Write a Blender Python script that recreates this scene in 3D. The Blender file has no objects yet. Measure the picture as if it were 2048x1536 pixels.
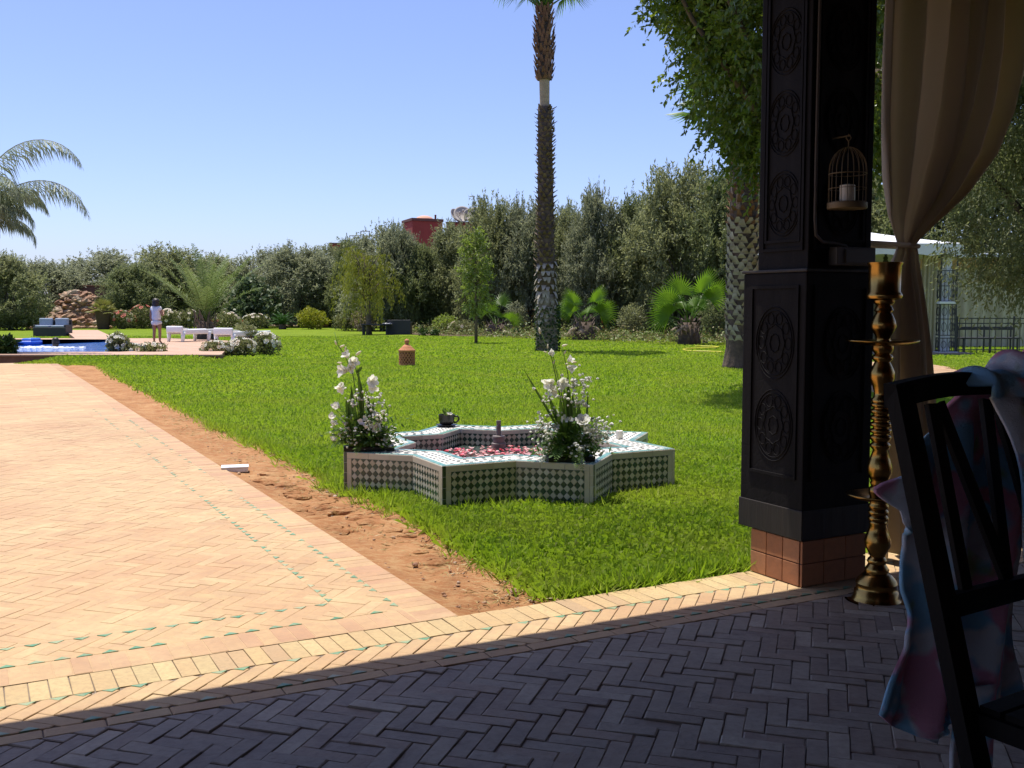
import bpy, bmesh, math, random
import numpy as np
from mathutils import Vector, Matrix, Euler

S = bpy.context.scene
COL = S.collection
R = math.radians
PI = math.pi

# ------------------------------------------------------------------ camera
CAM_H, F_PX, HORIZON = 1.30, 2050.0, 614.0
PITCH = math.atan((768 - HORIZON) / F_PX)
cam_d = bpy.data.cameras.new('camera')
cam = bpy.data.objects.new('camera', cam_d)
COL.objects.link(cam)
cam.location = (0, 0, CAM_H)
cam.rotation_euler = (PI / 2 - PITCH, 0, 0)
cam_d.sensor_width = 36.0
cam_d.lens = 36.0 * F_PX / 2048.0
cam_d.clip_start, cam_d.clip_end = 0.05, 2000
S.camera = cam

# ------------------------------------------------------------------ sky + sun
SUN_EL, SUN_AZ = 76.0, -52.0        # azimuth: degrees clockwise from straight ahead (+Y)
W = bpy.data.worlds.new('World')
S.world = W
W.use_nodes = True
nt = W.node_tree
bg = nt.nodes['Background']
sky = nt.nodes.new('ShaderNodeTexSky')
sky.sky_type = 'NISHITA'
sky.sun_disc = False
sky.sun_elevation = R(SUN_EL)
sky.sun_rotation = R(SUN_AZ)
sky.altitude = 300
sky.air_density = 0.8
sky.dust_density = 1.6
sky.ozone_density = 6.0
wb = nt.nodes.new('ShaderNodeMix')           # white balance of the whole sky
wb.data_type = 'RGBA'; wb.blend_type = 'MULTIPLY'; wb.inputs[0].default_value = 1.0
wb.inputs[7].default_value = (1.06, 0.955, 1.05, 1)
nt.links.new(sky.outputs[0], wb.inputs[6])
nt.links.new(wb.outputs[2], bg.inputs[0])
bg.inputs[1].default_value = 0.15

sun_d = bpy.data.lights.new('sun', 'SUN')
sun = bpy.data.objects.new('sun', sun_d)
COL.objects.link(sun)
sun_d.energy = 4.8
sun_d.angle = R(0.5)
sun_d.color = (1.0, 0.95, 0.86)
_sv = Vector((math.sin(R(SUN_AZ)) * math.cos(R(SUN_EL)), math.cos(R(SUN_AZ)) * math.cos(R(SUN_EL)), math.sin(R(SUN_EL))))
sun.rotation_euler = _sv.to_track_quat('Z', 'Y').to_euler()
sun.location = (0, 0, 30)

vs = S.view_settings
vs.view_transform = 'Standard'
vs.look = 'None'
vs.exposure = 0.46
vs.gamma = 1.0
vs.use_curve_mapping = False

# ------------------------------------------------------------------ geometry of the picture
cP, sP = math.cos(PITCH), math.sin(PITCH)
def ray(px, py):
    dx, dy = (px - 1024) / F_PX, (768 - py) / F_PX
    return Vector((dx, cP + sP * dy, -sP + cP * dy))
def G(px, py, z=0.0):                      # pixel -> point on the level z
    d = ray(px, py)
    t = (z - CAM_H) / d.z
    return Vector((d.x * t, d.y * t, z))
def AY(px, py, Y):                         # pixel -> point at distance Y
    d = ray(px, py)
    t = Y / d.y
    return Vector((d.x * t, Y, CAM_H + d.z * t))
def proj(p):                               # world -> pixel
    x, y, z = p[0], p[1], p[2] - CAM_H
    dep = cP * y - sP * z
    up = sP * y + cP * z
    if dep < 0.05: return None
    return (1024 + F_PX * x / dep, 768 - F_PX * up / dep, dep)

# the house grid: a runs out along the path, b runs along the terrace edge
TH = R(27.9)
U1 = Vector((-math.sin(TH), math.cos(TH), 0))
U2 = Vector((math.cos(TH), math.sin(TH), 0))
def AB(a, b, z=0.0):
    return U1 * a + U2 * b + Vector((0, 0, z))
def toab(p):
    return (p.x * U1.x + p.y * U1.y, p.x * U2.x + p.y * U2.y)

# ------------------------------------------------------------------ object helpers
def link(o, parent=None):
    COL.objects.link(o)
    if parent is not None: o.parent = parent
    return o
def tag(o, label=None, cat=None, group=None, kind=None):
    if label: o['label'] = label
    if cat: o['category'] = cat
    if group: o['group'] = group
    if kind: o['kind'] = kind
    return o
def thing(name, label, cat, loc=(0, 0, 0), rotz=0.0, group=None):
    o = bpy.data.objects.new(name, None)
    o.empty_display_size = 0.2
    link(o)
    o.location = loc
    o.rotation_euler = (0, 0, rotz)
    return tag(o, label, cat, group)
def copy_tree(o, parent=None):
    c = o.copy()
    COL.objects.link(c)
    if parent is not None: c.parent = parent
    for ch in list(o.children): copy_tree(ch, c)
    return c

class MB:
    """collects simple shapes, built as one mesh object"""
    def __init__(s): s.v, s.f = [], []
    def add(s, vs, fs, M=None):
        n = len(s.v)
        if M is not None: vs = [M @ Vector(v) for v in vs]
        s.v += [tuple(v) for v in vs]
        s.f += [tuple(i + n for i in f) for f in fs]
        return s
    def box(s, c, size, M=None, rz=0.0):
        x, y, z = size[0] / 2, size[1] / 2, size[2] / 2
        T = Matrix.Translation(c) @ Matrix.Rotation(rz, 4, 'Z')
        if M is not None: T = M @ T
        vs = [(-x, -y, -z), (x, -y, -z), (x, y, -z), (-x, y, -z), (-x, -y, z), (x, -y, z), (x, y, z), (-x, y, z)]
        return s.add(vs, [(0, 3, 2, 1), (4, 5, 6, 7), (0, 1, 5, 4), (1, 2, 6, 5), (2, 3, 7, 6), (3, 0, 4, 7)], T)
    def cbox(s, c, size, b=0.01, rz=0.0):
        """box with chamfered edges"""
        bm = bmesh.new()
        bmesh.ops.create_cube(bm, size=1)
        bmesh.ops.scale(bm, vec=size, verts=bm.verts)
        bmesh.ops.bevel(bm, geom=list(bm.edges), offset=b, segments=2, affect='EDGES', profile=0.6)
        M = Matrix.Translation(c) @ Matrix.Rotation(rz, 4, 'Z')
        bm.verts.index_update()
        s.add([v.co.copy() for v in bm.verts], [[v.index for v in f.verts] for f in bm.faces], M)
        bm.free()
        return s
    def prism(s, poly, z0, z1, inset=0.0, ch=0.0):
        """polygon (ccw) extruded; optional chamfered top"""
        n = len(poly)
        cx, cy = sum(p[0] for p in poly) / n, sum(p[1] for p in poly) / n
        vs = [(p[0], p[1], z0) for p in poly]
        if ch > 0:
            vs += [(p[0], p[1], z1 - ch) for p in poly]
            top = []
            for p in poly:
                d = math.hypot(p[0] - cx, p[1] - cy) or 1
                k = max(0.0, 1 - inset * 1.3 / d)
                top.append((cx + (p[0] - cx) * k, cy + (p[1] - cy) * k, z1))
            vs += top
            L = 3
        else:
            vs += [(p[0], p[1], z1) for p in poly]
            L = 2
        fs = []
        for l in range(L - 1):
            for i in range(n):
                j = (i + 1) % n
                fs.append((l * n + i, l * n + j, (l + 1) * n + j, (l + 1) * n + i))
        fs.append(tuple(range((L - 1) * n, L * n)))
        return s.add(vs, fs)
    def tube(s, pts, rad, seg=8, caps=True):
        pts = [Vector(p) for p in pts]
        n = len(pts)
        if not hasattr(rad, '__len__'): rad = [rad] * n
        vs, fs = [], []
        t0 = (pts[1] - pts[0]).normalized()
        ref = Vector((0, 0, 1)) if abs(t0.z) < 0.9 else Vector((1, 0, 0))
        nx = t0.cross(ref).normalized()
        for i in range(n):
            if i == 0: t = pts[1] - pts[0]
            elif i == n - 1: t = pts[-1] - pts[-2]
            else: t = pts[i + 1] - pts[i - 1]
            t = t.normalized() if t.length > 1e-9 else Vector((0, 0, 1))
            nx = (nx - t * nx.dot(t))
            nx = nx.normalized() if nx.length > 1e-6 else t.orthogonal().normalized()
            ny = t.cross(nx)
            for k in range(seg):
                a = 2 * PI * k / seg
                vs.append(pts[i] + (nx * math.cos(a) + ny * math.sin(a)) * rad[i])
        for i in range(n - 1):
            for k in range(seg):
                j = (k + 1) % seg
                fs.append((i * seg + k, i * seg + j, (i + 1) * seg + j, (i + 1) * seg + k))
        if caps:
            fs.append(tuple(range(seg - 1, -1, -1)))
            fs.append(tuple((n - 1) * seg + k for k in range(seg)))
        return s.add(vs, fs)
    def lathe(s, prof, c=(0, 0, 0), seg=24, caps=True):
        """profile of (radius, z)"""
        vs, fs = [], []
        for r, z in prof:
            for k in range(seg):
                a = 2 * PI * k / seg
                vs.append((c[0] + r * math.cos(a), c[1] + r * math.sin(a), c[2] + z))
        n = len(prof)
        for i in range(n - 1):
            for k in range(seg):
                j = (k + 1) % seg
                fs.append((i * seg + k, i * seg + j, (i + 1) * seg + j, (i + 1) * seg + k))
        if caps:
            fs.append(tuple(range(seg - 1, -1, -1)))
            fs.append(tuple((n - 1) * seg + k for k in range(seg)))
        return s.add(vs, fs)
    def grid(s, fn, nu, nv, closed_u=False):
        vs, fs = [], []
        for j in range(nv + 1):
            for i in range(nu + (0 if closed_u else 1)):
                vs.append(fn(i / nu, j / nv))
        w = nu if closed_u else nu + 1
        for j in range(nv):
            for i in range(nu):
                i2 = (i + 1) % w
                fs.append((j * w + i, j * w + i2, (j + 1) * w + i2, (j + 1) * w + i))
        return s.add(vs, fs)
    def ball(s, c, r, seg=10, rings=6, jitter=0.0, rng=random):
        r = r if hasattr(r, '__len__') else (r, r, r)
        vs, fs = [], []
        for j in range(rings + 1):
            ph = PI * j / rings
            for k in range(seg):
                a = 2 * PI * k / seg
                q = 1 + (rng.uniform(-jitter, jitter) if jitter else 0)
                vs.append((c[0] + r[0] * q * math.sin(ph) * math.cos(a), c[1] + r[1] * q * math.sin(ph) * math.sin(a), c[2] - r[2] * q * math.cos(ph)))
        for j in range(rings):
            for k in range(seg):
                k2 = (k + 1) % seg
                fs.append((j * seg + k, j * seg + k2, (j + 1) * seg + k2, (j + 1) * seg + k))
        return s.add(vs, fs)
    def mesh(s, name, smooth=False):
        me = bpy.data.meshes.new(name)
        me.from_pydata(s.v, [], s.f)
        if smooth: me.polygons.foreach_set('use_smooth', [True] * len(me.polygons))
        me.update()
        return me
    def build(s, name, m, parent=None, smooth=False, loc=None, rot=None, sharp=None):
        me = s.mesh(name, smooth)
        me.materials.append(M[m] if isinstance(m, str) else m)
        if sharp is not None and smooth: me.set_sharp_from_angle(angle=R(sharp))
        o = bpy.data.objects.new(name, me)
        link(o, parent)
        if loc is not None: o.location = loc
        if rot is not None: o.rotation_euler = rot
        return o

def np_mesh(name, V, nquads, m):
    """V: (nquads*4,3) loose quads"""
    me = bpy.data.meshes.new(name)
    V = np.ascontiguousarray(V, dtype=np.float32)
    me.vertices.add(len(V))
    me.vertices.foreach_set('co', V.ravel())
    me.loops.add(nquads * 4)
    me.loops.foreach_set('vertex_index', np.arange(nquads * 4, dtype=np.int32))
    me.polygons.add(nquads)
    me.polygons.foreach_set('loop_start', np.arange(0, nquads * 4, 4, dtype=np.int32))
    me.update(calc_edges=True)
    me.materials.append(M[m] if isinstance(m, str) else m)
    return me
def np_obj(name, V, m, parent=None, loc=None):
    o = bpy.data.objects.new(name, np_mesh(name, V, len(V) // 4, m))
    link(o, parent)
    if loc is not None: o.location = loc
    return o
def unit(a):
    return a / np.maximum(np.linalg.norm(a, axis=-1, keepdims=True), 1e-9)
def leaf_quads(P, D, L, Wd, rng, nrm=None, widest=0.45):
    """diamond leaves: P base points, D directions, L lengths, Wd widths"""
    D = unit(D)
    if nrm is None: nrm = rng.normal(size=P.shape) * 0.8 + np.array([0, 0, 0.9])
    side = unit(np.cross(D, nrm))
    L = np.broadcast_to(L, (len(P),))[:, None]
    Wd = np.broadcast_to(Wd, (len(P),))[:, None]
    mid = P + D * L * widest
    V = np.empty((len(P), 4, 3))
    V[:, 0] = P
    V[:, 1] = mid + side * Wd / 2
    V[:, 2] = P + D * L
    V[:, 3] = mid - side * Wd / 2
    return V.reshape(-1, 3)

# ------------------------------------------------------------------ materials
M = {}
def _nodes(name):
    m = bpy.data.materials.new(name)
    m.use_nodes = True
    n = m.node_tree
    b = n.nodes['Principled BSDF']
    M[name] = m
    return m, n, b
def _ramp(n, cols, fac, interp='LINEAR'):
    r = n.nodes.new('ShaderNodeValToRGB')
    r.color_ramp.interpolation = interp
    e = r.color_ramp.elements
    while len(e) < len(cols): e.new(0.5)
    for i, c in enumerate(cols):
        pos = i / max(1, len(cols) - 1)
        if len(c) == 4: pos, c = c[0], c[1:]
        e[i].position = pos
        e[i].color = (*c, 1)
    n.links.new(fac, r.inputs[0])
    return r.outputs[0]
def _noise(n, scale, detail=4, rough=0.6, coord=None, stretch=None):
    t = n.nodes.new('ShaderNodeTexNoise')
    t.inputs['Scale'].default_value = scale
    t.inputs['Detail'].default_value = detail
    t.inputs['Roughness'].default_value = rough
    if coord is None:
        coord = n.nodes.new('ShaderNodeTexCoord').outputs['Object']
    if stretch:
        mp = n.nodes.new('ShaderNodeMapping')
        mp.inputs['Scale'].default_value = stretch
        n.links.new(coord, mp.inputs[0])
        coord = mp.outputs[0]
    n.links.new(coord, t.inputs['Vector'])
    return t.outputs['Fac']
def _mix(n, a, b, fac, mode='MIX'):
    x = n.nodes.new('ShaderNodeMix')
    x.data_type = 'RGBA'
    x.blend_type = mode
    if hasattr(fac, 'links'): n.links.new(fac, x.inputs[0])
    else: x.inputs[0].default_value = fac
    for i, v in ((6, a), (7, b)):
        if hasattr(v, 'links'): n.links.new(v, x.inputs[i])
        else: x.inputs[i].default_value = (*v, 1)
    return x.outputs[2]
def _math(n, op, a, b=0.0):
    x = n.nodes.new('ShaderNodeMath')
    x.operation = op
    for i, v in ((0, a), (1, b)):
        if hasattr(v, 'links'): n.links.new(v, x.inputs[i])
        else: x.inputs[i].default_value = v
    return x.outputs[0]
def _bump(n, b, h, strength, dist=0.01):
    x = n.nodes.new('ShaderNodeBump')
    x.inputs['Strength'].default_value = strength
    x.inputs['Distance'].default_value = dist
    n.links.new(h, x.inputs['Height'])
    n.links.new(x.outputs[0], b.inputs['Normal'])
def _rand(n):
    """a random number per piece: per object and per loose island"""
    oi = n.nodes.new('ShaderNodeObjectInfo').outputs['Random']
    gi = n.nodes.new('ShaderNodeNewGeometry').outputs['Random Per Island']
    return _math(n, 'FRACT', _math(n, 'ADD', oi, gi))

def mat(name, c1, c2=None, scale=6, rough=0.6, metal=0.0, bump=0.0, bscale=40, spec=0.4, detail=4, stretch=None, dist=0.01, lo=0.35, hi=0.65, coat=0.0, subs=0.0):
    m, n, b = _nodes(name)
    b.inputs['Base Color'].default_value = (*c1, 1)
    b.inputs['Roughness'].default_value = rough
    b.inputs['Metallic'].default_value = metal
    b.inputs['Specular IOR Level'].default_value = spec
    if coat: b.inputs['Coat Weight'].default_value = coat
    if c2 is not None:
        n.links.new(_ramp(n, [(lo, *c1), (hi, *c2)], _noise(n, scale, detail, stretch=stretch)), b.inputs['Base Color'])
    if bump:
        _bump(n, b, _noise(n, bscale, 5, stretch=stretch), bump, dist)
    return m
def piece_mat(name, cols, rough=0.75, nscale=30, namt=0.35, ncol=(0.1, 0.07, 0.05), bump=0.4, spec=0.3, big=None, dist=0.004, metal=0.0):
    """colour chosen per brick / tile, with fine grain and big stains"""
    m, n, b = _nodes(name)
    c = _ramp(n, cols, _rand(n))
    geo = n.nodes.new('ShaderNodeNewGeometry').outputs['Position']
    nz = _noise(n, nscale, 6, 0.65, geo)
    c = _mix(n, c, ncol, _math(n, 'MULTIPLY', _ramp(n, [(0.45, 0, 0, 0), (0.8, 1, 1, 1)], nz), namt))
    if big:
        for sc, col, amt in big:
            c = _mix(n, c, col, _math(n, 'MULTIPLY', _ramp(n, [(0.42, 0, 0, 0), (0.68, 1, 1, 1)], _noise(n, sc, 4, 0.6, geo)), amt))
    n.links.new(c, b.inputs['Base Color'])
    b.inputs['Roughness'].default_value = rough
    b.inputs['Metallic'].default_value = metal
    b.inputs['Specular IOR Level'].default_value = spec
    _bump(n, b, nz, bump, dist)
    return m
def leaf_mat(name, cols, rough=0.5, transl=0.35, tcol=None, big=None, spec=0.35):
    m, n, b = _nodes(name)
    geo = n.nodes.new('ShaderNodeNewGeometry')
    c = _ramp(n, cols, geo.outputs['Random Per Island'])
    if big:
        sc, col, amt = big
        c = _mix(n, c, col, _math(n, 'MULTIPLY', _ramp(n, [(0.4, 0, 0, 0), (0.65, 1, 1, 1)], _noise(n, sc, 3, 0.6, geo.outputs['Position'])), amt))
    n.links.new(c, b.inputs['Base Color'])
    b.inputs['Roughness'].default_value = rough
    b.inputs['Specular IOR Level'].default_value = spec
    tr = n.nodes.new('ShaderNodeBsdfTranslucent')
    t = _mix(n, c, tcol, 0.6) if tcol else c
    n.links.new(t, tr.inputs['Color'])
    ms = n.nodes.new('ShaderNodeMixShader')
    ms.inputs[0].default_value = transl
    n.links.new(b.outputs[0], ms.inputs[1])
    n.links.new(tr.outputs[0], ms.inputs[2])
    n.links.new(ms.outputs[0], n.nodes['Material Output'].inputs['Surface'])
    return m

BRICK_BIG = [(0.9, (0.54, 0.41, 0.22), 0.6), (1.3, (0.42, 0.235, 0.13), 0.55), (0.35, (0.42, 0.29, 0.16), 0.35), (7.0, (0.33, 0.20, 0.12), 0.35), (26.0, (0.30, 0.20, 0.13), 0.30)]
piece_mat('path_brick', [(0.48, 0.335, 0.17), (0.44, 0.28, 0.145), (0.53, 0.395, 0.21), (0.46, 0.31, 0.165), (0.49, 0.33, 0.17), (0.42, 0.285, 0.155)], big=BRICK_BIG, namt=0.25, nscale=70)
piece_mat('edge_brick', [(0.46, 0.28, 0.165), (0.40, 0.22, 0.13), (0.50, 0.35, 0.18), (0.44, 0.26, 0.15)], big=BRICK_BIG, namt=0.30, nscale=70)
piece_mat('band_tile', [(0.49, 0.37, 0.18), (0.46, 0.33, 0.17), (0.53, 0.41, 0.21), (0.45, 0.35, 0.18), (0.48, 0.33, 0.17), (0.38, 0.27, 0.16)], namt=0.32, nscale=60, big=[(1.5, (0.45, 0.26, 0.13), 0.35), (9.0, (0.36, 0.25, 0.13), 0.3), (30.0, (0.30, 0.22, 0.13), 0.25)])
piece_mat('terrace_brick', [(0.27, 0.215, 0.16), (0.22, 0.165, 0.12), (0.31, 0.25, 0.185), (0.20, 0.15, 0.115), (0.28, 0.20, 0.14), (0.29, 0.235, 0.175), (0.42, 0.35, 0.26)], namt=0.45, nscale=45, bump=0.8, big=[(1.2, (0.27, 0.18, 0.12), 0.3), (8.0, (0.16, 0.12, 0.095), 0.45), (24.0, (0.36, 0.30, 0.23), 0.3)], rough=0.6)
piece_mat('green_tile', [(0.10, 0.28, 0.15), (0.07, 0.22, 0.12), (0.26, 0.34, 0.19), (0.08, 0.25, 0.15), (0.36, 0.36, 0.20)], rough=0.5, namt=0.85, ncol=(0.42, 0.32, 0.18), spec=0.5, bump=0.1)
mat('mortar', (0.24, 0.19, 0.15), (0.15, 0.115, 0.09), scale=9, rough=0.95, bump=0.6, bscale=120)
mat('earth_base', (0.20, 0.13, 0.075), (0.13, 0.10, 0.05), scale=0.15, rough=1.0)
# ================================================================== GROUND
g = MB()
g.add([(-700, -60, -0.10), (700, -60, -0.10), (700, 900, -0.10), (-700, 900, -0.10)], [(0, 1, 2, 3)])
tag(g.build('ground', 'earth_base'), kind='structure')

# ---- soil strip material
m, n, b = _nodes('soil')
co = n.nodes.new('ShaderNodeNewGeometry').outputs['Position']
n1 = _noise(n, 2.2, 6, 0.7, co)
c = _ramp(n, [(0.25, 0.21, 0.088, 0.038), (0.5, 0.345, 0.162, 0.070), (0.72, 0.44, 0.245, 0.115)], n1)
c = _mix(n, c, (0.56, 0.43, 0.22), _math(n, 'MULTIPLY', _ramp(n, [(0.46, 0, 0, 0), (0.60, 1, 1, 1)], _noise(n, 14, 6, 0.75, co, (1, 2.2, 1))), 0.28))
n.links.new(c, b.inputs['Base Color'])
b.inputs['Roughness'].default_value = 0.95
b.inputs['Specular IOR Level'].default_value = 0.1
_bump(n, b, _noise(n, 60, 8, 0.75, co), 0.8, 0.02)

# lawn outline on the left, from the pool end to the terrace (pixels on the ground)
LAWN_L = [(190, 727), (235, 755), (330, 800), (450, 858), (560, 902), (650, 945), (690, 978), (760, 992), (860, 1040), (980, 1110), (1085, 1175), (1125, 1196)]
LAWN_AB = [toab(G(*p)) for p in LAWN_L]          # (a, b) pairs, a falling
EDGE_A, PATH_B = 3.86, 1.785
def lawn_b(a):
    """b of the lawn's left edge at a"""
    pts = LAWN_AB
    if a >= pts[0][0]: return pts[0][1]
    for (a0, b0), (a1, b1) in zip(pts, pts[1:]):
        if a1 <= a <= a0:
            t = (a0 - a) / max(1e-6, a0 - a1)
            return b0 + (b1 - b0) * t
    return pts[-1][1]

from mathutils import noise as mnoise
def nz(x, y, s, seed=0.0):
    return mnoise.noise(Vector((x * s + seed, y * s - seed, seed * 0.7)))

# ---- the bare soil strip between path and lawn: clods and hollows are real relief
sb = MB()
NA, NB = 330, 34
def soil_pt(u, v):
    a = EDGE_A + 0.004 + (26.0 - EDGE_A) * (v ** 1.8)
    b0, b1 = PATH_B + 0.004, lawn_b(a) + 0.5
    b = b0 + (b1 - b0) * u
    p = AB(a, b)
    rough_zone = math.exp(-((a - 6.3) / 1.7) ** 2)
    h = -0.035 + 0.012 * nz(p.x, p.y, 3, 1) + 0.010 * nz(p.x, p.y, 9, 2)
    h += rough_zone * (0.030 * abs(nz(p.x, p.y, 6, 5)) + 0.012 * nz(p.x, p.y, 17, 8)) + 0.006 * nz(p.x, p.y, 28, 3)
    edge = min(1, u * 8)
    h = h * edge + (-0.012) * (1 - edge)
    if u > 0.75: h -= (u - 0.75) * 0.10
    return (p.x, p.y, h)
sb.grid(soil_pt, NB, NA)
tag(sb.build('soil_strip', 'soil', smooth=True), kind='structure')

# ---- lawn sheet
m, n, b = _nodes('lawn_soil')
co = n.nodes.new('ShaderNodeNewGeometry').outputs['Position']
c = _ramp(n, [(0.3, 0.12, 0.18, 0.010), (0.55, 0.17, 0.24, 0.014), (0.75, 0.21, 0.25, 0.025)], _noise(n, 0.8, 7, 0.7, co))
c = _mix(n, c, (0.10, 0.15, 0.010), _ramp(n, [(0.45, 0, 0, 0), (0.6, 0.7, 0.7, 0.7)], _noise(n, 22, 4, 0.7, co)))
n.links.new(c, b.inputs['Base Color'])
b.inputs['Roughness'].default_value = 0.9
b.inputs['Specular IOR Level'].default_value = 0.1
_bump(n, b, _noise(n, 40, 6, 0.8, co), 1.0, 0.03)
lw = MB()
poly = [AB(EDGE_A + 0.03, LAWN_AB[-1][1])] + [AB(a, bb) for a, bb in reversed(LAWN_AB)]
poly += [G(120, 716), AY(-900, 660, 62) * 1.0, Vector((-60, 72, 0)), Vector((50, 72, 0)), Vector((50, 20, 0)), AB(EDGE_A + 0.03, 9.0)]
lw.add([(p.x, p.y, -0.03) for p in poly], [tuple(range(len(poly)))])
tag(lw.build('lawn', 'lawn_soil'), kind='structure')

# ================================================================== PAVING
def clip_poly(poly, axis, lim, keep_less):
    out = []
    n_ = len(poly)
    for i in range(n_):
        p, q = poly[i], poly[(i + 1) % n_]
        ip = (p[axis] <= lim) if keep_less else (p[axis] >= lim)
        iq = (q[axis] <= lim) if keep_less else (q[axis] >= lim)
        if ip: out.append(p)
        if ip != iq:
            t = (lim - p[axis]) / (q[axis] - p[axis])
            out.append((p[0] + (q[0] - p[0]) * t, p[1] + (q[1] - p[1]) * t))
    return out
def area2(poly):
    return abs(sum(p[0] * q[1] - q[0] * p[1] for p, q in zip(poly, poly[1:] + poly[:1]))) / 2
def ccw(poly):
    s_ = sum(p[0] * q[1] - q[0] * p[1] for p, q in zip(poly, poly[1:] + poly[:1]))
    return poly if s_ > 0 else poly[::-1]
def shrink(poly, d):
    n_ = len(poly)
    cx, cy = sum(p[0] for p in poly) / n_, sum(p[1] for p in poly) / n_
    ux = max(abs(p[0] - cx) for p in poly)
    out = []
    for p in poly:
        L = math.hypot(p[0] - cx, p[1] - cy) or 1
        k = max(0.3, 1 - d * 1.5 / L)
        out.append((cx + (p[0] - cx) * k, cy + (p[1] - cy) * k))
    return out
BW, BL = 0.0625, 0.1875
GAP = 0.0024
def herring(a0, a1, b0, b1, off=(0, 0), w=BW, nn=3, rot=45):
    """polygons (a,b) of a herringbone field at 45 degrees clipped to the rectangle"""
    res = []
    cr, sr = math.cos(R(rot)), math.sin(R(rot))
    ca, cb = (a0 + a1) / 2, (b0 + b1) / 2
    rad = math.hypot(a1 - a0, b1 - b0) / 2 + 0.3
    N = int(rad / w / 1.2) + 6
    gw = GAP / 2 / w
    for i in range(-2 * N, 2 * N):
        for j in range(-N, N):
            ox, oy = i + nn * j, i - nn * j
            if abs(ox * w) > rad * 1.5 or abs(oy * w) > rad * 1.5: continue
            for (x0, x1, y0, y1) in ((ox, ox + nn, oy, oy + 1), (ox + nn, ox + nn + 1, oy + 1 - nn, oy + 1)):
                q = [(x0 + gw, y0 + gw), (x1 - gw, y0 + gw), (x1 - gw, y1 - gw), (x0 + gw, y1 - gw)]
                pl = []
                for x, y in q:
                    x, y = x * w, y * w
                    pl.append((ca + off[0] + x * cr - y * sr, cb + off[1] + x * sr + y * cr))
                if max(p[0] for p in pl) < a0 or min(p[0] for p in pl) > a1 or max(p[1] for p in pl) < b0 or min(p[1] for p in pl) > b1: continue
                full = all(a0 <= p[0] <= a1 and b0 <= p[1] <= b1 for p in pl)
                if not full:
                    pl = clip_poly(pl, 0, a1, True)
                    if len(pl) >= 3: pl = clip_poly(pl, 0, a0, False)
                    if len(pl) >= 3: pl = clip_poly(pl, 1, b1, True)
                    if len(pl) >= 3: pl = clip_poly(pl, 1, b0, False)
                    if len(pl) < 3 or area2(pl) < 0.0004: continue
                res.append(pl)
    return res
def seen(p, mx=700, my=520):
    q = proj(p)
    return q is not None and -mx < q[0] < 2048 + mx and -my < q[1] < 1536 + my
def row_rects(a0, a1, b0, b1, step, along='b', rng=None, gap=GAP):
    out = []
    lo, hi = (b0, b1) if along == 'b' else (a0, a1)
    t = lo
    while t < hi - 0.01:
        st = step * (rng.uniform(0.92, 1.1) if rng else 1)
        e = min(hi, t + st)
        if along == 'b': out.append([(a0, t + gap / 2), (a1, t + gap / 2), (a1, e - gap / 2), (a0, e - gap / 2)])
        else: out.append([(t + gap / 2, b0), (e - gap / 2, b0), (e - gap / 2, b1), (t + gap / 2, b1)])
        t = e
    return out
def pave(parent, polys, name, m, stuff_name, maxn=300, depth=0.03, zj=0.003, tilt=0.012, seed=1, top=0.0, ch=0.004, rz_j=0.012):
    rng = random.Random(seed)
    items = []
    for pl in polys:
        n_ = len(pl)
        ca, cb = sum(p[0] for p in pl) / n_, sum(p[1] for p in pl) / n_
        w = AB(ca, cb)
        if not seen(w): continue
        pts = [proj(AB(*p)) for p in pl]
        if any(p is None for p in pts): size = 0
        else: size = area2([(p[0], p[1]) for p in pts]) * (1 if seen(w, -5, -5) else 0.02)
        items.append((size, pl, ca, cb))
    items.sort(key=lambda t: -t[0])
    rest = MB()
    cache = {}
    for k, (size, pl, ca, cb) in enumerate(items):
        z = top + rng.uniform(-zj, zj)
        tx, ty = rng.uniform(-tilt, tilt), rng.uniform(-tilt, tilt)
        c = AB(ca, cb)
        loc = ccw([((AB(*p) - c).x, (AB(*p) - c).y) for p in pl])
        if k < maxn:
            key = tuple(round(v, 3) for p in loc for v in p)
            if key not in cache:
                cache[key] = MB().prism(loc, -depth, 0, inset=0.004, ch=ch).mesh(name)
                cache[key].materials.append(M[m])
            o = bpy.data.objects.new(name, cache[key])
            link(o, parent)
            o.location = (c.x, c.y, z)
            o.rotation_euler = (tx, ty, rng.uniform(-rz_j, rz_j))
            sc_ = rng.uniform(0.975, 1.0)
            o.scale = (sc_, sc_, 1)
        else:
            vs0 = len(rest.v)
            rest.prism(loc, -depth, 0, inset=0.004, ch=(ch if size > 60 else 0))
            for i in range(vs0, len(rest.v)):
                x, y, zz = rest.v[i]
                rest.v[i] = (x + c.x, y + c.y, zz + z - x * ty + y * tx)
    if rest.v:
        tag(rest.build(stuff_name, m, parent), kind='stuff')
def tri_row(const, lo, hi, axis, up, step=0.0884, base=0.058, rng=None):
    """inlaid green triangles along a line"""
    out = []
    t = lo
    while t < hi:
        j = rng.uniform(-0.008, 0.008)
        hgt = base * 0.5
        if axis == 'a': pl = [(const, t + j), (const, t + base + j), (const + up * hgt, t + base / 2 + j)]
        else: pl = [(t + j, const), (t + base + j, const), (t + base / 2 + j, const + up * hgt)]
        if rng.random() < (0.8 if t < 7 else 0.4): out.append(pl)
        t += step
    return out
def sheet(name, poly_ab, z, m):
    s_ = MB()
    pl = ccw([tuple(AB(a, bb).xy) for a, bb in poly_ab])
    s_.add([(x, y, z) for x, y in pl], [tuple(range(len(pl)))])
    return tag(s_.build(name, m), kind='structure')
rg = random.Random(5)
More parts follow.
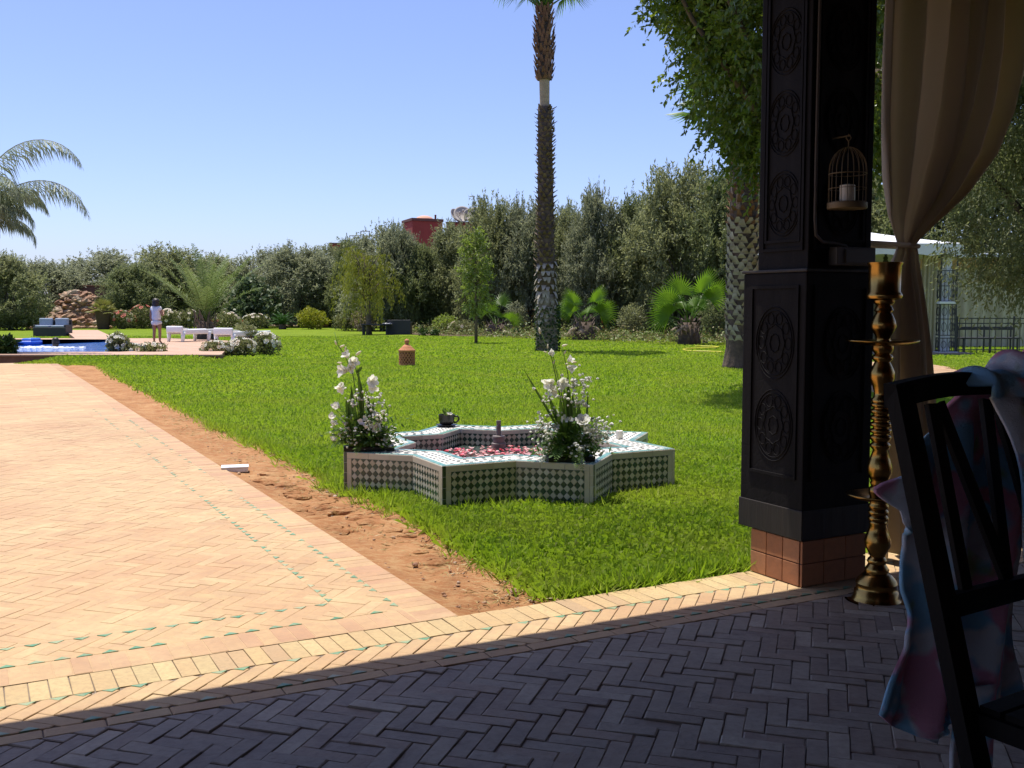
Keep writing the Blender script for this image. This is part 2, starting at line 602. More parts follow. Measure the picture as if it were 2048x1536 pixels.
# ---- terrace (under the roof)
ter = sheet('terrace_paving', [(-6, -9), (EDGE_A - 0.004, -9), (EDGE_A - 0.004, 9), (-6, 9)], -0.0055, 'mortar')
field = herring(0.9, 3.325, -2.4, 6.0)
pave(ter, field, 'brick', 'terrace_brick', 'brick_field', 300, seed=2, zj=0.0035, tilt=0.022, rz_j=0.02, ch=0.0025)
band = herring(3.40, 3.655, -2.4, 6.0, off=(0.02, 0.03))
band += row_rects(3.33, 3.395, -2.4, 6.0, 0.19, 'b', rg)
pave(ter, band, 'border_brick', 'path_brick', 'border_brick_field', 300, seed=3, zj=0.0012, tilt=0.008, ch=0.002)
pave(ter, row_rects(3.66, EDGE_A - 0.005, -2.6, 6.0, 0.068, 'b', rg), 'edging_brick', 'band_tile', 'edging_brick_row', 300, seed=4, zj=0.0012, tilt=0.007, ch=0.0012)
tris = tri_row(3.652, -2.2, 5.6, 'a', -1, rng=rg) + tri_row(3.403, -2.2, 5.6, 'a', 1, rng=rg)
pave(ter, tris, 'green_inlay', 'green_tile', 'green_inlay_row', 300, seed=6, top=0.0022, zj=0.0004, tilt=0.003, ch=0.0005)
# ---- path to the pool
PA0, PA1 = EDGE_A, 26.35
mat('path_far', (0.52, 0.36, 0.20), (0.42, 0.26, 0.15), scale=1.4, rough=0.9, bump=0.3, bscale=30)
pth = sheet('garden_path', [(PA0, -9), (PA1, -9), (PA1, PATH_B), (PA0, PATH_B)], -0.0013, 'path_brick')
NEAR = 12.6
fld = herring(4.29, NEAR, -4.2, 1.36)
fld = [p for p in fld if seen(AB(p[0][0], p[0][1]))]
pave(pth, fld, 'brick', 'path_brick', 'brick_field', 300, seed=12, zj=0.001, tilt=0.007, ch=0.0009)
bd = herring(4.055, 4.29, -4.2, 1.36) + herring(4.055, NEAR, 1.36, 1.61, off=(0.02, 0.01))
pave(pth, bd, 'border_brick', 'path_brick', 'border_brick_field', 300, seed=13, zj=0.001, tilt=0.007, ch=0.0009)
ed = row_rects(EDGE_A + 0.003, 4.05, -4.2, 1.61, 0.068, 'b', rg) + row_rects(EDGE_A + 0.003, PA1, 1.615, PATH_B, 0.068, 'a', rg)
pave(pth, ed, 'edging_brick', 'edge_brick', 'edging_brick_row', 300, seed=14, zj=0.001, tilt=0.007, ch=0.0012)
tr2 = tri_row(4.287, -2.6, 1.30, 'a', -1, rng=rg) + tri_row(4.052, -2.6, 1.55, 'a', 1, rng=rg)
tr2 += tri_row(1.362, 4.3, 14, 'b', 1, rng=rg) + tri_row(1.612, 4.1, 14, 'b', -1, rng=rg)
pave(pth, tr2, 'green_inlay', 'green_tile', 'green_inlay_row', 300, seed=15, top=0.0022, zj=0.0004, tilt=0.003, ch=0.0005)
# far part of the path: the pieces are too small to pick apart, plain courses
far = []
a = NEAR
while a < PA1 - 0.1:
    st = 0.19 + 0.12 * (a - NEAR) / 14
    bmin = -2.9 - (a - NEAR) * 0.0 - 6.0
    bb = 1.605
    while bb > bmin:
        p = AB(a, bb)
        q = proj(p)
        if q is None or q[0] < -300: break
        far.append([(a + 0.002, bb - 0.333), (a + st - 0.002, bb - 0.333), (a + st - 0.002, bb - 0.002), (a + 0.002, bb - 0.002)])
        bb -= 0.335
    a += st
pave(pth, far, 'paving_slab', 'path_brick', 'far_paving', 0, seed=16, zj=0.001, tilt=0.003)

# ---- pebbles and clods lying on the soil
piece_mat('pebble', [(0.30, 0.16, 0.09), (0.42, 0.28, 0.17), (0.24, 0.12, 0.07), (0.5, 0.4, 0.3)], namt=0.3)
pb = MB()
rgp = random.Random(21)
for k in range(260):
    a = EDGE_A + 0.05 + rgp.random() ** 1.5 * 6
    hi = lawn_b(a) + 0.1
    bb = rgp.uniform(PATH_B + 0.03, hi)
    if rgp.random() < 0.3:
        a = rgp.uniform(3.9, 4.15); bb = rgp.uniform(2.15, 2.75)
    p = AB(a, bb)
    r_ = rgp.uniform(0.003, 0.010) * (1.8 if rgp.random() < 0.08 else 1)
    pb.ball((p.x, p.y, -0.026 + r_ * 0.5), (r_ * rgp.uniform(0.8, 1.5), r_ * rgp.uniform(0.8, 1.4), r_ * 0.7), 6, 4, 0.2, rgp)
tag(pb.build('pebbles', 'pebble'), 'loose pebbles and clods scattered on the bare soil strip', 'pebbles', kind='stuff')
cl = MB()
for k in range(60):
    a = 6.3 + rgp.gauss(0, 0.8)
    bb = rgp.uniform(PATH_B + 0.06, max(PATH_B + 0.2, lawn_b(a) - 0.1))
    p = AB(a, bb)
    r_ = rgp.uniform(0.025, 0.07)
    cl.ball((p.x, p.y, -0.030), (r_ * 1.3, r_, r_ * 0.38), 10, 6, 0.12, rgp)
tag(cl.build('soil_clods', 'soil'), 'broken reddish soil clods between path and fountain', 'soil', kind='stuff')

# ================================================================== GRASS
leaf_mat('grass', [(0.155, 0.265, 0.020), (0.21, 0.34, 0.026), (0.27, 0.38, 0.04), (0.18, 0.31, 0.022), (0.36, 0.39, 0.12)], rough=0.55, transl=0.5, tcol=(0.33, 0.49, 0.014), big=(0.8, (0.38, 0.40, 0.06), 0.55), spec=0.12)
leaf_mat('dry_grass', [(0.42, 0.30, 0.13), (0.36, 0.27, 0.10), (0.30, 0.26, 0.08), (0.48, 0.36, 0.18)], transl=0.2)
FC, FR, FROT = Vector((-0.04, 7.80, 0)), 1.29, -63.6      # the star fountain
def in_star_np(X, Y, grow=0.0):
    dx, dy = X - FC.x, Y - FC.y
    th = np.arctan2(dy, dx) - R(FROT)
    r = np.hypot(dx, dy)
    k = np.mod(th, PI / 4)
    k = np.minimum(k, PI / 4 - k)                     # angle from nearest point
    # edge of the square whose corner is that point: r*cos(pi/4-k)=R*cos(pi/4)
    lim = FR * math.cos(PI / 4) / np.cos(PI / 4 - k)
    return r < lim + grow
LA = np.array([q[0] for q in LAWN_AB][::-1]); LB = np.array([q[1] for q in LAWN_AB][::-1])
def lawn_ok(X, Y, rng, fray=0.06):
    a = X * U1.x + Y * U1.y
    bb = X * U2.x + Y * U2.y
    lb = np.interp(a, LA, LB)
    ok = (bb > lb + rng.normal(size=len(X)) * fray - 0.01) & (a > EDGE_A + 0.06 + np.abs(rng.normal(size=len(X))) * 0.05)
    return ok
def grass_patch(seed, y0, y1, dens, hgt, wid, lean, seg2=True):
    rng = np.random.default_rng(seed)
    xl = (-280 - 1024) / F_PX * y1
    xr = (2320 - 1024) / F_PX * y1
    N = int((xr - xl) * (y1 - y0) * dens)
    X = rng.uniform(xl, xr, N)
    Y = rng.uniform(y0, y1, N)
    px = 1024 + F_PX * X / Y
    k = (px > -260) & (px < 2300)
    X, Y = X[k], Y[k]
    ok = lawn_ok(X, Y, rng) & ~in_star_np(X, Y, 0.015)
    ok &= ~deck_mask(X, Y)
    X, Y = X[ok], Y[ok]
    N = len(X)
    cl_ = np.sin(X * 3.1 + 2 * np.sin(Y * 1.7)) * np.sin(Y * 2.3 + 1.3 * np.sin(X * 2.1))
    h = hgt * rng.uniform(0.55, 1.25, N) * (1 + 0.18 * cl_)
    az = rng.uniform(0, 2 * PI, N)
    ln = lean * rng.uniform(0.2, 1.3, N)
    d = np.stack([np.cos(az) * ln, np.sin(az) * ln, np.ones(N)], 1)
    d = unit(d)
    P = np.stack([X, Y, np.full(N, -0.03)], 1)
    sd = np.stack([-np.sin(az + rng.normal(size=N)), np.cos(az), np.zeros(N)], 1)
    w = wid * rng.uniform(0.7, 1.3, N)
    V = np.empty((N, 4, 3))
    if seg2:
        V[:, 0] = P - sd * w[:, None] * 0.4
        V[:, 1] = P + sd * w[:, None] * 0.4
        mid = P + d * h[:, None] * 0.6
        V[:, 2] = mid + sd * w[:, None] * 0.5 + d * h[:, None] * 0.25
        tip = P + d * h[:, None] + np.stack([np.cos(az), np.sin(az), np.full(N, -0.5)], 1) * (h * ln * 0.35)[:, None]
        V[:, 3] = tip
    else:
        V[:, 0] = P - sd * w[:, None] * 0.5
        V[:, 1] = P + sd * w[:, None] * 0.5
        tip = P + d * h[:, None]
        V[:, 2] = tip + sd * w[:, None] * 0.25
        V[:, 3] = tip - sd * w[:, None] * 0.25
    return V.reshape(-1, 3)
# raised deck by the pool, as a ground outline (pixels at deck level)
DECK_Z = 0.13
DECK_PX = [(-420, 711), (440, 711), (452, 700), (508, 692), (520, 684), (345, 676.5), (232, 676.5), (196, 660), (130, 660), (150, 676.5), (-420, 676.5)]
DECK = [G(x, y, DECK_Z) for x, y in DECK_PX]
def poly_mask(X, Y, poly):
    inside = np.zeros(len(X), bool)
    n_ = len(poly)
    for i in range(n_):
        x0, y0 = poly[i].x, poly[i].y
        x1, y1 = poly[(i + 1) % n_].x, poly[(i + 1) % n_].y
        cond = ((y0 > Y) != (y1 > Y)) & (X < (x1 - x0) * (Y - y0) / ((y1 - y0) if abs(y1 - y0) > 1e-9 else 1e-9) + x0)
        inside ^= cond
    return inside
SIDE_PATH = [G(1760, 790), G(1990, 790), G(1955, 748), G(1905, 737), G(1868, 729), G(1700, 722), G(1650, 735)]
def deck_mask(X, Y):
    return poly_mask(X, Y, DECK) | poly_mask(X, Y, SIDE_PATH)
GV = [grass_patch(31, 4.2, 6.4, 14000, 0.080, 0.0075, 1.0),
      grass_patch(32, 6.4, 9.5, 7500, 0.064, 0.011, 0.95),
      grass_patch(33, 9.5, 15, 2600, 0.048, 0.017, 0.9, False),
      grass_patch(34, 15, 26, 800, 0.05, 0.032, 0.9, False),
      grass_patch(35, 26, 46, 190, 0.055, 0.06, 0.9, False)]
tag(np_obj('grass', np.concatenate(GV), 'grass'), 'bright green mown grass covering the lawn', 'grass', kind='stuff')
# straggling longer tufts at the lawn's edges, against the fountain and on the bare soil
rng = np.random.default_rng(77)
tv = []
spots = []
for k in range(620):
    t = rng.random()
    if t < 0.45:                                     # along the terrace edge
        a, bb = EDGE_A + 0.05 + rng.random() * 0.08, rng.uniform(LAWN_AB[-1][1], 5.0)
    elif t < 0.8:                                    # along the soil edge
        a = rng.uniform(4.0, 12); bb = lawn_b(a) + rng.normal() * 0.07
    else:                                            # foot of the fountain
        th = rng.uniform(-170, 10)
        p = FC + Vector((math.cos(R(th)), math.sin(R(th)), 0)) * (FR * rng.uniform(0.85, 1.1))
        a, bb = toab(p)
    spots.append((a, bb, rng.uniform(0.07, 0.135)))
for (a, bb, hh) in spots:
    p = AB(a, bb)
    if in_star_np(np.array([p.x]), np.array([p.y]), 0.01)[0]: continue
    n_ = int(rng.integers(8, 20))
    P = np.stack([p.x + rng.normal(size=n_) * 0.025, p.y + rng.normal(size=n_) * 0.025, np.full(n_, -0.035)], 1)
    D = np.stack([rng.normal(size=n_) * 0.7, rng.normal(size=n_) * 0.7, np.abs(rng.normal(size=n_)) * 0.4 + 0.6], 1)
    tv.append(leaf_quads(P, D, hh * rng.uniform(0.6, 1.3, n_), 0.008, rng))
tag(np_obj('grass_tufts', np.concatenate(tv), 'grass'), 'longer grass tufts straggling along lawn edge and fountain foot', 'grass', kind='stuff')
tv = []
for k in range(800):
    a = 3.95 + rng.random() ** 1.3 * 9
    hi = lawn_b(a) + 0.08
    bb = rng.uniform(PATH_B + 0.15, max(hi, PATH_B + 0.2)) if rng.random() < 0.5 else hi - abs(rng.normal()) * 0.15
    p = AB(a, bb)
    n_ = int(rng.integers(2, 6))
    P = np.stack([p.x + rng.normal(size=n_) * 0.03, p.y + rng.normal(size=n_) * 0.03, np.full(n_, -0.018)], 1)
    D = np.stack([rng.normal(size=n_), rng.normal(size=n_), np.abs(rng.normal(size=n_)) * 0.15], 1)
    tv.append(leaf_quads(P, D, rng.uniform(0.02, 0.07, n_), 0.005, rng))
tag(np_obj('dry_grass', np.concatenate(tv), 'dry_grass'), 'dry straw lying on the bare reddish soil', 'grass', kind='stuff')
# ================================================================== THE SHADED TERRACE: roof, post, curtain
mat('roof_wood', (0.045, 0.028, 0.018), (0.03, 0.018, 0.012), scale=4, rough=0.7, bump=0.2, stretch=(8, 1, 1))
mat('house_plaster', (0.30, 0.16, 0.10), (0.26, 0.13, 0.08), scale=3, rough=0.9, bump=0.2)
EAVE_A, EAVE_Z = 4.20, 3.05
def ab_box(mb, a0, a1, b0, b1, z0, z1):
    pl = ccw([tuple(AB(a, bb).xy) for a, bb in ((a0, b0), (a1, b0), (a1, b1), (a0, b1))])
    mb.prism(pl, z0, z1)
    n_ = len(mb.v)
    mb.f.append((n_ - 5, n_ - 6, n_ - 7, n_ - 8))
    return mb
rf = thing('terrace_roof', 'dark timber roof over the shaded terrace', 'roof', (0, 0, 0))
ab_box(MB(), -6.3, EAVE_A, -9.2, 9.2, EAVE_Z + 0.20, EAVE_Z + 0.34).build('roof_deck', 'roof_wood', rf)
ab_box(MB(), EAVE_A - 0.06, EAVE_A - 0.004, -9.2, 9.2, EAVE_Z, EAVE_Z + 0.198).build('fascia', 'roof_wood', rf)
ab_box(MB(), 3.52, 3.82, -9.1, 9.1, EAVE_Z - 0.05, EAVE_Z + 0.198).build('beam', 'roof_wood', rf)
for k in range(13):
    bb = -8.6 + k * 1.43
    ab_box(MB(), -6.2, 3.50, bb, bb + 0.12, EAVE_Z + 0.02, EAVE_Z + 0.198).build('rafter', 'roof_wood', rf)
hw = ab_box(MB(), -6.2, -5.9, -9.0, 9.0, -0.05, EAVE_Z + 0.19).build('house_wall', 'house_plaster')
tag(hw, 'plain reddish plaster house wall behind the terrace', 'wall')
hw2 = ab_box(MB(), -5.88, 1.6, 6.2, 6.5, -0.05, EAVE_Z + 0.0).build('shading_wall', 'house_plaster')  # unseen wall, added to keep light off the right of the terrace
tag(hw2, 'unseen reddish plaster wall added to darken the right of the terrace', 'wall')

# ---- carved wooden post on a brick foot
m, n, b = _nodes('carved_wood')
tc = n.nodes.new('ShaderNodeTexCoord').outputs['Object']
w1 = n.nodes.new('ShaderNodeTexVoronoi'); w1.feature = 'DISTANCE_TO_EDGE'; w1.inputs['Scale'].default_value = 22
n.links.new(tc, w1.inputs['Vector'])
carve = _ramp(n, [(0.02, 0, 0, 0), (0.14, 1, 1, 1)], w1.outputs[0])
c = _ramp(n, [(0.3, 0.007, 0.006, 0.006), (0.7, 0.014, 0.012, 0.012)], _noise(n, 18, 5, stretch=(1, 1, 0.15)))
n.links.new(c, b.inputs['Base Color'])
b.inputs['Roughness'].default_value = 0.7
b.inputs['Specular IOR Level'].default_value = 0.12
_bump(n, b, carve, 0.10, 0.004)
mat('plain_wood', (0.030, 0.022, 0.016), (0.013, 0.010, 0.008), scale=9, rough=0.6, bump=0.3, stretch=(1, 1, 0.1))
piece_mat('foot_brick', [(0.42, 0.18, 0.08), (0.36, 0.15, 0.07), (0.46, 0.21, 0.10)], namt=0.3)
PO = AB(3.68, 3.56)
post = thing('carved_post', 'dark carved wooden roof post on a brick foot beside the brass candlestick', 'post', PO, TH + PI / 2)
# local axes: x along a, y along -b
def pbox(a0, a1, b0, b1, z0, z1, mb=None, ch=0.0):
    mb = mb or MB()
    if ch: return mb.cbox(((a0 + a1) / 2 - 3.68, -((b0 + b1) / 2 - 3.56), (z0 + z1) / 2), (a1 - a0, b1 - b0, z1 - z0), ch)
    return mb.box(((a0 + a1) / 2 - 3.68, -((b0 + b1) / 2 - 3.56), (z0 + z1) / 2), (a1 - a0, b1 - b0, z1 - z0))
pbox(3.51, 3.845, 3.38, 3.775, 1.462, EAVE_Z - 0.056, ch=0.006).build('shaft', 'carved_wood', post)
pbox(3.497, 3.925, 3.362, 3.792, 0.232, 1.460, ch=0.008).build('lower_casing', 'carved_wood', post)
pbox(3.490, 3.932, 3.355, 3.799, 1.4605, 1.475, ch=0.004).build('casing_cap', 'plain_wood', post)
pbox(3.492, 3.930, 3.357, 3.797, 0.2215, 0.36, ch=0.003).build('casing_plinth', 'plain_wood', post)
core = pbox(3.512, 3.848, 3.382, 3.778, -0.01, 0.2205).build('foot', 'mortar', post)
# carved mouldings, raised panels on the two faces that show
def panel(face, u0, u1, z0, z1, d, name='carved_panel', m='carved_wood'):
    """raised frame: face 'b' looks along -b, face 'a' looks along -a; u = the other coordinate"""
    mb = MB()
    t = 0.014
    for (p0, p1, q0, q1) in ((u0, u1, z0, z0 + t), (u0, u1, z1 - t, z1), (u0, u0 + t, z0 + t, z1 - t), (u1 - t, u1, z0 + t, z1 - t)):
        if face == 'b': pbox(p0, p1, d - 0.008, d + 0.004, q0, q1, mb)
        else: pbox(d - 0.008, d + 0.004, p0, p1, q0, q1, mb)
    return mb.build(name, m, post)
def medal(face, u, z, r, d):
    mb = MB()
    for rr in (r, r * 0.9, r * 0.5, r * 0.25):
        pts = []
        for k in range(33):
            th = 2 * PI * k / 32
            q = rr * (1 + (0.05 if rr < r * 0.6 else 0.0) * math.cos(8 * th))
            uu, zz = u + q * 0.75 * math.cos(th), z + q * math.sin(th)
            pts.append((uu - 3.68, -(d - 3.56), zz) if face == 'b' else (d - 3.68, -(uu - 3.56), zz))
        mb.tube(pts, 0.0024, 5, False)
    for k in range(10):
        th = 2 * PI * k / 10
        pts = []
        for e in range(13):
            t = 2 * PI * e / 12
            rad_, off_ = 0.70 + 0.16 * math.cos(t), 0.17 * math.sin(t)
            uu, zz = u + r * 0.75 * (rad_ * math.cos(th) - off_ * math.sin(th)), z + r * (rad_ * math.sin(th) + off_ * math.cos(th))
            pts.append((uu - 3.68, -(d - 3.56), zz) if face == 'b' else (d - 3.68, -(uu - 3.56), zz))
        mb.tube(pts, 0.0017, 4, False)
    mb.build('carved_rosette', 'carved_wood', post)
for face, lo, hi, d_up, d_lo in (('b', 3.54, 3.815, 3.38, 3.362), ('a', 3.41, 3.745, 3.51, 3.497)):
    panel(face, lo, hi, 1.56, 2.95, d_up)
    panel(face, lo + 0.02, hi - 0.02, 1.60, 2.91, d_up)
    for z_ in (1.78, 2.15, 2.52): medal(face, (lo + hi) / 2, z_, 0.15, d_up - 0.002)
    panel(face, lo, hi + (0.05 if face == 'b' else 0), 0.50, 1.40, d_lo)
    for z_ in (0.74, 1.13): medal(face, (lo + hi) / 2 + 0.02, z_, 0.17, d_lo - 0.002)
# foot bricks, two courses round the two faces in view
rgf = random.Random(3)
for course in range(2):
    z0 = 0.004 + course * 0.108
    for k in range(3):
        a0 = 3.512 + k * 0.112
        pbox(a0 + 0.002, a0 + 0.110, 3.367, 3.381, z0, z0 + 0.104, ch=0.003).build('foot_brick', 'foot_brick', post)
    for k in range(3):
        b0 = 3.369 + k * 0.137
        pbox(3.497, 3.511, b0 + 0.002, b0 + 0.135, z0, z0 + 0.104, ch=0.003).build('foot_brick', 'foot_brick', post)

# ---- things fixed to the inner face of the post (face a=3.50)
mat('cable_grey', (0.09, 0.075, 0.065), rough=0.6)
def face_a(px, py, off):           # pixel -> point on the plane a = const
    d = ray(px, py)
    t = (3.51 - off) / (d.x * U1.x + d.y * U1.y)
    return Vector((d.x * t, d.y * t, CAM_H + d.z * t))
cb_ = MB()
pts = [face_a(1641, -220, 0.012), face_a(1640, 0, 0.012), face_a(1635, 200, 0.012), face_a(1632, 330, 0.012), face_a(1630, 440, 0.012), face_a(1632, 470, 0.012), face_a(1645, 484, 0.012), face_a(1672, 487, 0.012), face_a(1692, 492, 0.014), face_a(1696, 500, 0.016)]
cb_.tube(pts, 0.0075, 8)
tag(cb_.build('cable_conduit', 'cable_grey', smooth=True), 'thin grey cable conduit running down the dark post', 'conduit')
mat('socket_grey', (0.07, 0.06, 0.05), rough=0.5)
p0, p1 = face_a(1655, 531, 0), face_a(1733, 497, 0)
sbx = thing('socket_box', 'dark grey socket box below the birdcage on the post', 'socket box', (p0 + p1) / 2 - U1 * 0.03, TH)
MB().cbox((0, 0, 0), ((p1 - p0).dot(U2), 0.055, p1.z - p0.z), 0.006).build('casing', 'socket_grey', sbx)
MB().cbox((0.02, -0.03, 0), ((p1 - p0).dot(U2) - 0.06, 0.008, p1.z - p0.z - 0.02), 0.002).build('cover', 'socket_grey', sbx)
# birdcage with a candle
mat('cage_wire', (0.17, 0.125, 0.07), rough=0.6, metal=0.2)
mat('candle_wax', (0.75, 0.70, 0.60), rough=0.5)
bc = face_a(1694, 418, 0.10)
cage = thing('birdcage', 'small cream wire birdcage with a candle hung on the post', 'birdcage', bc, 0)
rc = 0.082
MB().lathe([(rc + 0.004, 0), (rc + 0.006, 0.004), (rc + 0.006, 0.026), (rc + 0.002, 0.03), (0.002, 0.03)], seg=32).build('base_tray', 'cage_wire', cage, True, sharp=40)
for k in range(20):
    th = 2 * PI * k / 20
    pts = [(rc * math.cos(th), rc * math.sin(th), 0.03), (rc * math.cos(th), rc * math.sin(th), 0.17)]
    for q in range(1, 7):
        f = q / 6 * PI / 2
        pts.append((rc * math.cos(f) * math.cos(th), rc * math.cos(f) * math.sin(th), 0.17 + 0.105 * math.sin(f)))
    MB().tube(pts, 0.0016, 5).build('wire', 'cage_wire', cage)
def ring_tube(mb, r_, z, t, seg=28):
    mb.tube([(r_ * math.cos(2 * PI * k / seg), r_ * math.sin(2 * PI * k / seg), z) for k in range(seg + 1)], t, 5, False)
    return mb
ring_tube(MB(), rc, 0.155, 0.0025).build('hoop', 'cage_wire', cage)
ring_tube(MB(), rc, 0.09, 0.0016).build('hoop', 'cage_wire', cage)
MB().tube([(0, 0, 0.272), (0, 0, 0.30), (0.012, 0, 0.315), (0, 0, 0.332), (-0.012, 0, 0.315), (0, 0, 0.30)], 0.003, 6).build('hook', 'cage_wire', cage)
# nail bracket: reaches the post
v = Vector((0, 0, 0.325)); w_ = v + U1 * 0.115
MB().tube([v - U1 * 0.008, v, w_], 0.004, 6).build('bracket', 'cage_wire', cage)
MB().lathe([(0.033, 0.0305), (0.034, 0.033), (0.034, 0.105), (0.028, 0.108), (0.004, 0.106)], seg=20).build('candle', 'candle_wax', cage, True, sharp=40)

# ---- curtain tied back to the post
m, n, b = _nodes('curtain_cloth')
tc = n.nodes.new('ShaderNodeTexCoord').outputs['UV']
b.inputs['Base Color'].default_value = (0.56, 0.48, 0.38, 1)
b.inputs['Roughness'].default_value = 0.8
tr = n.nodes.new('ShaderNodeBsdfTranslucent'); tr.inputs[0].default_value = (0.70, 0.58, 0.42, 1)
ms = n.nodes.new('ShaderNodeMixShader'); ms.inputs[0].default_value = 0.45
n.links.new(b.outputs[0], ms.inputs[1]); n.links.new(tr.outputs[0], ms.inputs[2])
n.links.new(ms.outputs[0], n.nodes['Material Output'].inputs['Surface'])
_bump(n, b, _noise(n, 220, 3), 0.2, 0.002)
CA = 3.70
def on_curtain(px, py):
    d = ray(px, py)
    t = CA / (d.x * U1.x + d.y * U1.y)
    return toab(Vector((d.x * t, d.y * t, 0)))[1], CAM_H + d.z * t
LEFT = [(1777, -60), (1772, 0), (1766, 120), (1763, 250), (1768, 350), (1776, 430), (1788, 470), (1795, 487), (1790, 505), (1778, 530), (1764, 600), (1756, 720), (1750, 900), (1747, 1050), (1746, 1138)]
RIGHT = [(2058, -60), (2052, 20), (2043, 120), (2020, 225), (1985, 310), (1925, 392), (1872, 445), (1832, 486), (1837, 505), (1839, 530), (1846, 600), (1858, 700), (1868, 800), (1872, 980), (1874, 1138)]
LB_ = [on_curtain(*p) for p in LEFT]; RB_ = [on_curtain(*p) for p in RIGHT]
ztop = EAVE_Z + 0.10
def interp(tab, z):
    tab = sorted(tab, key=lambda q: q[1])
    return float(np.interp(z, [q[1] for q in tab], [q[0] for q in tab]))
TIE_Z = on_curtain(1812, 487)[1]
def curtain_pt(u, v):
    z = 0.03 + (ztop - 0.03) * v
    zl, zr = LB_[0][1], RB_[0][1]
    bl, br = interp(LB_, z), interp(RB_, z)
    if z > zl: bl += (z - zl) * 0.05
    if z > zr: br += (z - zr) * 0.10
    k = 1 - math.exp(-((z - TIE_Z) / 0.22) ** 2)       # folds squeeze at the tie
    # pleats gather on the left when drawn aside above the tie
    uu = u + 0.05 * math.sin(u * 2 * PI)
    if z > TIE_Z: uu = u ** (1.0 + 0.25 * k)
    ph = 2 * PI * (5.6 * u + 0.55 * math.sin(2 * PI * u * 1.3 + 0.5) + 0.2 * math.sin(2 * PI * u * 2.9 + 1)) + 0.5 * math.sin(z * 1.7)
    wv = math.sin(ph) * 0.7 + 0.3 * math.sin(ph * 0.5 + 1.2 + z) + 0.18 * math.sin(ph * 2.3 + z * 2)
    amp = (0.022 + 0.055 * k) * (0.6 + 0.8 * u if z > TIE_Z else 1)
    p = AB(CA + wv * amp * (0.35 + 0.65 * min(1, (br - bl) / 0.4)), bl + (br - bl) * uu, z)
    return (p.x, p.y, p.z)
curt = thing('tied_curtain', 'beige fabric curtain gathered and tied back beside the dark post', 'curtain', AB(CA, 3.9, 0.0))
base = Vector(curt.location)
cm = MB(); cm.grid(lambda u, v: tuple(Vector(curtain_pt(u, v)) - base), 120, 110)
co_ = cm.build('drape', 'curtain_cloth', curt, True)
sm = co_.modifiers.new('thick', 'SOLIDIFY'); sm.thickness = 0.004
tb = MB()
bt, zt = on_curtain(1813, 489)
tp = [AB(3.70, 3.78, zt + 0.005), AB(3.66, 3.82, zt + 0.0), AB(3.655, bt - 0.03, zt - 0.005)]
for k in range(13):
    th = -PI * 0.9 + 1.9 * PI * k / 12
    tp.append(AB(CA - 0.052 * math.cos(th), bt + 0.066 * math.sin(th), zt - 0.01))
tp.append(AB(3.70, 3.781, zt - 0.012))
tb.tube([p - base for p in tp], 0.011, 8)
tb.build('tie_band', 'curtain_cloth', curt, True)
pr = MB(); q0, q1 = AB(CA, 3.80, EAVE_Z + 0.09), AB(CA, 6.1, EAVE_Z + 0.09)
# curtain rod under the roof
pr.tube([q0 - base, q1 - base], 0.014, 10)
pr.build('curtain_rod', 'roof_wood', curt, True)

# ---- brass candlestick
mat('brass', (0.42, 0.25, 0.07), (0.26, 0.145, 0.04), scale=7, rough=0.25, metal=1.0, bump=0.05, bscale=60)
CSP = G(1752, 1199)
cst = thing('brass_candlestick', 'tall turned brass floor candlestick with drip trays beside the post', 'candlestick', CSP)
mpp = CSP.y / F_PX
def zc(py): return max(0.0, CAM_H + (AY(1752, py, CSP.y).z - CAM_H))
def prof(rows): return [(h * mpp, zc(y)) for y, h in rows]
MB().lathe(prof([(1222, 60), (1214, 61), (1207, 56), (1198, 49), (1190, 44), (1180, 43), (1178, 40), (1168, 39), (1165, 41), (1158, 38), (1150, 30), (1144, 24)]), seg=36).build('base', 'brass', cst, True, sharp=50)
beads = []
for y0 in (1012, 1022, 1032): beads += [(y0 + 4, 19), (y0, 20), (y0 - 4, 16)]
rows = [(1146, 22), (1138, 24), (1132, 20), (1127, 17), (1122, 20), (1117, 18), (1113, 14), (1104, 18), (1092, 25), (1080, 26), (1065, 21), (1050, 16), (1046, 18), (1042, 16)]
rows += [(1038, 20), (1034, 20), (1030, 16), (1026, 20), (1022, 20), (1018, 16), (1014, 20), (1010, 20), (1006, 17), (1000, 19)]
MB().lathe(prof(rows), seg=28).build('lower_stem', 'brass', cst, True, sharp=60)
MB().lathe([(0.012, zc(998)), (40 * mpp, zc(999)), (62 * mpp, zc(991)), (64 * mpp, zc(987)), (61 * mpp, zc(988)), (38 * mpp, zc(995)), (0.012, zc(994))], seg=36).build('drip_tray', 'brass', cst, True)
rows = [(996, 17), (985, 20), (976, 20), (972, 15), (966, 18), (962, 16), (955, 20), (944, 24), (932, 24), (918, 20), (900, 14), (894, 19), (889, 20), (884, 15)]
for y0 in range(878, 808, -13): rows += [(y0, 20), (y0 - 4, 21), (y0 - 7, 20), (y0 - 9, 15), (y0 - 11, 15)]
rows += [(804, 19), (798, 20), (793, 15), (784, 15), (770, 19), (756, 24), (744, 24), (734, 20), (724, 15), (718, 20), (712, 20), (708, 15), (703, 19), (697, 21), (690, 20)]
MB().lathe(prof(rows), seg=28).build('middle_stem', 'brass', cst, True, sharp=60)
MB().lathe([(0.012, zc(691)), (44 * mpp, zc(690)), (68 * mpp, zc(683)), (70 * mpp, zc(680)), (66 * mpp, zc(681)), (40 * mpp, zc(686)), (0.012, zc(686))], seg=36).build('drip_tray', 'brass', cst, True)
MB().lathe(prof([(688, 17), (679, 14), (672, 15), (664, 20), (653, 25), (642, 23), (632, 19), (625, 15), (621, 19), (616, 17), (611, 14), (606, 20), (601, 20), (597, 30)]), seg=28).build('upper_stem', 'brass', cst, True, sharp=60)
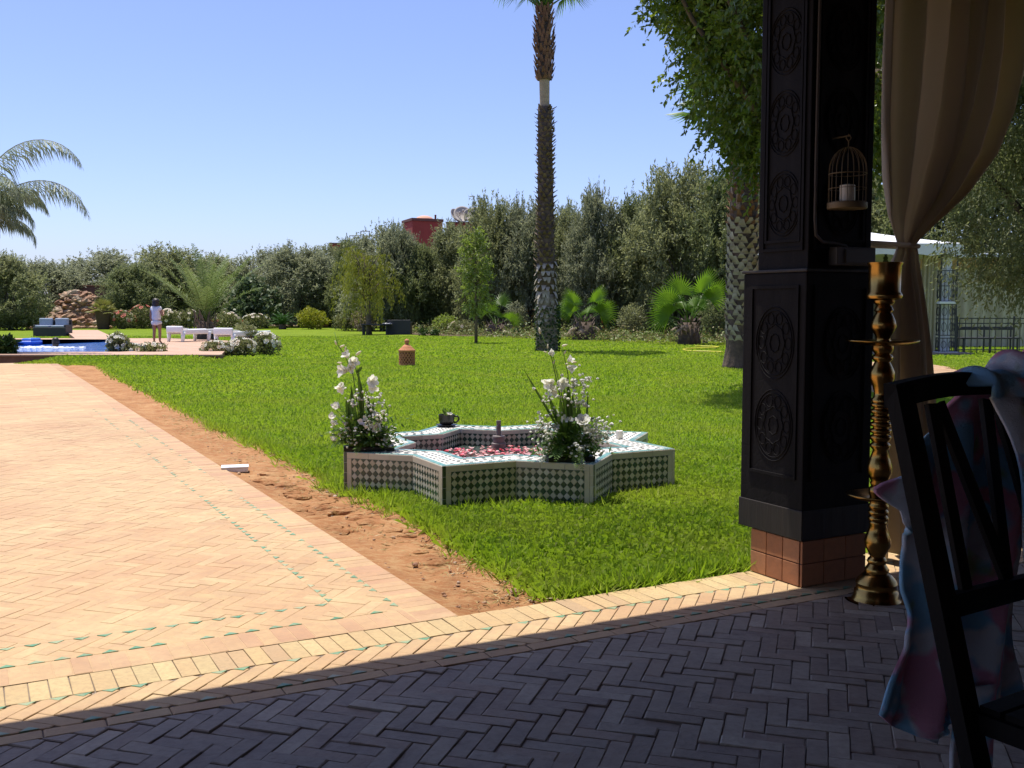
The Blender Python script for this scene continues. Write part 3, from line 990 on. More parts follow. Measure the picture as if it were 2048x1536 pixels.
MB().lathe([(0.01, zc(598)), (33 * mpp, zc(597)), (35 * mpp, zc(592)), (34 * mpp, zc(588)), (31 * mpp, zc(584)), (31 * mpp, zc(532)), (34 * mpp, zc(527)), (34 * mpp, zc(525)), (30 * mpp, zc(526)), (29 * mpp, zc(580)), (0.005, zc(581))], seg=32).build('cup', 'brass', cst, True, sharp=50)

# ---- dark folding chair with a towel over its back
mat('dark_wood', (0.005, 0.004, 0.004), (0.008, 0.006, 0.005), scale=10, spec=0.15, rough=0.6, bump=0.15, stretch=(1, 1, 0.1))
CT0 = Vector((0.832, 2.2, 1.127))
RD = Vector((0.84, 0.54, 0)).normalized()
FD = Vector((0.54, -0.84, 0)).normalized()
fl = CT0 + FD * 0.31; fl.z = 0
WID = 0.47
ch_ = thing('folding_chair', 'dark wooden folding chair seen from behind with a towel over it', 'chair', fl + RD * WID / 2)
cb0 = Vector(ch_.location)
def beam(mb, p, q, w, d, up=None):
    p, q = Vector(p), Vector(q)
    t = (q - p).normalized()
    x = RD - t * RD.dot(t)
    if x.length < 0.2: x = FD - t * FD.dot(t)
    x.normalize()
    y = t.cross(x)
    vs_ = []
    for e in (p, q):
        for sx, sy in ((-1, -1), (1, -1), (1, 1), (-1, 1)):
            vs_.append(e + x * sx * w / 2 + y * sy * d / 2 - cb0)
    mb.add(vs_, [(0, 3, 2, 1), (4, 5, 6, 7), (0, 1, 5, 4), (1, 2, 6, 5), (2, 3, 7, 6), (3, 0, 4, 7)])
    return mb
def on_back(s, h):              # point of the leaning back frame: s along the rail, h up 0..1
    return fl.lerp(CT0, h) + RD * s
for s_ in (0.0, WID): beam(MB(), on_back(s_, 0), on_back(s_, 1.0), 0.056, 0.032).build('back_post', 'dark_wood', ch_)
tr_ = MB()
N = 10
for k in range(N):
    f0, f1 = k / N, (k + 1) / N
    bow = lambda f: FD * (-0.018 * math.sin(PI * f)) + Vector((0, 0, 0.015 * math.sin(PI * f)))
    beam(tr_, on_back(-0.028 + (WID + 0.056) * f0, 0.985) + bow(f0) + FD * -0.004, on_back(-0.028 + (WID + 0.056) * f1 + 0.001, 0.985) + bow(f1) + FD * -0.004, 0.030, 0.052)
tr_.build('top_rail', 'dark_wood', ch_)
beam(MB(), on_back(0.028, 0.60), on_back(WID - 0.028, 0.60), 0.022, 0.05).build('lower_rail', 'dark_wood', ch_)
beam(MB(), on_back(0.028, 0.27), on_back(WID - 0.028, 0.27), 0.022, 0.035).build('stretcher', 'dark_wood', ch_)
for s0, s1 in ((0.10, 0.085), (0.125, 0.235), (0.30, 0.235), (0.345, 0.385)):
    beam(MB(), on_back(s0, 0.965), on_back(s1, 0.62), 0.035, 0.012).build('back_slat', 'dark_wood', ch_)
SZ = 0.45
bs = on_back(0, SZ / 1.127)
for s_ in (0.03, WID - 0.03):
    q0 = bs + RD * s_ - FD * 0.02; q1 = q0 + FD * 0.42
    beam(MB(), q0, q1, 0.03, 0.04).build('seat_rail', 'dark_wood', ch_)
    e0 = q1 - FD * 0.02 + Vector((0, 0, -0.02)); e1 = fl + RD * s_ - FD * 0.16; e1.z = 0
    beam(MB(), e0, e1, 0.032, 0.045).build('front_leg', 'dark_wood', ch_)
for k in range(7):
    q = bs + FD * (0.03 + k * 0.056) + Vector((0, 0, 0.026))
    beam(MB(), q + RD * 0.03, q + RD * (WID - 0.03), 0.045, 0.014).build('seat_slat', 'dark_wood', ch_)

m, n, b = _nodes('towel_cloth')
geo = n.nodes.new('ShaderNodeTexCoord').outputs['Object']
c = _mix(n, (0.90, 0.88, 0.92), (0.30, 0.62, 0.85), _ramp(n, [(0.45, 0, 0, 0), (0.53, 1, 1, 1)], _noise(n, 7.0, 2, 0.5, geo)))
gm = n.nodes.new('ShaderNodeMapping'); gm.inputs['Location'].default_value = (3.1, 1.7, 5.3); n.links.new(geo, gm.inputs[0])
c = _mix(n, c, (0.88, 0.34, 0.48), _ramp(n, [(0.49, 0, 0, 0), (0.56, 1, 1, 1)], _noise(n, 7.5, 2, 0.5, gm.outputs[0])))
gm2 = n.nodes.new('ShaderNodeMapping'); gm2.inputs['Location'].default_value = (8.1, 4.7, 1.3); n.links.new(geo, gm2.inputs[0])
c = _mix(n, c, (0.35, 0.5, 0.12), _ramp(n, [(0.64, 0, 0, 0), (0.70, 0.8, 0.8, 0.8)], _noise(n, 5.0, 3, 0.5, gm2.outputs[0])))
n.links.new(c, b.inputs['Base Color'])
b.inputs['Roughness'].default_value = 0.95
b.inputs['Sheen Weight'].default_value = 0.3
_bump(n, b, _noise(n, 150, 5, 0.9), 1.0, 0.008)
TW = thing('draped_towel', 'tie-dyed pink, blue and white towel draped over the folding chair', 'towel', on_back(0.3, 1.0) + Vector((0, 0, 0.04)))
tb0 = Vector(TW.location)
# outline of the hanging part, in pixels: rows of (y, left x)
TL = [(762, 1935), (800, 1915), (860, 1888), (900, 1850), (925, 1822), (950, 1796), (968, 1774), (982, 1756), (996, 1768), (1020, 1788), (1050, 1794), (1064, 1808), (1076, 1838), (1100, 1846), (1150, 1843), (1190, 1837), (1230, 1845), (1258, 1836), (1272, 1826), (1300, 1822), (1340, 1806), (1390, 1786), (1420, 1778), (1440, 1786), (1460, 1810), (1478, 1845), (1490, 1880)]
BO = CT0 - FD * 0.075           # plane of the hanging cloth, behind the frame
def on_towel(px, py, off=0.0):
    d = ray(px, py)
    o_ = Vector((0, 0, CAM_H))
    nrm = -FD
    t = (BO + nrm * off - o_).dot(nrm) / d.dot(nrm)
    return o_ + d * t
def towel_pt(u, v):
    py = 748 + (1490 - 748) * v
    lx = float(np.interp(py, [q[0] for q in TL], [q[1] for q in TL]))
    L_ = on_towel(lx, py)
    s0 = (L_ - CT0).dot(RD)
    s1 = 0.68 + 0.02 * math.sin(v * 6)
    s = s0 + (s1 - s0) * u
    z = L_.z
    fold = 0.030 * math.sin(s * 30 + v * 2.0) * min(1, v * 3) + 0.014 * math.sin(s * 61 + v * 7) * v + 0.02 * v
    near = 1 - min(1, u * 6)
    off = fold + 0.02 * near * math.sin(v * 15)
    if v < 0.10: off = -0.055 * (1 - v / 0.10) + off * v / 0.10
    p = CT0 + RD * s - FD * (0.075 + off)
    p.z = z - 0.03 * u * v * math.sin(s * 14)
    if v < 0.08: p.z += 0.012 * math.sin(s * 40)
    return tuple(p - tb0)
tw = MB(); tw.grid(towel_pt, 70, 90)
o = tw.build('back_fall', 'towel_cloth', TW, True)
sm = o.modifiers.new('thick', 'SOLIDIFY'); sm.thickness = 0.012; sm.offset = 1
# bunched part lying over the rail, falling in front of the back
def hump_pt(u, v):
    s = 0.245 + 0.43 * u
    hgt = 0.014 + 0.088 * (min(1, u * 1.25)) ** 0.8 + 0.012 * math.sin(u * 19) + 0.006 * math.sin(u * 41 + v * 9)
    ang = PI * (1 - v)
    w = 0.078 + 0.015 * math.sin(u * 13 + v * 4) + 0.005 * math.sin(u * 37)
    base_ = on_back(s, 0.985)
    p = base_ + FD * (-math.cos(ang) * -w * -1.0) 
    p = base_ - FD * (w * math.cos(PI * v)) + Vector((0, 0, hgt * math.sin(PI * v) ** 0.7 + 0.008))
    if v > 0.99 or v < 0.01: p.z -= 0.02
    return tuple(p - tb0)
hp = MB(); hp.grid(hump_pt, 30, 16)
o = hp.build('bunched_top', 'towel_cloth', TW, True)
sm = o.modifiers.new('thick', 'SOLIDIFY'); sm.thickness = 0.012; sm.offset = 1
def front_pt(u, v):
    s = 0.26 + 0.40 * u + 0.02 * math.sin(v * 9)
    hgt = 0.975 - 0.66 * v
    p = on_back(s, hgt) + FD * (0.06 + 0.018 * math.sin(s * 44 + v * 3))
    p.z -= 0.0
    return tuple(p - tb0)
fp = MB(); fp.grid(front_pt, 30, 24)
o = fp.build('front_fall', 'towel_cloth', TW, True)
sm = o.modifiers.new('thick', 'SOLIDIFY'); sm.thickness = 0.012; sm.offset = 1
# the longer layer under the hem
def under_pt(u, v):
    py = 1380 + 210 * v
    L_ = on_towel(1905 - 30 * v + 6 * math.sin(v * 9), py)
    s0 = (L_ - CT0).dot(RD)
    s = s0 + (0.47 - s0) * u
    p = CT0 + RD * s - FD * (0.052 + 0.012 * math.sin(s * 38))
    p.z = L_.z
    return tuple(p - tb0)
up_ = MB(); up_.grid(under_pt, 30, 16)
o = up_.build('under_layer', 'towel_cloth', TW, True)
sm = o.modifiers.new('thick', 'SOLIDIFY'); sm.thickness = 0.010; sm.offset = 1
# ================================================================== STAR FOUNTAIN
FZ = 0.272
RIM = 0.27
C45, C22 = math.cos(PI / 4), math.cos(PI / 8)
def star(Rr):
    pts = []
    for k in range(8):
        t = R(FROT + 45 * k)
        pts.append((Rr * math.cos(t), Rr * math.sin(t)))
        t = R(FROT + 45 * k + 22.5)
        rn = Rr * C45 / C22
        pts.append((rn * math.cos(t), rn * math.sin(t)))
    return pts
mat('white_plaster', (0.62, 0.60, 0.54), (0.50, 0.47, 0.41), scale=14, rough=0.55, bump=0.15, bscale=80)
piece_mat('white_tile', [(0.56, 0.49, 0.37), (0.49, 0.42, 0.30), (0.62, 0.56, 0.44), (0.50, 0.42, 0.29)], rough=0.3, namt=0.25, ncol=(0.38, 0.34, 0.27), bump=0.1, spec=0.5)
piece_mat('dark_tile', [(0.020, 0.055, 0.040), (0.030, 0.075, 0.055), (0.015, 0.035, 0.028), (0.035, 0.06, 0.035)], rough=0.22, namt=0.2, ncol=(0.12, 0.12, 0.09), bump=0.08, spec=0.6)
piece_mat('rim_green', [(0.10, 0.27, 0.22), (0.16, 0.33, 0.28), (0.06, 0.19, 0.17), (0.30, 0.40, 0.36), (0.12, 0.30, 0.22), (0.22, 0.30, 0.30)], rough=0.25, namt=0.35, ncol=(0.45, 0.45, 0.38), bump=0.08, spec=0.3)
mat('basin_water', (0.05, 0.07, 0.06), rough=0.03, spec=0.6, bump=0.05, bscale=14)
ft = thing('star_fountain', 'low eight-pointed star fountain covered in green and white mosaic tiles', 'fountain', FC)
RI = FR - RIM * math.sqrt(2)
so, si = star(FR), star(RI)
fb = MB()
vs_ = [(x, y, -0.06) for x, y in so] + [(x, y, FZ) for x, y in so] + [(x, y, FZ) for x, y in si] + [(x, y, 0.02) for x, y in si]
fs_ = []
for i in range(16):
    j = (i + 1) % 16
    for l in range(3): fs_.append((l * 16 + i, l * 16 + j, (l + 1) * 16 + j, (l + 1) * 16 + i))
fs_.append(tuple(range(48, 64)))
fb.add(vs_, fs_)
fb.build('basin', 'white_plaster', ft)
wt = MB(); wt.add([(x * 0.999, y * 0.999, 0.135) for x, y in si], [tuple(range(16))])
wt.build('water', 'basin_water', ft)

def tile_set(items, name, m, stuff_name, maxn=300):
    """items: (list of 3D points, outward normal) in fountain coordinates"""
    lst = []
    for pts, nr in items:
        c = sum((Vector(p) for p in pts), Vector()) / len(pts)
        w = c + FC
        facing = (Vector((0, 0, CAM_H)) - w).dot(Vector(nr))
        pp = [proj(Vector(p) + FC) for p in pts]
        a_ = area2([(p[0], p[1]) for p in pp]) if all(pp) else 0
        lst.append((a_ if facing > 0 else a_ * 0.001, pts, nr, c))
    lst.sort(key=lambda t: -t[0])
    rest = MB()
    T = 0.0025
    for k, (a_, pts, nr, c) in enumerate(lst):
        nr = Vector(nr)
        jit = nr * (((k * 7919) % 13) / 13 * 0.0008)
        n_ = len(pts)
        top = [Vector(p) + nr * T + jit for p in pts]
        bot = [Vector(p) - nr * 0.001 for p in pts]
        if k >= maxn:
            rest.add(bot + top, [(i, (i + 1) % n_, n_ + (i + 1) % n_, n_ + i) for i in range(n_)] + [tuple(range(n_, 2 * n_))])
            continue
        mb = MB()
        ins = [p + (c + nr * T - p).normalized() * 0.0012 for p in top]
        top2 = [p - nr * 0.0008 for p in top]
        mb.add([p - c for p in bot + top2 + ins], [(i, (i + 1) % n_, n_ + (i + 1) % n_, n_ + i) for i in range(n_)] + [(n_ + i, n_ + (i + 1) % n_, 2 * n_ + (i + 1) % n_, 2 * n_ + i) for i in range(n_)] + [tuple(range(2 * n_, 3 * n_))])
        mb.build(name, m, ft, loc=c)
    if rest.v: tag(rest.build(stuff_name, m, ft), kind='stuff')

dark, white, strips = [], [], []
def wall_tiles(p, q, zt, zb, pt_first, outer):
    p, q = Vector((*p, 0)), Vector((*q, 0))
    L = (q - p).length
    u = (q - p) / L
    nr = Vector((u.y, -u.x, 0))                    # outward for ccw outline
    if not outer: nr = -nr
    lo, hi = (0.062, L - 0.004) if pt_first else (0.004, L - 0.062)
    if not outer: lo, hi = 0.006, L - 0.006
    def P3(x, z): return tuple(p + u * x + Vector((0, 0, z)))
    band = 0.042 if outer else 0.034
    t1 = zt - band
    dx, dz = 0.0470, 0.0510
    ncol = int((hi - lo) / dx) + 2
    nrow = int((t1 - zb) / dz) + 2
    off = (hi - lo - int((hi - lo) / dx) * dx) / 2
    for ci in range(-1, ncol):
        for ri in range(nrow):
            for kind in (0, 1):
                cx = lo + off + (ci + 0.5 * (1 - kind)) * dx + (0 if kind == 0 else 0)
                cz = t1 - ri * dz - (0 if kind == 0 else dz / 2)
                if kind == 1: cx = lo + off + ci * dx
                g_ = 0.0012
                pl = [(cx - dx / 2 + g_, cz), (cx, cz - dz / 2 + g_), (cx + dx / 2 - g_, cz), (cx, cz + dz / 2 - g_)]
                for ax, lim, less in ((0, hi, True), (0, lo, False), (1, t1 - 0.001, True), (1, zb, False)):
                    if len(pl) >= 3: pl = clip_poly(pl, ax, lim, less)
                if len(pl) < 3 or area2(pl) < 0.00012: continue
                pts = [P3(x, z) for x, z in pl]
                # keep winding outward
                a_, b_, c_ = Vector(pts[0]), Vector(pts[1]), Vector(pts[2])
                if (b_ - a_).cross(c_ - b_).dot(nr) < 0: pts = pts[::-1]
                (dark if kind == 0 else white).append((pts, nr))
    # plain white border strips
    def strip(x0, x1, z0, z1, lst):
        pts = [P3(x0, z0), P3(x1, z0), P3(x1, z1), P3(x0, z1)]
        a_, b_, c_ = Vector(pts[0]), Vector(pts[1]), Vector(pts[2])
        if (b_ - a_).cross(c_ - b_).dot(nr) < 0: pts = pts[::-1]
        lst.append((pts, nr))
    nb = max(2, int(round((L - 0.03) / 0.17)))
    e0, e1 = (0.026, L - 0.003) if pt_first else (0.003, L - 0.026)
    for k in range(nb):
        strip(e0 + (e1 - e0) * k / nb + 0.001, e0 + (e1 - e0) * (k + 1) / nb - 0.001, t1 + 0.0015, zt - 0.003, strips)
    if outer:
        s0, s1 = (0.026, 0.060) if pt_first else (L - 0.060, L - 0.026)
        for k in range(2): strip(s0, s1, zb + (t1 - zb) * k / 2 + 0.001, zb + (t1 - zb) * (k + 1) / 2 - 0.001, strips)
        s0, s1 = (0.002, 0.024) if pt_first else (L - 0.024, L - 0.002)
        for k in range(4): strip(s0, s1, zb + (zt - zb) * k / 4 + 0.0015, zb + (zt - zb) * (k + 1) / 4 - 0.0015, dark_c if pt_first else strips)
dark_c = []
for i in range(16):
    j = (i + 1) % 16
    wall_tiles(so[i], so[j], FZ, -0.02, i % 2 == 0, True)
    wall_tiles(si[i], si[j], FZ, 0.10, i % 2 == 0, False)
tile_set(dark, 'diamond_tile', 'dark_tile', 'diamond_tile_rows')
tile_set(white, 'white_diamond_tile', 'white_tile', 'white_diamond_tile_rows')
tile_set(strips, 'border_tile', 'white_tile', 'border_tile_rows')
tile_set(dark_c, 'corner_tile', 'dark_tile', 'corner_tile_rows')
# ---- rim: green tiles along both edges, white field with dark dashes
rimt, dash = [], []
UPV = Vector((0, 0, 1))
for ring, inner in ((so, False), (si, True)):
    for i in range(16):
        p, q = Vector((*ring[i], FZ)), Vector((*ring[(i + 1) % 16], FZ))
        L = (q - p).length
        u = (q - p) / L
        inn = Vector((-u.y, u.x, 0))
        if inner: inn = -inn
        ptf = (i % 2 == 0)
        w0, w1 = 0.004, 0.044
        def ends(o_):
            # how the edge shortens at a point and lengthens at a notch when moved inward
            sg = -1 if inner else 1
            a_, b_ = (sg * o_, sg * o_ * 0.4142) if ptf else (-sg * o_ * 0.4142, -sg * o_)
            return a_, L + b_
        n_ = max(3, int(round(L / 0.078)))
        for k in range(n_):
            f0, f1 = k / n_, (k + 1) / n_
            s0, e0 = ends(w0); s1, e1 = ends(w1)
            g0 = 0.0016
            pts = [p + inn * w0 + u * (s0 + (e0 - s0) * f0 + g0), p + inn * w0 + u * (s0 + (e0 - s0) * f1 - g0), p + inn * w1 + u * (s1 + (e1 - s1) * f1 - g0), p + inn * w1 + u * (s1 + (e1 - s1) * f0 + g0)]
            if inner: pts = pts[::-1]
            rimt.append((pts, UPV))
        if not inner:
            for r_, o_ in enumerate((0.070, 0.113, 0.156, 0.199)):
                s0, e0 = ends(o_)
                n2 = int((e0 - s0) / 0.062)
                for k in range(n2):
                    x0 = s0 + 0.014 + k * (e0 - s0) / n2 + (0.02 if r_ % 2 else 0)
                    if x0 + 0.036 > e0: continue
                    pts = [p + inn * o_ + u * x0, p + inn * o_ + u * (x0 + 0.024), p + inn * (o_ + 0.010) + u * (x0 + 0.030), p + inn * (o_ + 0.010) + u * (x0 + 0.006)]
                    dash.append((pts, UPV))
tile_set(rimt, 'rim_tile', 'rim_green', 'rim_tile_rows')
tile_set(dash, 'rim_dash_tile', 'dark_tile', 'rim_dash_tiles', 0)
# ---- nozzle
mat('nozzle_grey', (0.13, 0.105, 0.095), (0.20, 0.17, 0.15), scale=30, rough=0.6)
nzp = (G(997, 905, 0.13) - FC); nzp.z = 0
nzx = (nzp.x, nzp.y + 0.12, 0)
MB().lathe([(0.060, 0.02), (0.060, 0.19), (0.048, 0.195), (0.048, 0.235), (0.052, 0.24), (0.050, 0.25), (0.022, 0.255)], nzx, 24).build('nozzle_base', 'nozzle_grey', ft, True, sharp=35)
MB().lathe([(0.020, 0.25), (0.020, 0.335), (0.017, 0.338), (0.019, 0.345), (0.019, 0.375), (0.012, 0.377), (0.003, 0.36)], nzx, 16).build('nozzle_pipe', 'nozzle_grey', ft, True, sharp=35)
# ---- floating petals
leaf_mat('petal_red', [(0.55, 0.03, 0.06), (0.62, 0.10, 0.14), (0.70, 0.45, 0.42), (0.45, 0.02, 0.04), (0.75, 0.62, 0.58), (0.60, 0.05, 0.16)], transl=0.2)
rg = random.Random(8)
pm = MB()
for k in range(520):
    th = rg.uniform(0, 2 * PI); rr = RI * 0.72 * math.sqrt(rg.random())
    x, y = rr * math.cos(th), rr * math.sin(th)
    s_ = rg.uniform(0.016, 0.034)
    az = rg.uniform(0, 2 * PI)
    z0 = 0.138 + rg.uniform(0, 0.014)
    ring = []
    for q in range(7):
        t = 2 * PI * q / 7
        e = s_ * (1 if q % 7 else 0.7)
        ring.append((x + e * math.cos(t) * math.cos(az) - 0.7 * e * math.sin(t) * math.sin(az), y + e * math.cos(t) * math.sin(az) + 0.7 * e * math.sin(t) * math.cos(az), z0 + 0.012 * abs(math.cos(t))))
    pm.add(ring + [(x, y, z0 - 0.002)], [(q, (q + 1) % 7, 7) for q in range(7)])
pt_ = pm.build('floating_petals', 'petal_red')
pt_.location = FC
tag(pt_, 'red, pink and white rose petals floating in the star fountain', 'petals', kind='stuff')

# ================================================================== FLOWERS ON THE FOUNTAIN
leaf_mat('flower_white', [(0.82, 0.81, 0.73), (0.85, 0.84, 0.78), (0.80, 0.78, 0.66)], transl=0.5, tcol=(0.8, 0.78, 0.62))
leaf_mat('flower_cream', [(0.78, 0.72, 0.50), (0.80, 0.75, 0.58), (0.72, 0.62, 0.38)], transl=0.3)
leaf_mat('breath_white', [(0.78, 0.76, 0.66), (0.80, 0.79, 0.72), (0.66, 0.66, 0.48)], transl=0.2)
leaf_mat('stem_green', [(0.10, 0.19, 0.03), (0.14, 0.24, 0.04)], transl=0.15)
leaf_mat('bouquet_leaf', [(0.035, 0.085, 0.015), (0.06, 0.13, 0.02), (0.09, 0.17, 0.03)], transl=0.3, tcol=(0.2, 0.33, 0.03))
leaf_mat('fern_leaf', [(0.07, 0.16, 0.02), (0.11, 0.21, 0.03), (0.15, 0.25, 0.05)], transl=0.35, tcol=(0.25, 0.4, 0.05))
mat('tray_black', (0.012, 0.012, 0.012), rough=0.5)
mat('ribbon_white', (0.72, 0.72, 0.76), rough=0.35)

def petal_strip(mb, c, axis, out, L, Wd, curl, n_=4):
    """one curved petal from c along axis, opening towards out"""
    axis, out = axis.normalized(), out.normalized()
    side = axis.cross(out)
    side = side.normalized() if side.length > 1e-5 else axis.orthogonal().normalized()
    vs_ = []
    for k in range(n_ + 1):
        f = k / n_
        ang = curl * f
        d = axis * math.cos(ang) + out * math.sin(ang)
        p = c + (axis * (math.sin(ang) / max(ang, 1e-3)) + out * ((1 - math.cos(ang)) / max(ang, 1e-3))) * L * f if ang > 1e-3 else c + axis * L * f
        w = Wd * (math.sin(PI * min(1, 0.12 + 0.80 * f)) ** 0.8)
        vs_ += [p - side * w / 2, p + out * (-w * 0.12), p + side * w / 2]
    fs_ = []
    for k in range(n_):
        a_ = k * 3
        fs_ += [(a_, a_ + 1, a_ + 4, a_ + 3), (a_ + 1, a_ + 2, a_ + 5, a_ + 4)]
    mb.add(vs_, fs_)
def floret(c, d, size, m, parent, rng, name='blossom', petals=6, curl=1.25):
    """trumpet flower opening along d"""
    mb = MB()
    d = Vector(d).normalized()
    x = d.orthogonal().normalized(); y = d.cross(x)
    for k in range(petals):
        t = 2 * PI * k / petals + rng.uniform(-0.2, 0.2)
        o_ = x * math.cos(t) + y * math.sin(t)
        petal_strip(mb, Vector(c), d, o_, size * rng.uniform(0.9, 1.15), size * 0.62, curl * rng.uniform(0.7, 1.2))
    return mb.build(name, m, parent, True)
def rose(c, d, size, m, parent, rng):
    mb = MB()
    d = Vector(d).normalized()
    x = d.orthogonal().normalized(); y = d.cross(x)
    for ring, (n_, cu, sz) in enumerate(((4, 0.35, 0.75), (5, 0.8, 0.95), (6, 1.35, 1.1))):
        for k in range(n_):
            t = 2 * PI * k / n_ + ring * 0.5
            petal_strip(mb, Vector(c), d, x * math.cos(t) + y * math.sin(t), size * sz, size * 0.85, cu)
    return mb.build('blossom', m, parent, True)
def bud(c, d, L, m, parent):
    d = Vector(d).normalized(); c = Vector(c)
    mb = MB(); mb.tube([c, c + d * L * 0.3, c + d * L * 0.7, c + d * L], [L * 0.10, L * 0.2, L * 0.16, L * 0.03], 7)
    return mb.build('bud', m, parent, True)
def blade(p, q, w, bend, m, parent, name='long_leaf'):
    p, q = Vector(p), Vector(q)
    t = (q - p)
    side = t.cross(Vector((0, -1, 0.2))).normalized()
    mb = MB(); n_ = 7
    vs_ = []
    for k in range(n_ + 1):
        f = k / n_
        c = p.lerp(q, f) + Vector(bend) * math.sin(PI * f) * 0.5 - Vector((0, 0, 1)) * 0.0
        ww = w * (math.sin(PI * (0.15 + 0.83 * f)) ** 0.7)
        vs_ += [c - side * ww / 2, c + Vector((0, 0.004, 0)), c + side * ww / 2]
    fs_ = []
    for k in range(n_):
        a_ = k * 3
        fs_ += [(a_, a_ + 1, a_ + 4, a_ + 3), (a_ + 1, a_ + 2, a_ + 5, a_ + 4)]
    mb.add(vs_, fs_)
    return mb.build(name, m, parent, True)
def fern(p, q, w, droop, m, parent, rng, name='fern_frond', n_=16):
    p, q = Vector(p), Vector(q)
    mb = MB()
    pts = [p.lerp(q, k / 12) + Vector((0, 0, 1)) * (droop * math.sin(PI * k / 12)) for k in range(13)]
    mb.tube(pts, [0.0022 * (1 - 0.7 * k / 12) for k in range(13)], 4)
    for k in range(1, n_):
        f = k / n_
        i = min(11, int(f * 12)); c = pts[i].lerp(pts[i + 1], f * 12 - i)
        t = (pts[i + 1] - pts[i]).normalized()
        sd = t.cross(Vector((0, 0, 1)))
        sd = sd.normalized() if sd.length > 1e-4 else Vector((1, 0, 0))
        for sg in (-1, 1):
            L = w * math.sin(PI * (0.15 + 0.8 * f)) * rng.uniform(0.8, 1.1)
            d = (sd * sg + t * 0.55 + Vector((0, 0, -0.15))).normalized()
            up_ = t * L * 0.16
            mb.add([c, c + d * L * 0.5 + up_, c + d * L, c + d * L * 0.5 - up_], [(0, 1, 2, 3)])
    return mb.build(name, m, parent)
def breath(cs, parent, rng, root, per=17, spread=0.034, m='breath_white'):
    """sprays of tiny white flowers"""
    for c in cs:
        c = Vector(c)
        st = MB(); fl_ = MB()
        st.tube([Vector(root), Vector(root).lerp(c, 0.5) + Vector((0, 0, 0.01)), c - Vector((0, 0, 0.02))], [0.0016, 0.0012, 0.001], 4)
        for k in range(per):
            q = c + Vector((rng.gauss(0, spread), rng.gauss(0, spread), rng.gauss(0, spread * 0.8)))
            st.tube([c - Vector((0, 0, 0.03)), q], 0.0007, 3, False)
            r_ = rng.uniform(0.006, 0.0125)
            fl_.ball(q, (r_, r_, r_ * 0.8), 6, 4, 0.25, rng)
        s_ = st.build('spray', 'stem_green', parent)
        tag(fl_.build('tiny_flowers', m, s_), kind='stuff')

def bouquet(name, label, Y, base_px, glads, lower, breaths, blades, ferns, ribbons, seed, tray_w):
    rng = random.Random(seed)
    bp = AY(base_px[0], base_px[1], Y); bp.z = FZ + 0.0035
    t = thing(name, label, 'flowers', bp, group='white flower arrangements on the fountain')
    B = lambda px, py, dy=0.0: AY(px, py, Y + dy) - bp
    MB().cbox((0, 0, 0.016), (tray_w, 0.13, 0.032), 0.006, rz=0.15).build('tray', 'tray_black', t)
    MB().cbox((0, 0, 0.05), (tray_w * 0.8, 0.10, 0.035), 0.012, rz=0.15).build('foam_block', 'bouquet_leaf', t)
    # dense dark leaves round the foot
    r2 = np.random.default_rng(seed)
    n_ = 900
    P = np.stack([r2.normal(size=n_) * tray_w * 0.28, r2.normal(size=n_) * 0.05, np.abs(r2.normal(size=n_)) * 0.10 + 0.03], 1)
    D = np.stack([r2.normal(size=n_), r2.normal(size=n_), r2.normal(size=n_) * 0.6 + 0.5], 1)
    tag(np_obj('leaf_filling', leaf_quads(P, D, r2.uniform(0.03, 0.075, n_), 0.018, r2), 'bouquet_leaf', t), kind='stuff')
    for stem, flowers, buds_ in glads:
        pts = [B(*p) for p in stem]
        MB().tube(pts, [0.0055 - 0.0035 * k / (len(pts) - 1) for k in range(len(pts))], 6).build('stem', 'stem_green', t, True)
        for (px, py, sz, dx, dz) in flowers:
            c = B(px, py, rng.uniform(-0.02, 0.01)); sz *= 1.35
            floret(c - Vector((dx, -0.5, dz)).normalized() * sz * 0.35, (dx, -0.55, dz), sz, 'flower_white', t, rng)
        for (px, py, L, dx, dz) in buds_: bud(B(px, py), (dx, -0.1, dz), L, 'flower_cream', t)
    for (px, py, sz, kind) in lower:
        c = B(px, py, rng.uniform(-0.06, 0.0)); sz *= 1.3
        d = (rng.uniform(-0.5, 0.5), -0.7, rng.uniform(0.2, 0.8))
        if kind == 'r': rose(c, d, sz, 'flower_cream' if rng.random() < 0.5 else 'flower_white', t, rng)
        else: floret(c, d, sz, 'flower_white', t, rng, petals=5)
        MB().tube([Vector((c.x * 0.2, 0, 0.06)), c * 0.6 + Vector((0, 0, 0.02)), c], [0.0025, 0.002, 0.002], 4).build('stem', 'stem_green', t)
    breath([B(px, py, rng.uniform(-0.08, 0.05)) for px, py in breaths], t, rng, (0, 0, 0.06))
    for (p, q, w, bx) in blades: blade(B(*p), B(*q), w * 1.25, (bx, 0, 0), 'bouquet_leaf' if w > 0.014 else 'stem_green', t)
    for (p, q, w, dr, dy) in ferns: fern(B(*p), B(q[0], q[1], dy), w * 1.2, dr, 'fern_leaf', t, rng)
    for (p, q) in ribbons:
        a_, b_ = B(*p, -0.08), B(*q, -0.10)
        mb = MB()
        mb.grid(lambda u, v: tuple(a_.lerp(b_, v) + Vector(((u - 0.5) * 0.03, -0.012 * math.sin(v * 5 + u), 0.012 * math.sin(v * 6.0 + 1.5 * u)))), 3, 10)
        mb.build('ribbon', 'ribbon_white', t, True)
    return t
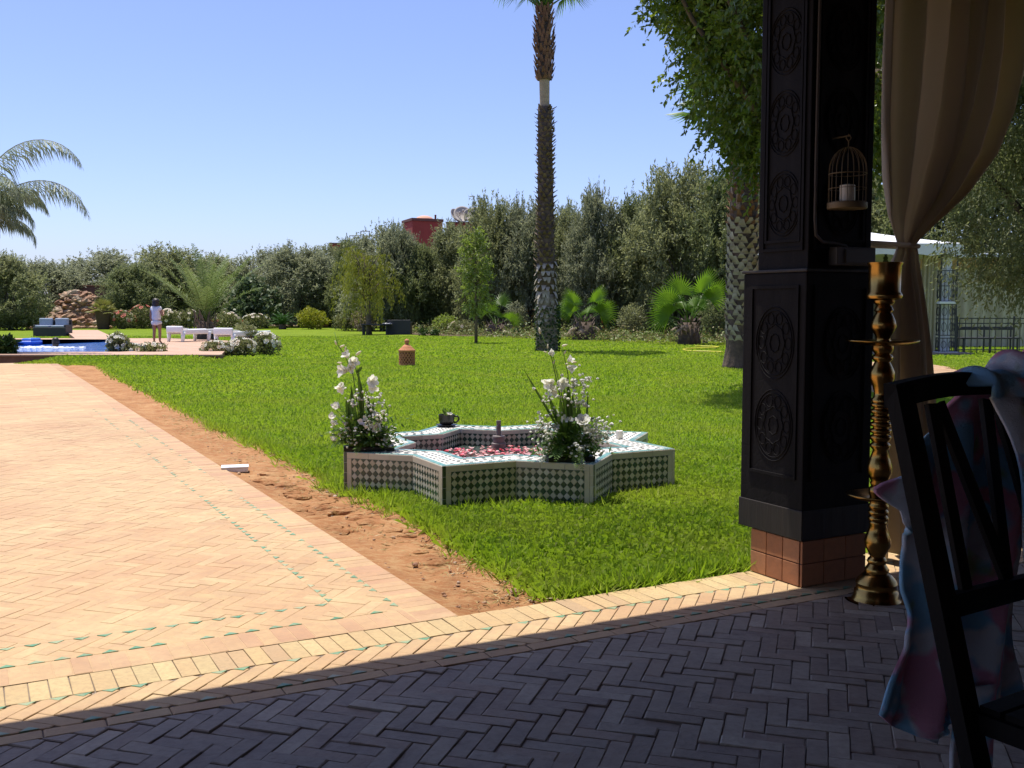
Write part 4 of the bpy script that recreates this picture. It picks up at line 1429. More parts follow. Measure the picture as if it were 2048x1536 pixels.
bouquet('flower_arrangement', 'tall white flower arrangement on the fountain point nearest the bare soil', 7.30, (738, 902),
    [([(722, 890), (716, 820), (706, 750), (690, 712), (676, 690), (669, 664)], [(694, 711, 0.045, -0.2, 0.5), (704, 724, 0.06, 0.3, 0.1), (688, 740, 0.065, -0.7, 0.0), (700, 733, 0.05, 0.2, -0.3)], [(673, 690, 0.035, -0.3, 1), (680, 694, 0.04, 1, 0.4), (690, 702, 0.035, 0.2, 0.8), (684, 726, 0.035, -1, 0.1)]),
     ([(730, 890), (728, 830), (720, 770), (708, 725), (712, 708)], [(682, 772, 0.06, -0.3, -1)], [(712, 710, 0.05, 0.8, 0.6)]),
     ([(740, 890), (745, 830), (735, 790), (728, 770), (738, 762)], [(741, 762, 0.065, 0.5, 0.1), (744, 772, 0.06, 0.3, -0.8)], [])],
    [(668, 815, 0.038, 'f'), (679, 815, 0.036, 'f'), (662, 837, 0.042, 'f'), (667, 851, 0.04, 'f'), (664, 880, 0.034, 'f'), (761, 860, 0.05, 'r'), (745, 852, 0.042, 'f'), (772, 880, 0.045, 'f'), (734, 843, 0.03, 'f'), (776, 896, 0.04, 'f'), (718, 872, 0.03, 'r')],
    [(712, 790), (730, 797), (757, 800), (762, 822), (760, 838), (735, 815), (700, 860), (712, 868), (725, 860), (735, 868), (690, 870), (745, 872), (776, 862), (757, 880), (705, 880), (680, 862), (695, 845), (742, 838), (765, 892), (738, 890), (715, 806)],
    [((722, 880), (702, 770), 0.026, -0.02), ((726, 880), (716, 740), 0.03, 0.01), ((716, 880), (692, 800), 0.032, -0.03), ((733, 880), (735, 790), 0.024, 0.03), ((730, 870), (748, 800), 0.018, 0.02), ((712, 745), (724, 733), 0.02, 0.01), ((700, 850), (704, 780), 0.03, -0.01), ((722, 860), (722, 765), 0.028, 0.015), ((738, 860), (738, 800), 0.03, 0.0)],
    [((705, 880), (648, 868), 0.05, 0.05, -0.1), ((705, 870), (656, 820), 0.05, 0.03, 0.0), ((710, 880), (676, 800), 0.045, 0.02, 0.05), ((720, 890), (712, 912), 0.03, 0.03, -0.18), ((700, 890), (660, 900), 0.045, 0.05, -0.12), ((745, 885), (790, 880), 0.045, 0.04, -0.06), ((740, 880), (768, 830), 0.04, 0.03, 0.0), ((712, 870), (690, 835), 0.05, 0.03, -0.1)],
    [((722, 850), (745, 848)), ((735, 858), (718, 840))], 101, 0.36)
bouquet('flower_arrangement', 'tall white flower arrangement on the fountain point facing the terrace', 6.80, (1140, 918),
    [([(1140, 900), (1128, 830), (1115, 770), (1103, 715), (1092, 690), (1081, 664)], [(1100, 765, 0.065, -0.8, -0.5), (1101, 706, 0.035, 0.7, 0.2)], [(1081, 668, 0.045, -0.2, 1), (1095, 697, 0.03, 0.1, 1), (1106, 728, 0.03, 0.3, 0.6), (1094, 705, 0.025, -0.8, 0.3)]),
     ([(1146, 900), (1140, 820), (1136, 750), (1130, 720), (1124, 694)], [(1140, 735, 0.045, 0.6, -0.2), (1139, 720, 0.035, 0.5, 0.5)], [(1124, 692, 0.04, 1, 0.25), (1128, 708, 0.03, 0.4, 0.8), (1142, 724, 0.04, 1, 0.0)]),
     ([(1136, 900), (1130, 830), (1122, 780), (1112, 740), (1106, 710)], [(1121, 766, 0.06, 0.4, 0.0), (1107, 778, 0.055, -0.2, -0.7)], [(1130, 728, 0.03, 1, 0.1)])],
    [(1166, 851, 0.062, 'r'), (1124, 845, 0.045, 'f'), (1110, 855, 0.035, 'f'), (1182, 868, 0.045, 'f'), (1174, 863, 0.045, 'f'), (1158, 876, 0.032, 'f'), (1140, 842, 0.032, 'f'), (1215, 880, 0.03, 'f'), (1104, 878, 0.028, 'f')],
    [(1148, 766), (1160, 763), (1168, 762), (1152, 795), (1163, 800), (1156, 805), (1095, 797), (1135, 770), (1085, 845), (1078, 852), (1098, 855), (1195, 850), (1205, 845), (1213, 852), (1150, 890), (1155, 900), (1148, 905), (1165, 895), (1175, 900), (1195, 875), (1208, 870), (1086, 900), (1090, 915), (1178, 885), (1165, 880), (1120, 790), (1112, 825), (1090, 885), (1143, 880)],
    [((1130, 880), (1049, 741), 0.013, 0.0), ((1168, 880), (1176, 784), 0.013, 0.01), ((1140, 880), (1128, 775), 0.034, 0.0), ((1146, 880), (1145, 790), 0.032, 0.01), ((1134, 880), (1120, 800), 0.032, -0.01), ((1150, 880), (1157, 800), 0.026, 0.02), ((1128, 870), (1098, 795), 0.028, 0.0), ((1138, 870), (1135, 755), 0.026, 0.01), ((1160, 890), (1161, 820), 0.016, 0.0), ((1142, 850), (1136, 790), 0.036, 0.0)],
    [((1125, 880), (1088, 803), 0.045, 0.02, 0.0), ((1120, 885), (1086, 835), 0.045, 0.03, 0.0), ((1125, 895), (1080, 890), 0.05, 0.05, -0.08), ((1130, 890), (1110, 925), 0.05, 0.05, -0.16), ((1150, 900), (1152, 938), 0.035, 0.03, -0.18), ((1158, 895), (1165, 945), 0.03, 0.03, -0.19), ((1160, 880), (1220, 872), 0.045, 0.04, -0.06), ((1128, 880), (1110, 868), 0.05, 0.03, -0.12), ((1150, 885), (1155, 935), 0.04, 0.03, -0.17), ((1170, 890), (1200, 905), 0.045, 0.04, -0.1)],
    [((1160, 906), (1168, 928)), ((1176, 870), (1195, 868)), ((1190, 915), (1205, 905))], 202, 0.32)

# ---- cup planter on the back point
mat('cup_black', (0.016, 0.014, 0.012), (0.03, 0.026, 0.022), scale=20, rough=0.35)
tdir = R(FROT + 180)
cpos = FC + Vector((math.cos(tdir), math.sin(tdir), 0)) * (FR - 0.20); cpos.z = FZ + 0.0035
cpos.x = G(895, 850, FZ).x
cup = thing('cup_planter', 'black teacup planter on a saucer at the back of the fountain', 'planter', cpos)
MB().lathe([(0.05, 0), (0.075, 0.006), (0.090, 0.014), (0.092, 0.017), (0.07, 0.012), (0.002, 0.009)], seg=30).build('saucer', 'cup_black', cup, True, sharp=50)
MB().lathe([(0.040, 0.0125), (0.055, 0.02), (0.067, 0.05), (0.070, 0.095), (0.072, 0.102), (0.068, 0.102), (0.065, 0.085), (0.002, 0.08)], seg=30).build('bowl', 'cup_black', cup, True, sharp=50)
MB().tube([(0.062, 0, 0.035), (0.085, 0, 0.035), (0.103, 0, 0.052), (0.106, 0, 0.070), (0.095, 0, 0.088), (0.066, 0, 0.086)], 0.0075, 8).build('handle', 'cup_black', cup, True)
MB().lathe([(0.064, 0.0805), (0.064, 0.088), (0.03, 0.092), (0.001, 0.093)], seg=18).build('soil', 'soil', cup, True)
rg = random.Random(4)
for k in range(16):
    th = rg.uniform(0, 2 * PI); L = rg.uniform(0.05, 0.10)
    d = Vector((math.cos(th) * 0.6, math.sin(th) * 0.6, 1)).normalized()
    blade(Vector((rg.uniform(-.025, .025), rg.uniform(-.02, .02), 0.088)), Vector((0, 0, 0.088)) + d * L, 0.014, (0.01 * math.cos(th), 0, 0), 'fern_leaf', cup, 'succulent_leaf')
for k in range(4): floret((0.02 + rg.uniform(-.02, .03), -0.03 + rg.uniform(-.01, .02), 0.10 + rg.uniform(0, .02)), (rg.uniform(-.4, .4), -0.6, 0.7), 0.024, 'flower_white', cup, rg)
# ---- white candle on the right of the rim
cd = G(1239, 878, FZ); cd.z = FZ + 0.0035
MBc = MB().lathe([(0.026, 0), (0.027, 0.002), (0.027, 0.060), (0.024, 0.063), (0.010, 0.060), (0.002, 0.059)], seg=20)
cdo = thing('white_candle', 'short white candle standing on the right of the fountain rim', 'candle', cd)
MBc.build('wax', 'candle_wax', cdo, True, sharp=40)
MB().tube([(0, 0, 0.058), (0.001, 0, 0.064), (0.003, 0, 0.070)], 0.0012, 5).build('wick', 'tray_black', cdo)

# ---- white cover box lying on the soil beside the path
mat('box_white', (0.72, 0.74, 0.74), rough=0.35)
bp = G(470, 936)
wb = thing('white_junction_box', 'flat white plastic box lying on the soil beside the path', 'box', (bp.x, bp.y, -0.03), 0.25)
MB().cbox((0, 0, 0.02), (0.205, 0.13, 0.036), 0.006).build('body', 'box_white', wb)
MB().cbox((0, 0, 0.043), (0.215, 0.138, 0.010), 0.003).build('lid', 'box_white', wb)

# ---- terracotta lantern on the lawn
mat('terracotta', (0.50, 0.22, 0.10), (0.44, 0.18, 0.08), scale=18, rough=0.8, bump=0.2)
mat('terracotta_shaded', (0.16, 0.055, 0.025), rough=0.9)  # shade inside the pierced holes, put into the colour of a backing cylinder
lp = G(814, 730)
lan = thing('terracotta_lantern', 'terracotta garden lantern with pierced sides standing alone on the lawn', 'lantern', (lp.x, lp.y, -0.03))
k_ = lp.y / F_PX
rr = 16.0 * k_
hb = 29 * k_ + 0.03
MB().lathe([(rr, 0), (rr * 1.02, 0.01), (rr * 1.02, 0.05), (rr * 0.98, 0.055)], seg=28).build('foot_ring', 'terracotta', lan, True, sharp=40)
MB().lathe([(rr * 0.86, 0.03), (rr * 0.86, hb)], seg=28).build('hole_shade', 'terracotta_shaded', lan, True)
lat = MB()
for sg in (-1, 1):
    for k in range(16):
        pts = []
        for q in range(11):
            f = q / 10
            th = 2 * PI * k / 16 + sg * f * 1.15
            pts.append((rr * 0.95 * math.cos(th), rr * 0.95 * math.sin(th), 0.05 + (hb - 0.06) * f))
        lat.tube(pts, rr * 0.075, 6, False)
lat.build('pierced_wall', 'terracotta', lan, True)
MB().lathe([(rr * 0.9, hb - 0.03), (rr * 1.05, hb - 0.02), (rr * 1.08, hb), (rr * 1.08, hb + 0.014), (rr * 0.98, hb + 0.02), (rr * 0.94, hb + 0.034), (rr * 0.86, hb + 0.040), (rr * 0.82, hb + 0.055), (rr * 0.72, hb + 0.062), (rr * 0.68, hb + 0.08), (rr * 0.56, hb + 0.088), (rr * 0.50, hb + 0.108), (rr * 0.34, hb + 0.13), (rr * 0.24, hb + 0.135)], seg=28).build('roof', 'terracotta', lan, True, sharp=30)
fz = hb + 0.13
MB().lathe([(rr * 0.24, fz), (rr * 0.21, fz + 0.03), (rr * 0.30, fz + 0.06), (rr * 0.31, fz + 0.09), (rr * 0.24, fz + 0.115), (rr * 0.08, fz + 0.13), (0.003, fz + 0.137)], seg=18).build('finial', 'terracotta', lan, True)
# ================================================================== TREES
mat('olive_bark', (0.13, 0.105, 0.08), (0.07, 0.055, 0.04), scale=5, rough=0.95, bump=0.8, bscale=12, stretch=(1, 1, 0.3), dist=0.03)
mat('tree_bark', (0.15, 0.115, 0.08), (0.09, 0.07, 0.05), scale=6, rough=0.95, bump=0.6, bscale=14, stretch=(1, 1, 0.3), dist=0.02)
leaf_mat('olive_leaf', [(0.139, 0.171, 0.069), (0.179, 0.211, 0.094), (0.276, 0.3, 0.171), (0.155, 0.188, 0.073), (0.357, 0.374, 0.227)], rough=0.5, transl=0.55, tcol=(0.30, 0.31, 0.13), big=(0.45, (0.17, 0.185, 0.06), 0.4))
leaf_mat('olive_leaf_grey', [(0.163, 0.195, 0.106), (0.204, 0.236, 0.139), (0.309, 0.334, 0.22), (0.171, 0.204, 0.106), (0.39, 0.406, 0.284)], rough=0.5, transl=0.55, tcol=(0.30, 0.31, 0.17), big=(0.4, (0.17, 0.18, 0.085), 0.4))
leaf_mat('olive_leaf_deep', [(0.098, 0.139, 0.053), (0.13, 0.171, 0.069), (0.195, 0.236, 0.114), (0.114, 0.155, 0.057)], rough=0.5, transl=0.55, tcol=(0.24, 0.26, 0.10), big=(0.5, (0.14, 0.155, 0.05), 0.4))
leaf_mat('ficus_leaf', [(0.065, 0.11, 0.024), (0.085, 0.145, 0.026), (0.12, 0.18, 0.03), (0.05, 0.09, 0.024), (0.20, 0.24, 0.04)], rough=0.33, transl=0.36, tcol=(0.32, 0.40, 0.025), spec=0.5)
leaf_mat('willow_leaf', [(0.24, 0.25, 0.03), (0.30, 0.29, 0.04), (0.18, 0.21, 0.025), (0.33, 0.29, 0.06)], transl=0.35, tcol=(0.30, 0.34, 0.02))
leaf_mat('young_leaf', [(0.19, 0.24, 0.05), (0.24, 0.29, 0.07), (0.14, 0.19, 0.035), (0.30, 0.34, 0.11)], transl=0.4, tcol=(0.3, 0.42, 0.03))
leaf_mat('yellow_leaf', [(0.28, 0.30, 0.02), (0.34, 0.33, 0.025), (0.22, 0.27, 0.02), (0.38, 0.34, 0.04)], transl=0.35)
leaf_mat('palm_leaf', [(0.08, 0.13, 0.025), (0.11, 0.16, 0.035), (0.13, 0.17, 0.06)], transl=0.3, tcol=(0.2, 0.3, 0.03))
leaf_mat('date_leaf', [(0.14, 0.20, 0.055), (0.18, 0.24, 0.07), (0.23, 0.28, 0.11)], transl=0.35)
leaf_mat('queen_leaf', [(0.188, 0.237, 0.112), (0.237, 0.275, 0.15), (0.3, 0.325, 0.2), (0.15, 0.194, 0.081)], transl=0.35)
leaf_mat('fan_leaf', [(0.075, 0.15, 0.018), (0.10, 0.19, 0.022), (0.13, 0.21, 0.035)], rough=0.4, transl=0.42, tcol=(0.22, 0.42, 0.015))
leaf_mat('cycad_leaf', [(0.03, 0.09, 0.012), (0.04, 0.115, 0.015)], transl=0.2)
leaf_mat('fig_leaf', [(0.06, 0.10, 0.03), (0.09, 0.13, 0.05), (0.16, 0.20, 0.10), (0.04, 0.07, 0.02)], transl=0.25)
leaf_mat('rose_leaf', [(0.16, 0.19, 0.06), (0.21, 0.225, 0.085), (0.26, 0.25, 0.11), (0.12, 0.155, 0.04)], transl=0.35)
leaf_mat('ivy_leaf', [(0.02, 0.05, 0.010), (0.03, 0.07, 0.012), (0.05, 0.10, 0.018)], transl=0.2)
leaf_mat('dead_leaf', [(0.30, 0.22, 0.13), (0.24, 0.17, 0.10), (0.38, 0.30, 0.2)], transl=0.15)

def crown_clumps(rng, n_, H0, H1, Rr, low=0.25, shell=0.55):
    """clump centres in an uneven egg: more towards the outside"""
    out = []
    lobes = [(rng.uniform(0, 2 * PI), rng.uniform(0.75, 1.2)) for _ in range(6)]
    while len(out) < n_:
        th = rng.uniform(0, 2 * PI)
        v = rng.uniform(0, 1)
        prof = math.sin(PI * min(1, 0.16 + 0.80 * v)) ** 0.7
        q = 1.0
        for a_, s_ in lobes: q += 0.10 * (s_ - 0.9) * 4 * math.cos(th - a_) * 0.5
        r_ = Rr * prof * q * (shell + (1 - shell) * rng.random()) if rng.random() < 0.75 else Rr * prof * rng.random() * 0.6
        out.append((r_ * math.cos(th), r_ * math.sin(th), H0 + (H1 - H0) * v * rng.uniform(0.9, 1.06)))
    return out
def foliage(rng, clumps, twigs, per, tw_len, leaf_L, leaf_W, up=0.6, out=0.6, spread=0.35, droop=0.0, cz=None):
    C = np.array(clumps)
    n_ = len(C) * twigs
    Cc = np.repeat(C, twigs, 0)
    base = Cc + rng.normal(size=(n_, 3)) * spread
    rad = Cc.copy(); rad[:, 2] = (Cc[:, 2] - (cz if cz is not None else C[:, 2].mean())) * 0.6
    D = unit(rad) * out + rng.normal(size=(n_, 3)) * 0.55 + np.array([0, 0, up])
    D = unit(D)
    L = tw_len * rng.uniform(0.5, 1.4, n_)
    P, DD = [], []
    for k in range(per):
        f = (k + rng.uniform(0, 1, n_)) / per
        p = base + D * (L * f)[:, None]
        p[:, 2] -= droop * (L * f) ** 2
        P.append(p)
        DD.append(D * 0.7 + rng.normal(size=(n_, 3)) * 0.75 + np.array([0, 0, -droop]))
    P, DD = np.concatenate(P), np.concatenate(DD)
    keep = P[:, 2] > 0.12
    P, DD = P[keep], DD[keep]
    return leaf_quads(P, DD, leaf_L * rng.uniform(0.6, 1.3, len(P)), leaf_W * rng.uniform(0.7, 1.3, len(P)), rng)
def limbs(rng, clumps, fork_h, r0, H, n_=8, lean=0.1):
    mb = MB()
    tx, ty = rng.uniform(-lean, lean), rng.uniform(-lean, lean)
    top = Vector((tx, ty, fork_h))
    mb.tube([(0, 0, -0.12), (0.02, 0, 0.05), (tx * 0.5, ty * 0.4, fork_h * 0.5), top], [r0 * 1.5, r0 * 1.15, r0 * 0.95, r0 * 0.9], 9)
    idx = rng.choice(len(clumps), size=min(n_, len(clumps)), replace=False)
    for i in idx:
        c = Vector(clumps[i])
        m1 = top.lerp(c, 0.35) + Vector((rng.normal() * 0.12, rng.normal() * 0.12, 0.12))
        m2 = top.lerp(c, 0.7) + Vector((rng.normal() * 0.12, rng.normal() * 0.12, 0.08))
        mb.tube([top - Vector((0, 0, 0.08)), m1, m2, c], [r0 * 0.55, r0 * 0.36, r0 * 0.2, r0 * 0.07], 6)
    return mb

def spires(rng, C, n_, H):
    """young upright shoots above the crown"""
    C = np.array(C)
    tops = C[C[:, 2] > np.percentile(C[:, 2], 55)]
    pick = tops[rng.integers(0, len(tops), n_)]
    P, D = [], []
    for p in pick:
        L = rng.uniform(0.5, 1.3)
        k = int(L * 38)
        f = rng.uniform(0, 1, k)
        ax = unit(np.array([[rng.normal() * 0.22, rng.normal() * 0.22, 1]]))
        q = p + ax * (f * L)[:, None] + rng.normal(size=(k, 3)) * 0.07 * (1.1 - f)[:, None]
        P.append(q); D.append(ax * 0.9 + rng.normal(size=(k, 3)) * 0.6)
    P, D = np.concatenate(P), np.concatenate(D)
    return leaf_quads(P, D, 0.15 * rng.uniform(0.7, 1.3, len(P)), 0.045, rng)
OLIVE = []
for k in range(6):
    rng = np.random.default_rng(900 + k)
    cl_ = crown_clumps(rng, 110, 0.50, 5.0, 2.35, shell=0.66)
    V = foliage(rng, cl_, 34, 12, 0.55, 0.18, 0.062, up=0.5, out=0.7, spread=0.27, droop=0.15)
    V = np.concatenate([V, spires(rng, cl_, 60, 6)])
    mt = ('olive_leaf', 'olive_leaf_grey', 'olive_leaf_deep')[k % 3]
    cm_ = np_mesh('crown', V, len(V) // 4, mt)
    lm = limbs(rng, cl_, 0.9, 0.16, 5, 12).mesh('trunk', True); lm.materials.append(M['olive_bark'])
    OLIVE.append((lm, cm_, np.percentile(V[:, 2], 99.75), np.percentile(np.hypot(V[:, 0], V[:, 1]), 97)))
def olive(px, Y, top, halfw, var, label, rot=None, base_py=None, name='olive_tree', group='olive trees round the garden'):
    x = (px - 1024) / F_PX * Y
    H = AY(px, top, Y).z + 0.06
    lm, cm_, h0, r0 = OLIVE[var]
    w = halfw * 1.3 / F_PX * Y
    t = thing(name, label, 'tree', (x, Y, -0.06), (px * 0.37) % 6.28 if rot is None else rot, group)
    sc = (w / r0, w / r0, H / h0)
    for nm, me in (('trunk', lm), ('crown', cm_)):
        o = bpy.data.objects.new(nm, me); link(o, t); o.scale = sc
    return t
OL = [
 (22, 60, 508, 60, 0, 'broad grey-green olive tree left of the rock waterfall at the frame edge'),
 (95, 80, 522, 62, 4, 'distant olive tree rising behind the left end of the brown boundary wall'),
 (205, 86, 503, 82, 1, 'distant rounded olive tree directly above the brown boundary wall'),
 (-45, 70, 512, 80, 2, 'olive tree cut by the left frame edge behind the feather palm'),
 (268, 66, 527, 52, 2, 'dark olive tree between the boundary wall and the walking woman'),
 (335, 72, 494, 74, 3, 'olive tree with a high crown behind the walking woman'),
 (432, 76, 512, 66, 0, 'olive tree seen through the date palm fronds'),
 (528, 73, 500, 62, 1, 'olive tree behind the fig right of the date palm'),
 (602, 68, 492, 66, 4, 'olive tree behind the round yellow shrub'),
 (662, 72, 494, 52, 3, 'olive tree between the yellow shrub and the willow'),
 (765, 58, 452, 66, 1, 'tall grey olive tree behind the willow and dark rattan table'),
 (712, 66, 478, 46, 5, 'low olive tree hidden behind the weeping willow'),
 (802, 57, 452, 36, 4, 'narrow olive tree covering the left corner of the red tower'),
 (842, 57, 486, 46, 5, 'olive tree in front of the red tower with a dip in its crown'),
 (905, 58, 448, 52, 0, 'olive tree right of the red tower under the satellite dishes'),
 (980, 55, 398, 58, 3, 'tall olive tree behind the slim young tree'),
 (1058, 54, 402, 56, 4, 'olive tree directly behind the tall palm trunk'),
 (1135, 53, 412, 52, 0, 'olive tree right of the tall palm behind the first fan palm'),
 (1196, 51, 378, 54, 1, 'olive tree with pointed top between the two right fan palms'),
 (1266, 51, 392, 56, 2, 'dark olive tree left of the large fan palm'),
 (1362, 48, 332, 86, 3, 'largest olive tree above the large fan palm'),
 (1452, 46, 342, 70, 5, 'olive tree behind the scaly palm trunk beside the post'),
 (1560, 46, 330, 90, 1, 'olive tree hidden mostly behind the carved post'),
 (1700, 50, 330, 100, 0, 'olive tree behind the white gazebo left side'),
 (1850, 48, 300, 110, 2, 'olive tree rising behind the white gazebo canopy'),
 (2010, 46, 260, 110, 4, 'olive tree behind the cream curtains at the right frame edge'),
 (2150, 44, 280, 110, 3, 'olive tree beyond the right frame edge behind the railing'),
 (940, 74, 490, 120, 2, 'olive glimpsed in the gaps behind the slim young tree'),
 (1100, 70, 470, 120, 5, 'olive glimpsed in the gaps behind the tall palm'),
 (1240, 68, 460, 120, 0, 'olive glimpsed in the gaps behind the low fan palms'),
 (1400, 64, 450, 130, 2, 'olive glimpsed in the gaps left of the scaly trunk'),
 (700, 84, 520, 110, 5, 'olive glimpsed in the gaps behind the weeping tree'),
 (480, 88, 545, 130, 2, 'olive glimpsed in the gaps behind the fig'),
]
for (px, Y, top, hw_, var, lab) in OL: olive(px, Y, top, hw_, var, lab)
# ---- near olive hanging over the gazebo side on the right
rng = np.random.default_rng(71)
NO = Vector((9.9, 18.5, 0))
no = thing('olive_tree', 'near dark olive tree overhanging the railing at the right frame edge', 'tree', NO, 0, 'olive trees round the garden')
cl_ = [(x, y, z) for (x, y, z) in crown_clumps(rng, 230, 1.9, 7.0, 2.6)]
V = foliage(rng, cl_, 44, 12, 0.55, 0.11, 0.032, up=0.0, out=0.4, spread=0.24, droop=0.7)
np_obj('crown', V, 'olive_leaf_deep', no)
limbs(rng, cl_, 1.6, 0.2, 6, 22).build('trunk', 'olive_bark', no, True)

# ---- big broadleaf tree over the post
rng = np.random.default_rng(72)
FT = Vector((4.75, 15.6, 0))
fic = thing('broadleaf_tree', 'large glossy-leaved tree hanging beside the carved post', 'tree', FT)
cl_ = []
for k in range(800):
    th = rng.uniform(0, 2 * PI)
    v = rng.random() ** 0.9
    z = 3.55 + 5.6 * v
    Rz = 0.9 + 2.15 * math.sin(min(PI / 2, v * 2.4)) ** 0.8
    r_ = Rz * (0.45 + 0.55 * math.sqrt(rng.random())) * (1 + 0.14 * math.sin(3 * th + 5 * v))
    cl_.append((r_ * math.cos(th), r_ * math.sin(th), z))
V = foliage(rng, cl_, 14, 16, 0.36, 0.100, 0.048, up=0.0, out=0.55, spread=0.19, droop=0.55)
np_obj('crown', V, 'ficus_leaf', fic)
limbs(rng, cl_, 2.6, 0.17, 8, 34, 0.05).build('trunk', 'tree_bark', fic, True)

# ---- weeping willow-like tree
rng = np.random.default_rng(73)
WP = G(738, 668)
wil = thing('weeping_tree', 'yellow-green weeping tree with hanging branches beside the dark rattan table', 'tree', (WP.x, WP.y, -0.05))
mb = MB(); P, D = [], []
Hw = AY(738, 486, WP.y).z
tops = []
for k in range(115):
    th = rng.uniform(0, 2 * PI); v = rng.random()
    r_ = (0.15 + 1.2 * math.sqrt(rng.random())) * (1.1 - 0.5 * v) * (1 + 0.25 * math.sin(3 * th))
    z = Hw * (0.52 + 0.48 * v) * rng.uniform(0.92, 1.0)
    tops.append((r_ * math.cos(th) - 0.28 * v, r_ * math.sin(th), z))
for (x, y, z) in tops:
    L = rng.uniform(0.5, 2.1)
    k = int(60 * L)
    f = np.sort(rng.uniform(0, 1, k))
    ox, oy = x * 0.35, y * 0.35
    px_ = x + ox * np.sqrt(f) + rng.normal(size=k) * 0.05
    py_ = y + oy * np.sqrt(f) + rng.normal(size=k) * 0.05
    pz_ = z + 0.22 * np.sin(PI * np.minimum(f * 2.2, 1)) - L * f ** 1.3
    P.append(np.stack([px_, py_, np.maximum(pz_, 0.45)], 1))
    D.append(np.stack([rng.normal(size=k) * 0.35, rng.normal(size=k) * 0.35, -np.ones(k)], 1))
P, D = np.concatenate(P), np.concatenate(D)
np_obj('crown', leaf_quads(P, D, rng.uniform(0.09, 0.2, len(P)), 0.03, rng), 'willow_leaf', wil)
mb.tube([(0, 0, -0.1), (0.0, 0, 0.5), (-0.04, 0, 1.6), (-0.1, 0, 3.0), (-0.25, 0, Hw * 0.9)], [0.17, 0.12, 0.10, 0.07, 0.03], 8)
for i in rng.choice(len(tops), 26, replace=False):
    c = Vector(tops[i]); s0 = Vector((-0.06, 0, 1.3 + 0.35 * (c.z - 1.3)))
    mb.tube([s0, s0.lerp(c, 0.5) + Vector((0, 0, 0.25)), c], [0.05, 0.03, 0.012], 5)
mb.build('trunk', 'tree_bark', wil, True)

# ---- slim young tree
rng = np.random.default_rng(74)
YP = G(952, 686)
yt = thing('young_tree', 'slim young tree with bright leaves standing on the open lawn', 'tree', (YP.x, YP.y, -0.05))
Hy = AY(952, 462, YP.y).z
cl_ = []
for k in range(70):
    v = rng.random(); th = rng.uniform(0, 2 * PI)
    r_ = 0.50 * math.sin(PI * (0.12 + 0.82 * v)) ** 0.8 * (0.3 + 0.8 * rng.random())
    cl_.append((r_ * math.cos(th), r_ * math.sin(th), 1.25 + (Hy - 1.35) * v))
V = foliage(rng, cl_, 7, 9, 0.24, 0.11, 0.052, up=0.1, out=0.6, spread=0.10, droop=0.6)
np_obj('crown', V, 'young_leaf', yt)
mb = MB(); mb.tube([(0, 0, -0.1), (0.01, 0, 1), (0.0, 0, 2.2), (0.0, 0, Hy * 0.96)], [0.065, 0.05, 0.04, 0.012], 7)
for c in cl_[::3]: mb.tube([(0, 0, max(1.0, c[2] - 0.4)), (c[0] * 0.6, c[1] * 0.6, c[2] - 0.1), c], [0.016, 0.01, 0.005], 4)
mb.build('trunk', 'tree_bark', yt, True)

# ---- fig behind the lounger
rng = np.random.default_rng(75)
fg = AY(508, 640, 65); 
fgt = thing('fig_tree', 'dark broad-leaved fig right of the date palm', 'tree', (fg.x, 65, -0.06))
cl_ = crown_clumps(rng, 70, 0.3, 2.9, 1.55)
V = foliage(rng, cl_, 8, 8, 0.35, 0.24, 0.19, up=0.3, out=0.6, spread=0.16)
np_obj('crown', V, 'fig_leaf', fgt)
limbs(rng, cl_, 0.5, 0.08, 3, 14).build('trunk', 'tree_bark', fgt, True)

# ================================================================== PALMS
def feather_frond(p, az, el, L, drop, leaflet, n_, rng, mname, parent, hang=0.5, w=0.018, name='frond', rr=0.012, bare=0.15):
    """pinnate frond: rachis starts at elevation el and bends down by drop"""
    K = 18
    pts = [Vector(p)]
    e = el
    h = Vector((math.cos(az), math.sin(az), 0))
    for k in range(K):
        d = h * math.cos(e) + Vector((0, 0, math.sin(e)))
        pts.append(pts[-1] + d * (L / K))
        e -= drop / K * (0.4 + 1.2 * k / K)
    mb = MB(); mb.tube(pts, [rr * (1 - 0.85 * k / K) for k in range(K + 1)], 4)
    me_v = []
    A = np.array([tuple(q) for q in pts])
    f = np.linspace(bare, 0.99, n_)
    i = np.minimum((f * K).astype(int), K - 1)
    fr = f * K - i
    C = A[i] + (A[i + 1] - A[i]) * fr[:, None]
    T = unit(A[i + 1] - A[i])
    side = unit(np.cross(T, np.array([0, 0, 1.0])))
    vs_, fs_ = [], []
    for sg in (-1, 1):
        LL = leaflet * np.sin(PI * (0.18 + 0.75 * f)) * rng.uniform(0.8, 1.15, n_)
        D = unit(side * sg * (1 - 0.4 * hang) + T * 0.55 + np.array([0, 0, 1.0]) * (0.35 - hang) + rng.normal(size=(n_, 3)) * 0.18)
        P0 = C
        P1 = C + D * (LL * 0.55)[:, None]
        D2 = unit(D + np.array([0, 0, -1.0]) * hang * 1.5)
        P2 = P1 + D2 * (LL * 0.45)[:, None]
        wv = unit(np.cross(D, T + rng.normal(size=(n_, 3)) * 0.3)) * w / 2
        tv_ = T * w / 2
        for j in range(n_):
            b_ = len(vs_)
            vs_ += [P0[j] - tv_[j] * 0.5, P0[j] + tv_[j] * 0.5, P1[j] + tv_[j], P1[j] - tv_[j], P2[j]]
            fs_ += [(b_, b_ + 1, b_ + 2, b_ + 3), (b_ + 3, b_ + 2, b_ + 4)]
    mb.add([tuple(v) for v in vs_], fs_)
    return mb.build(name, mname, parent)
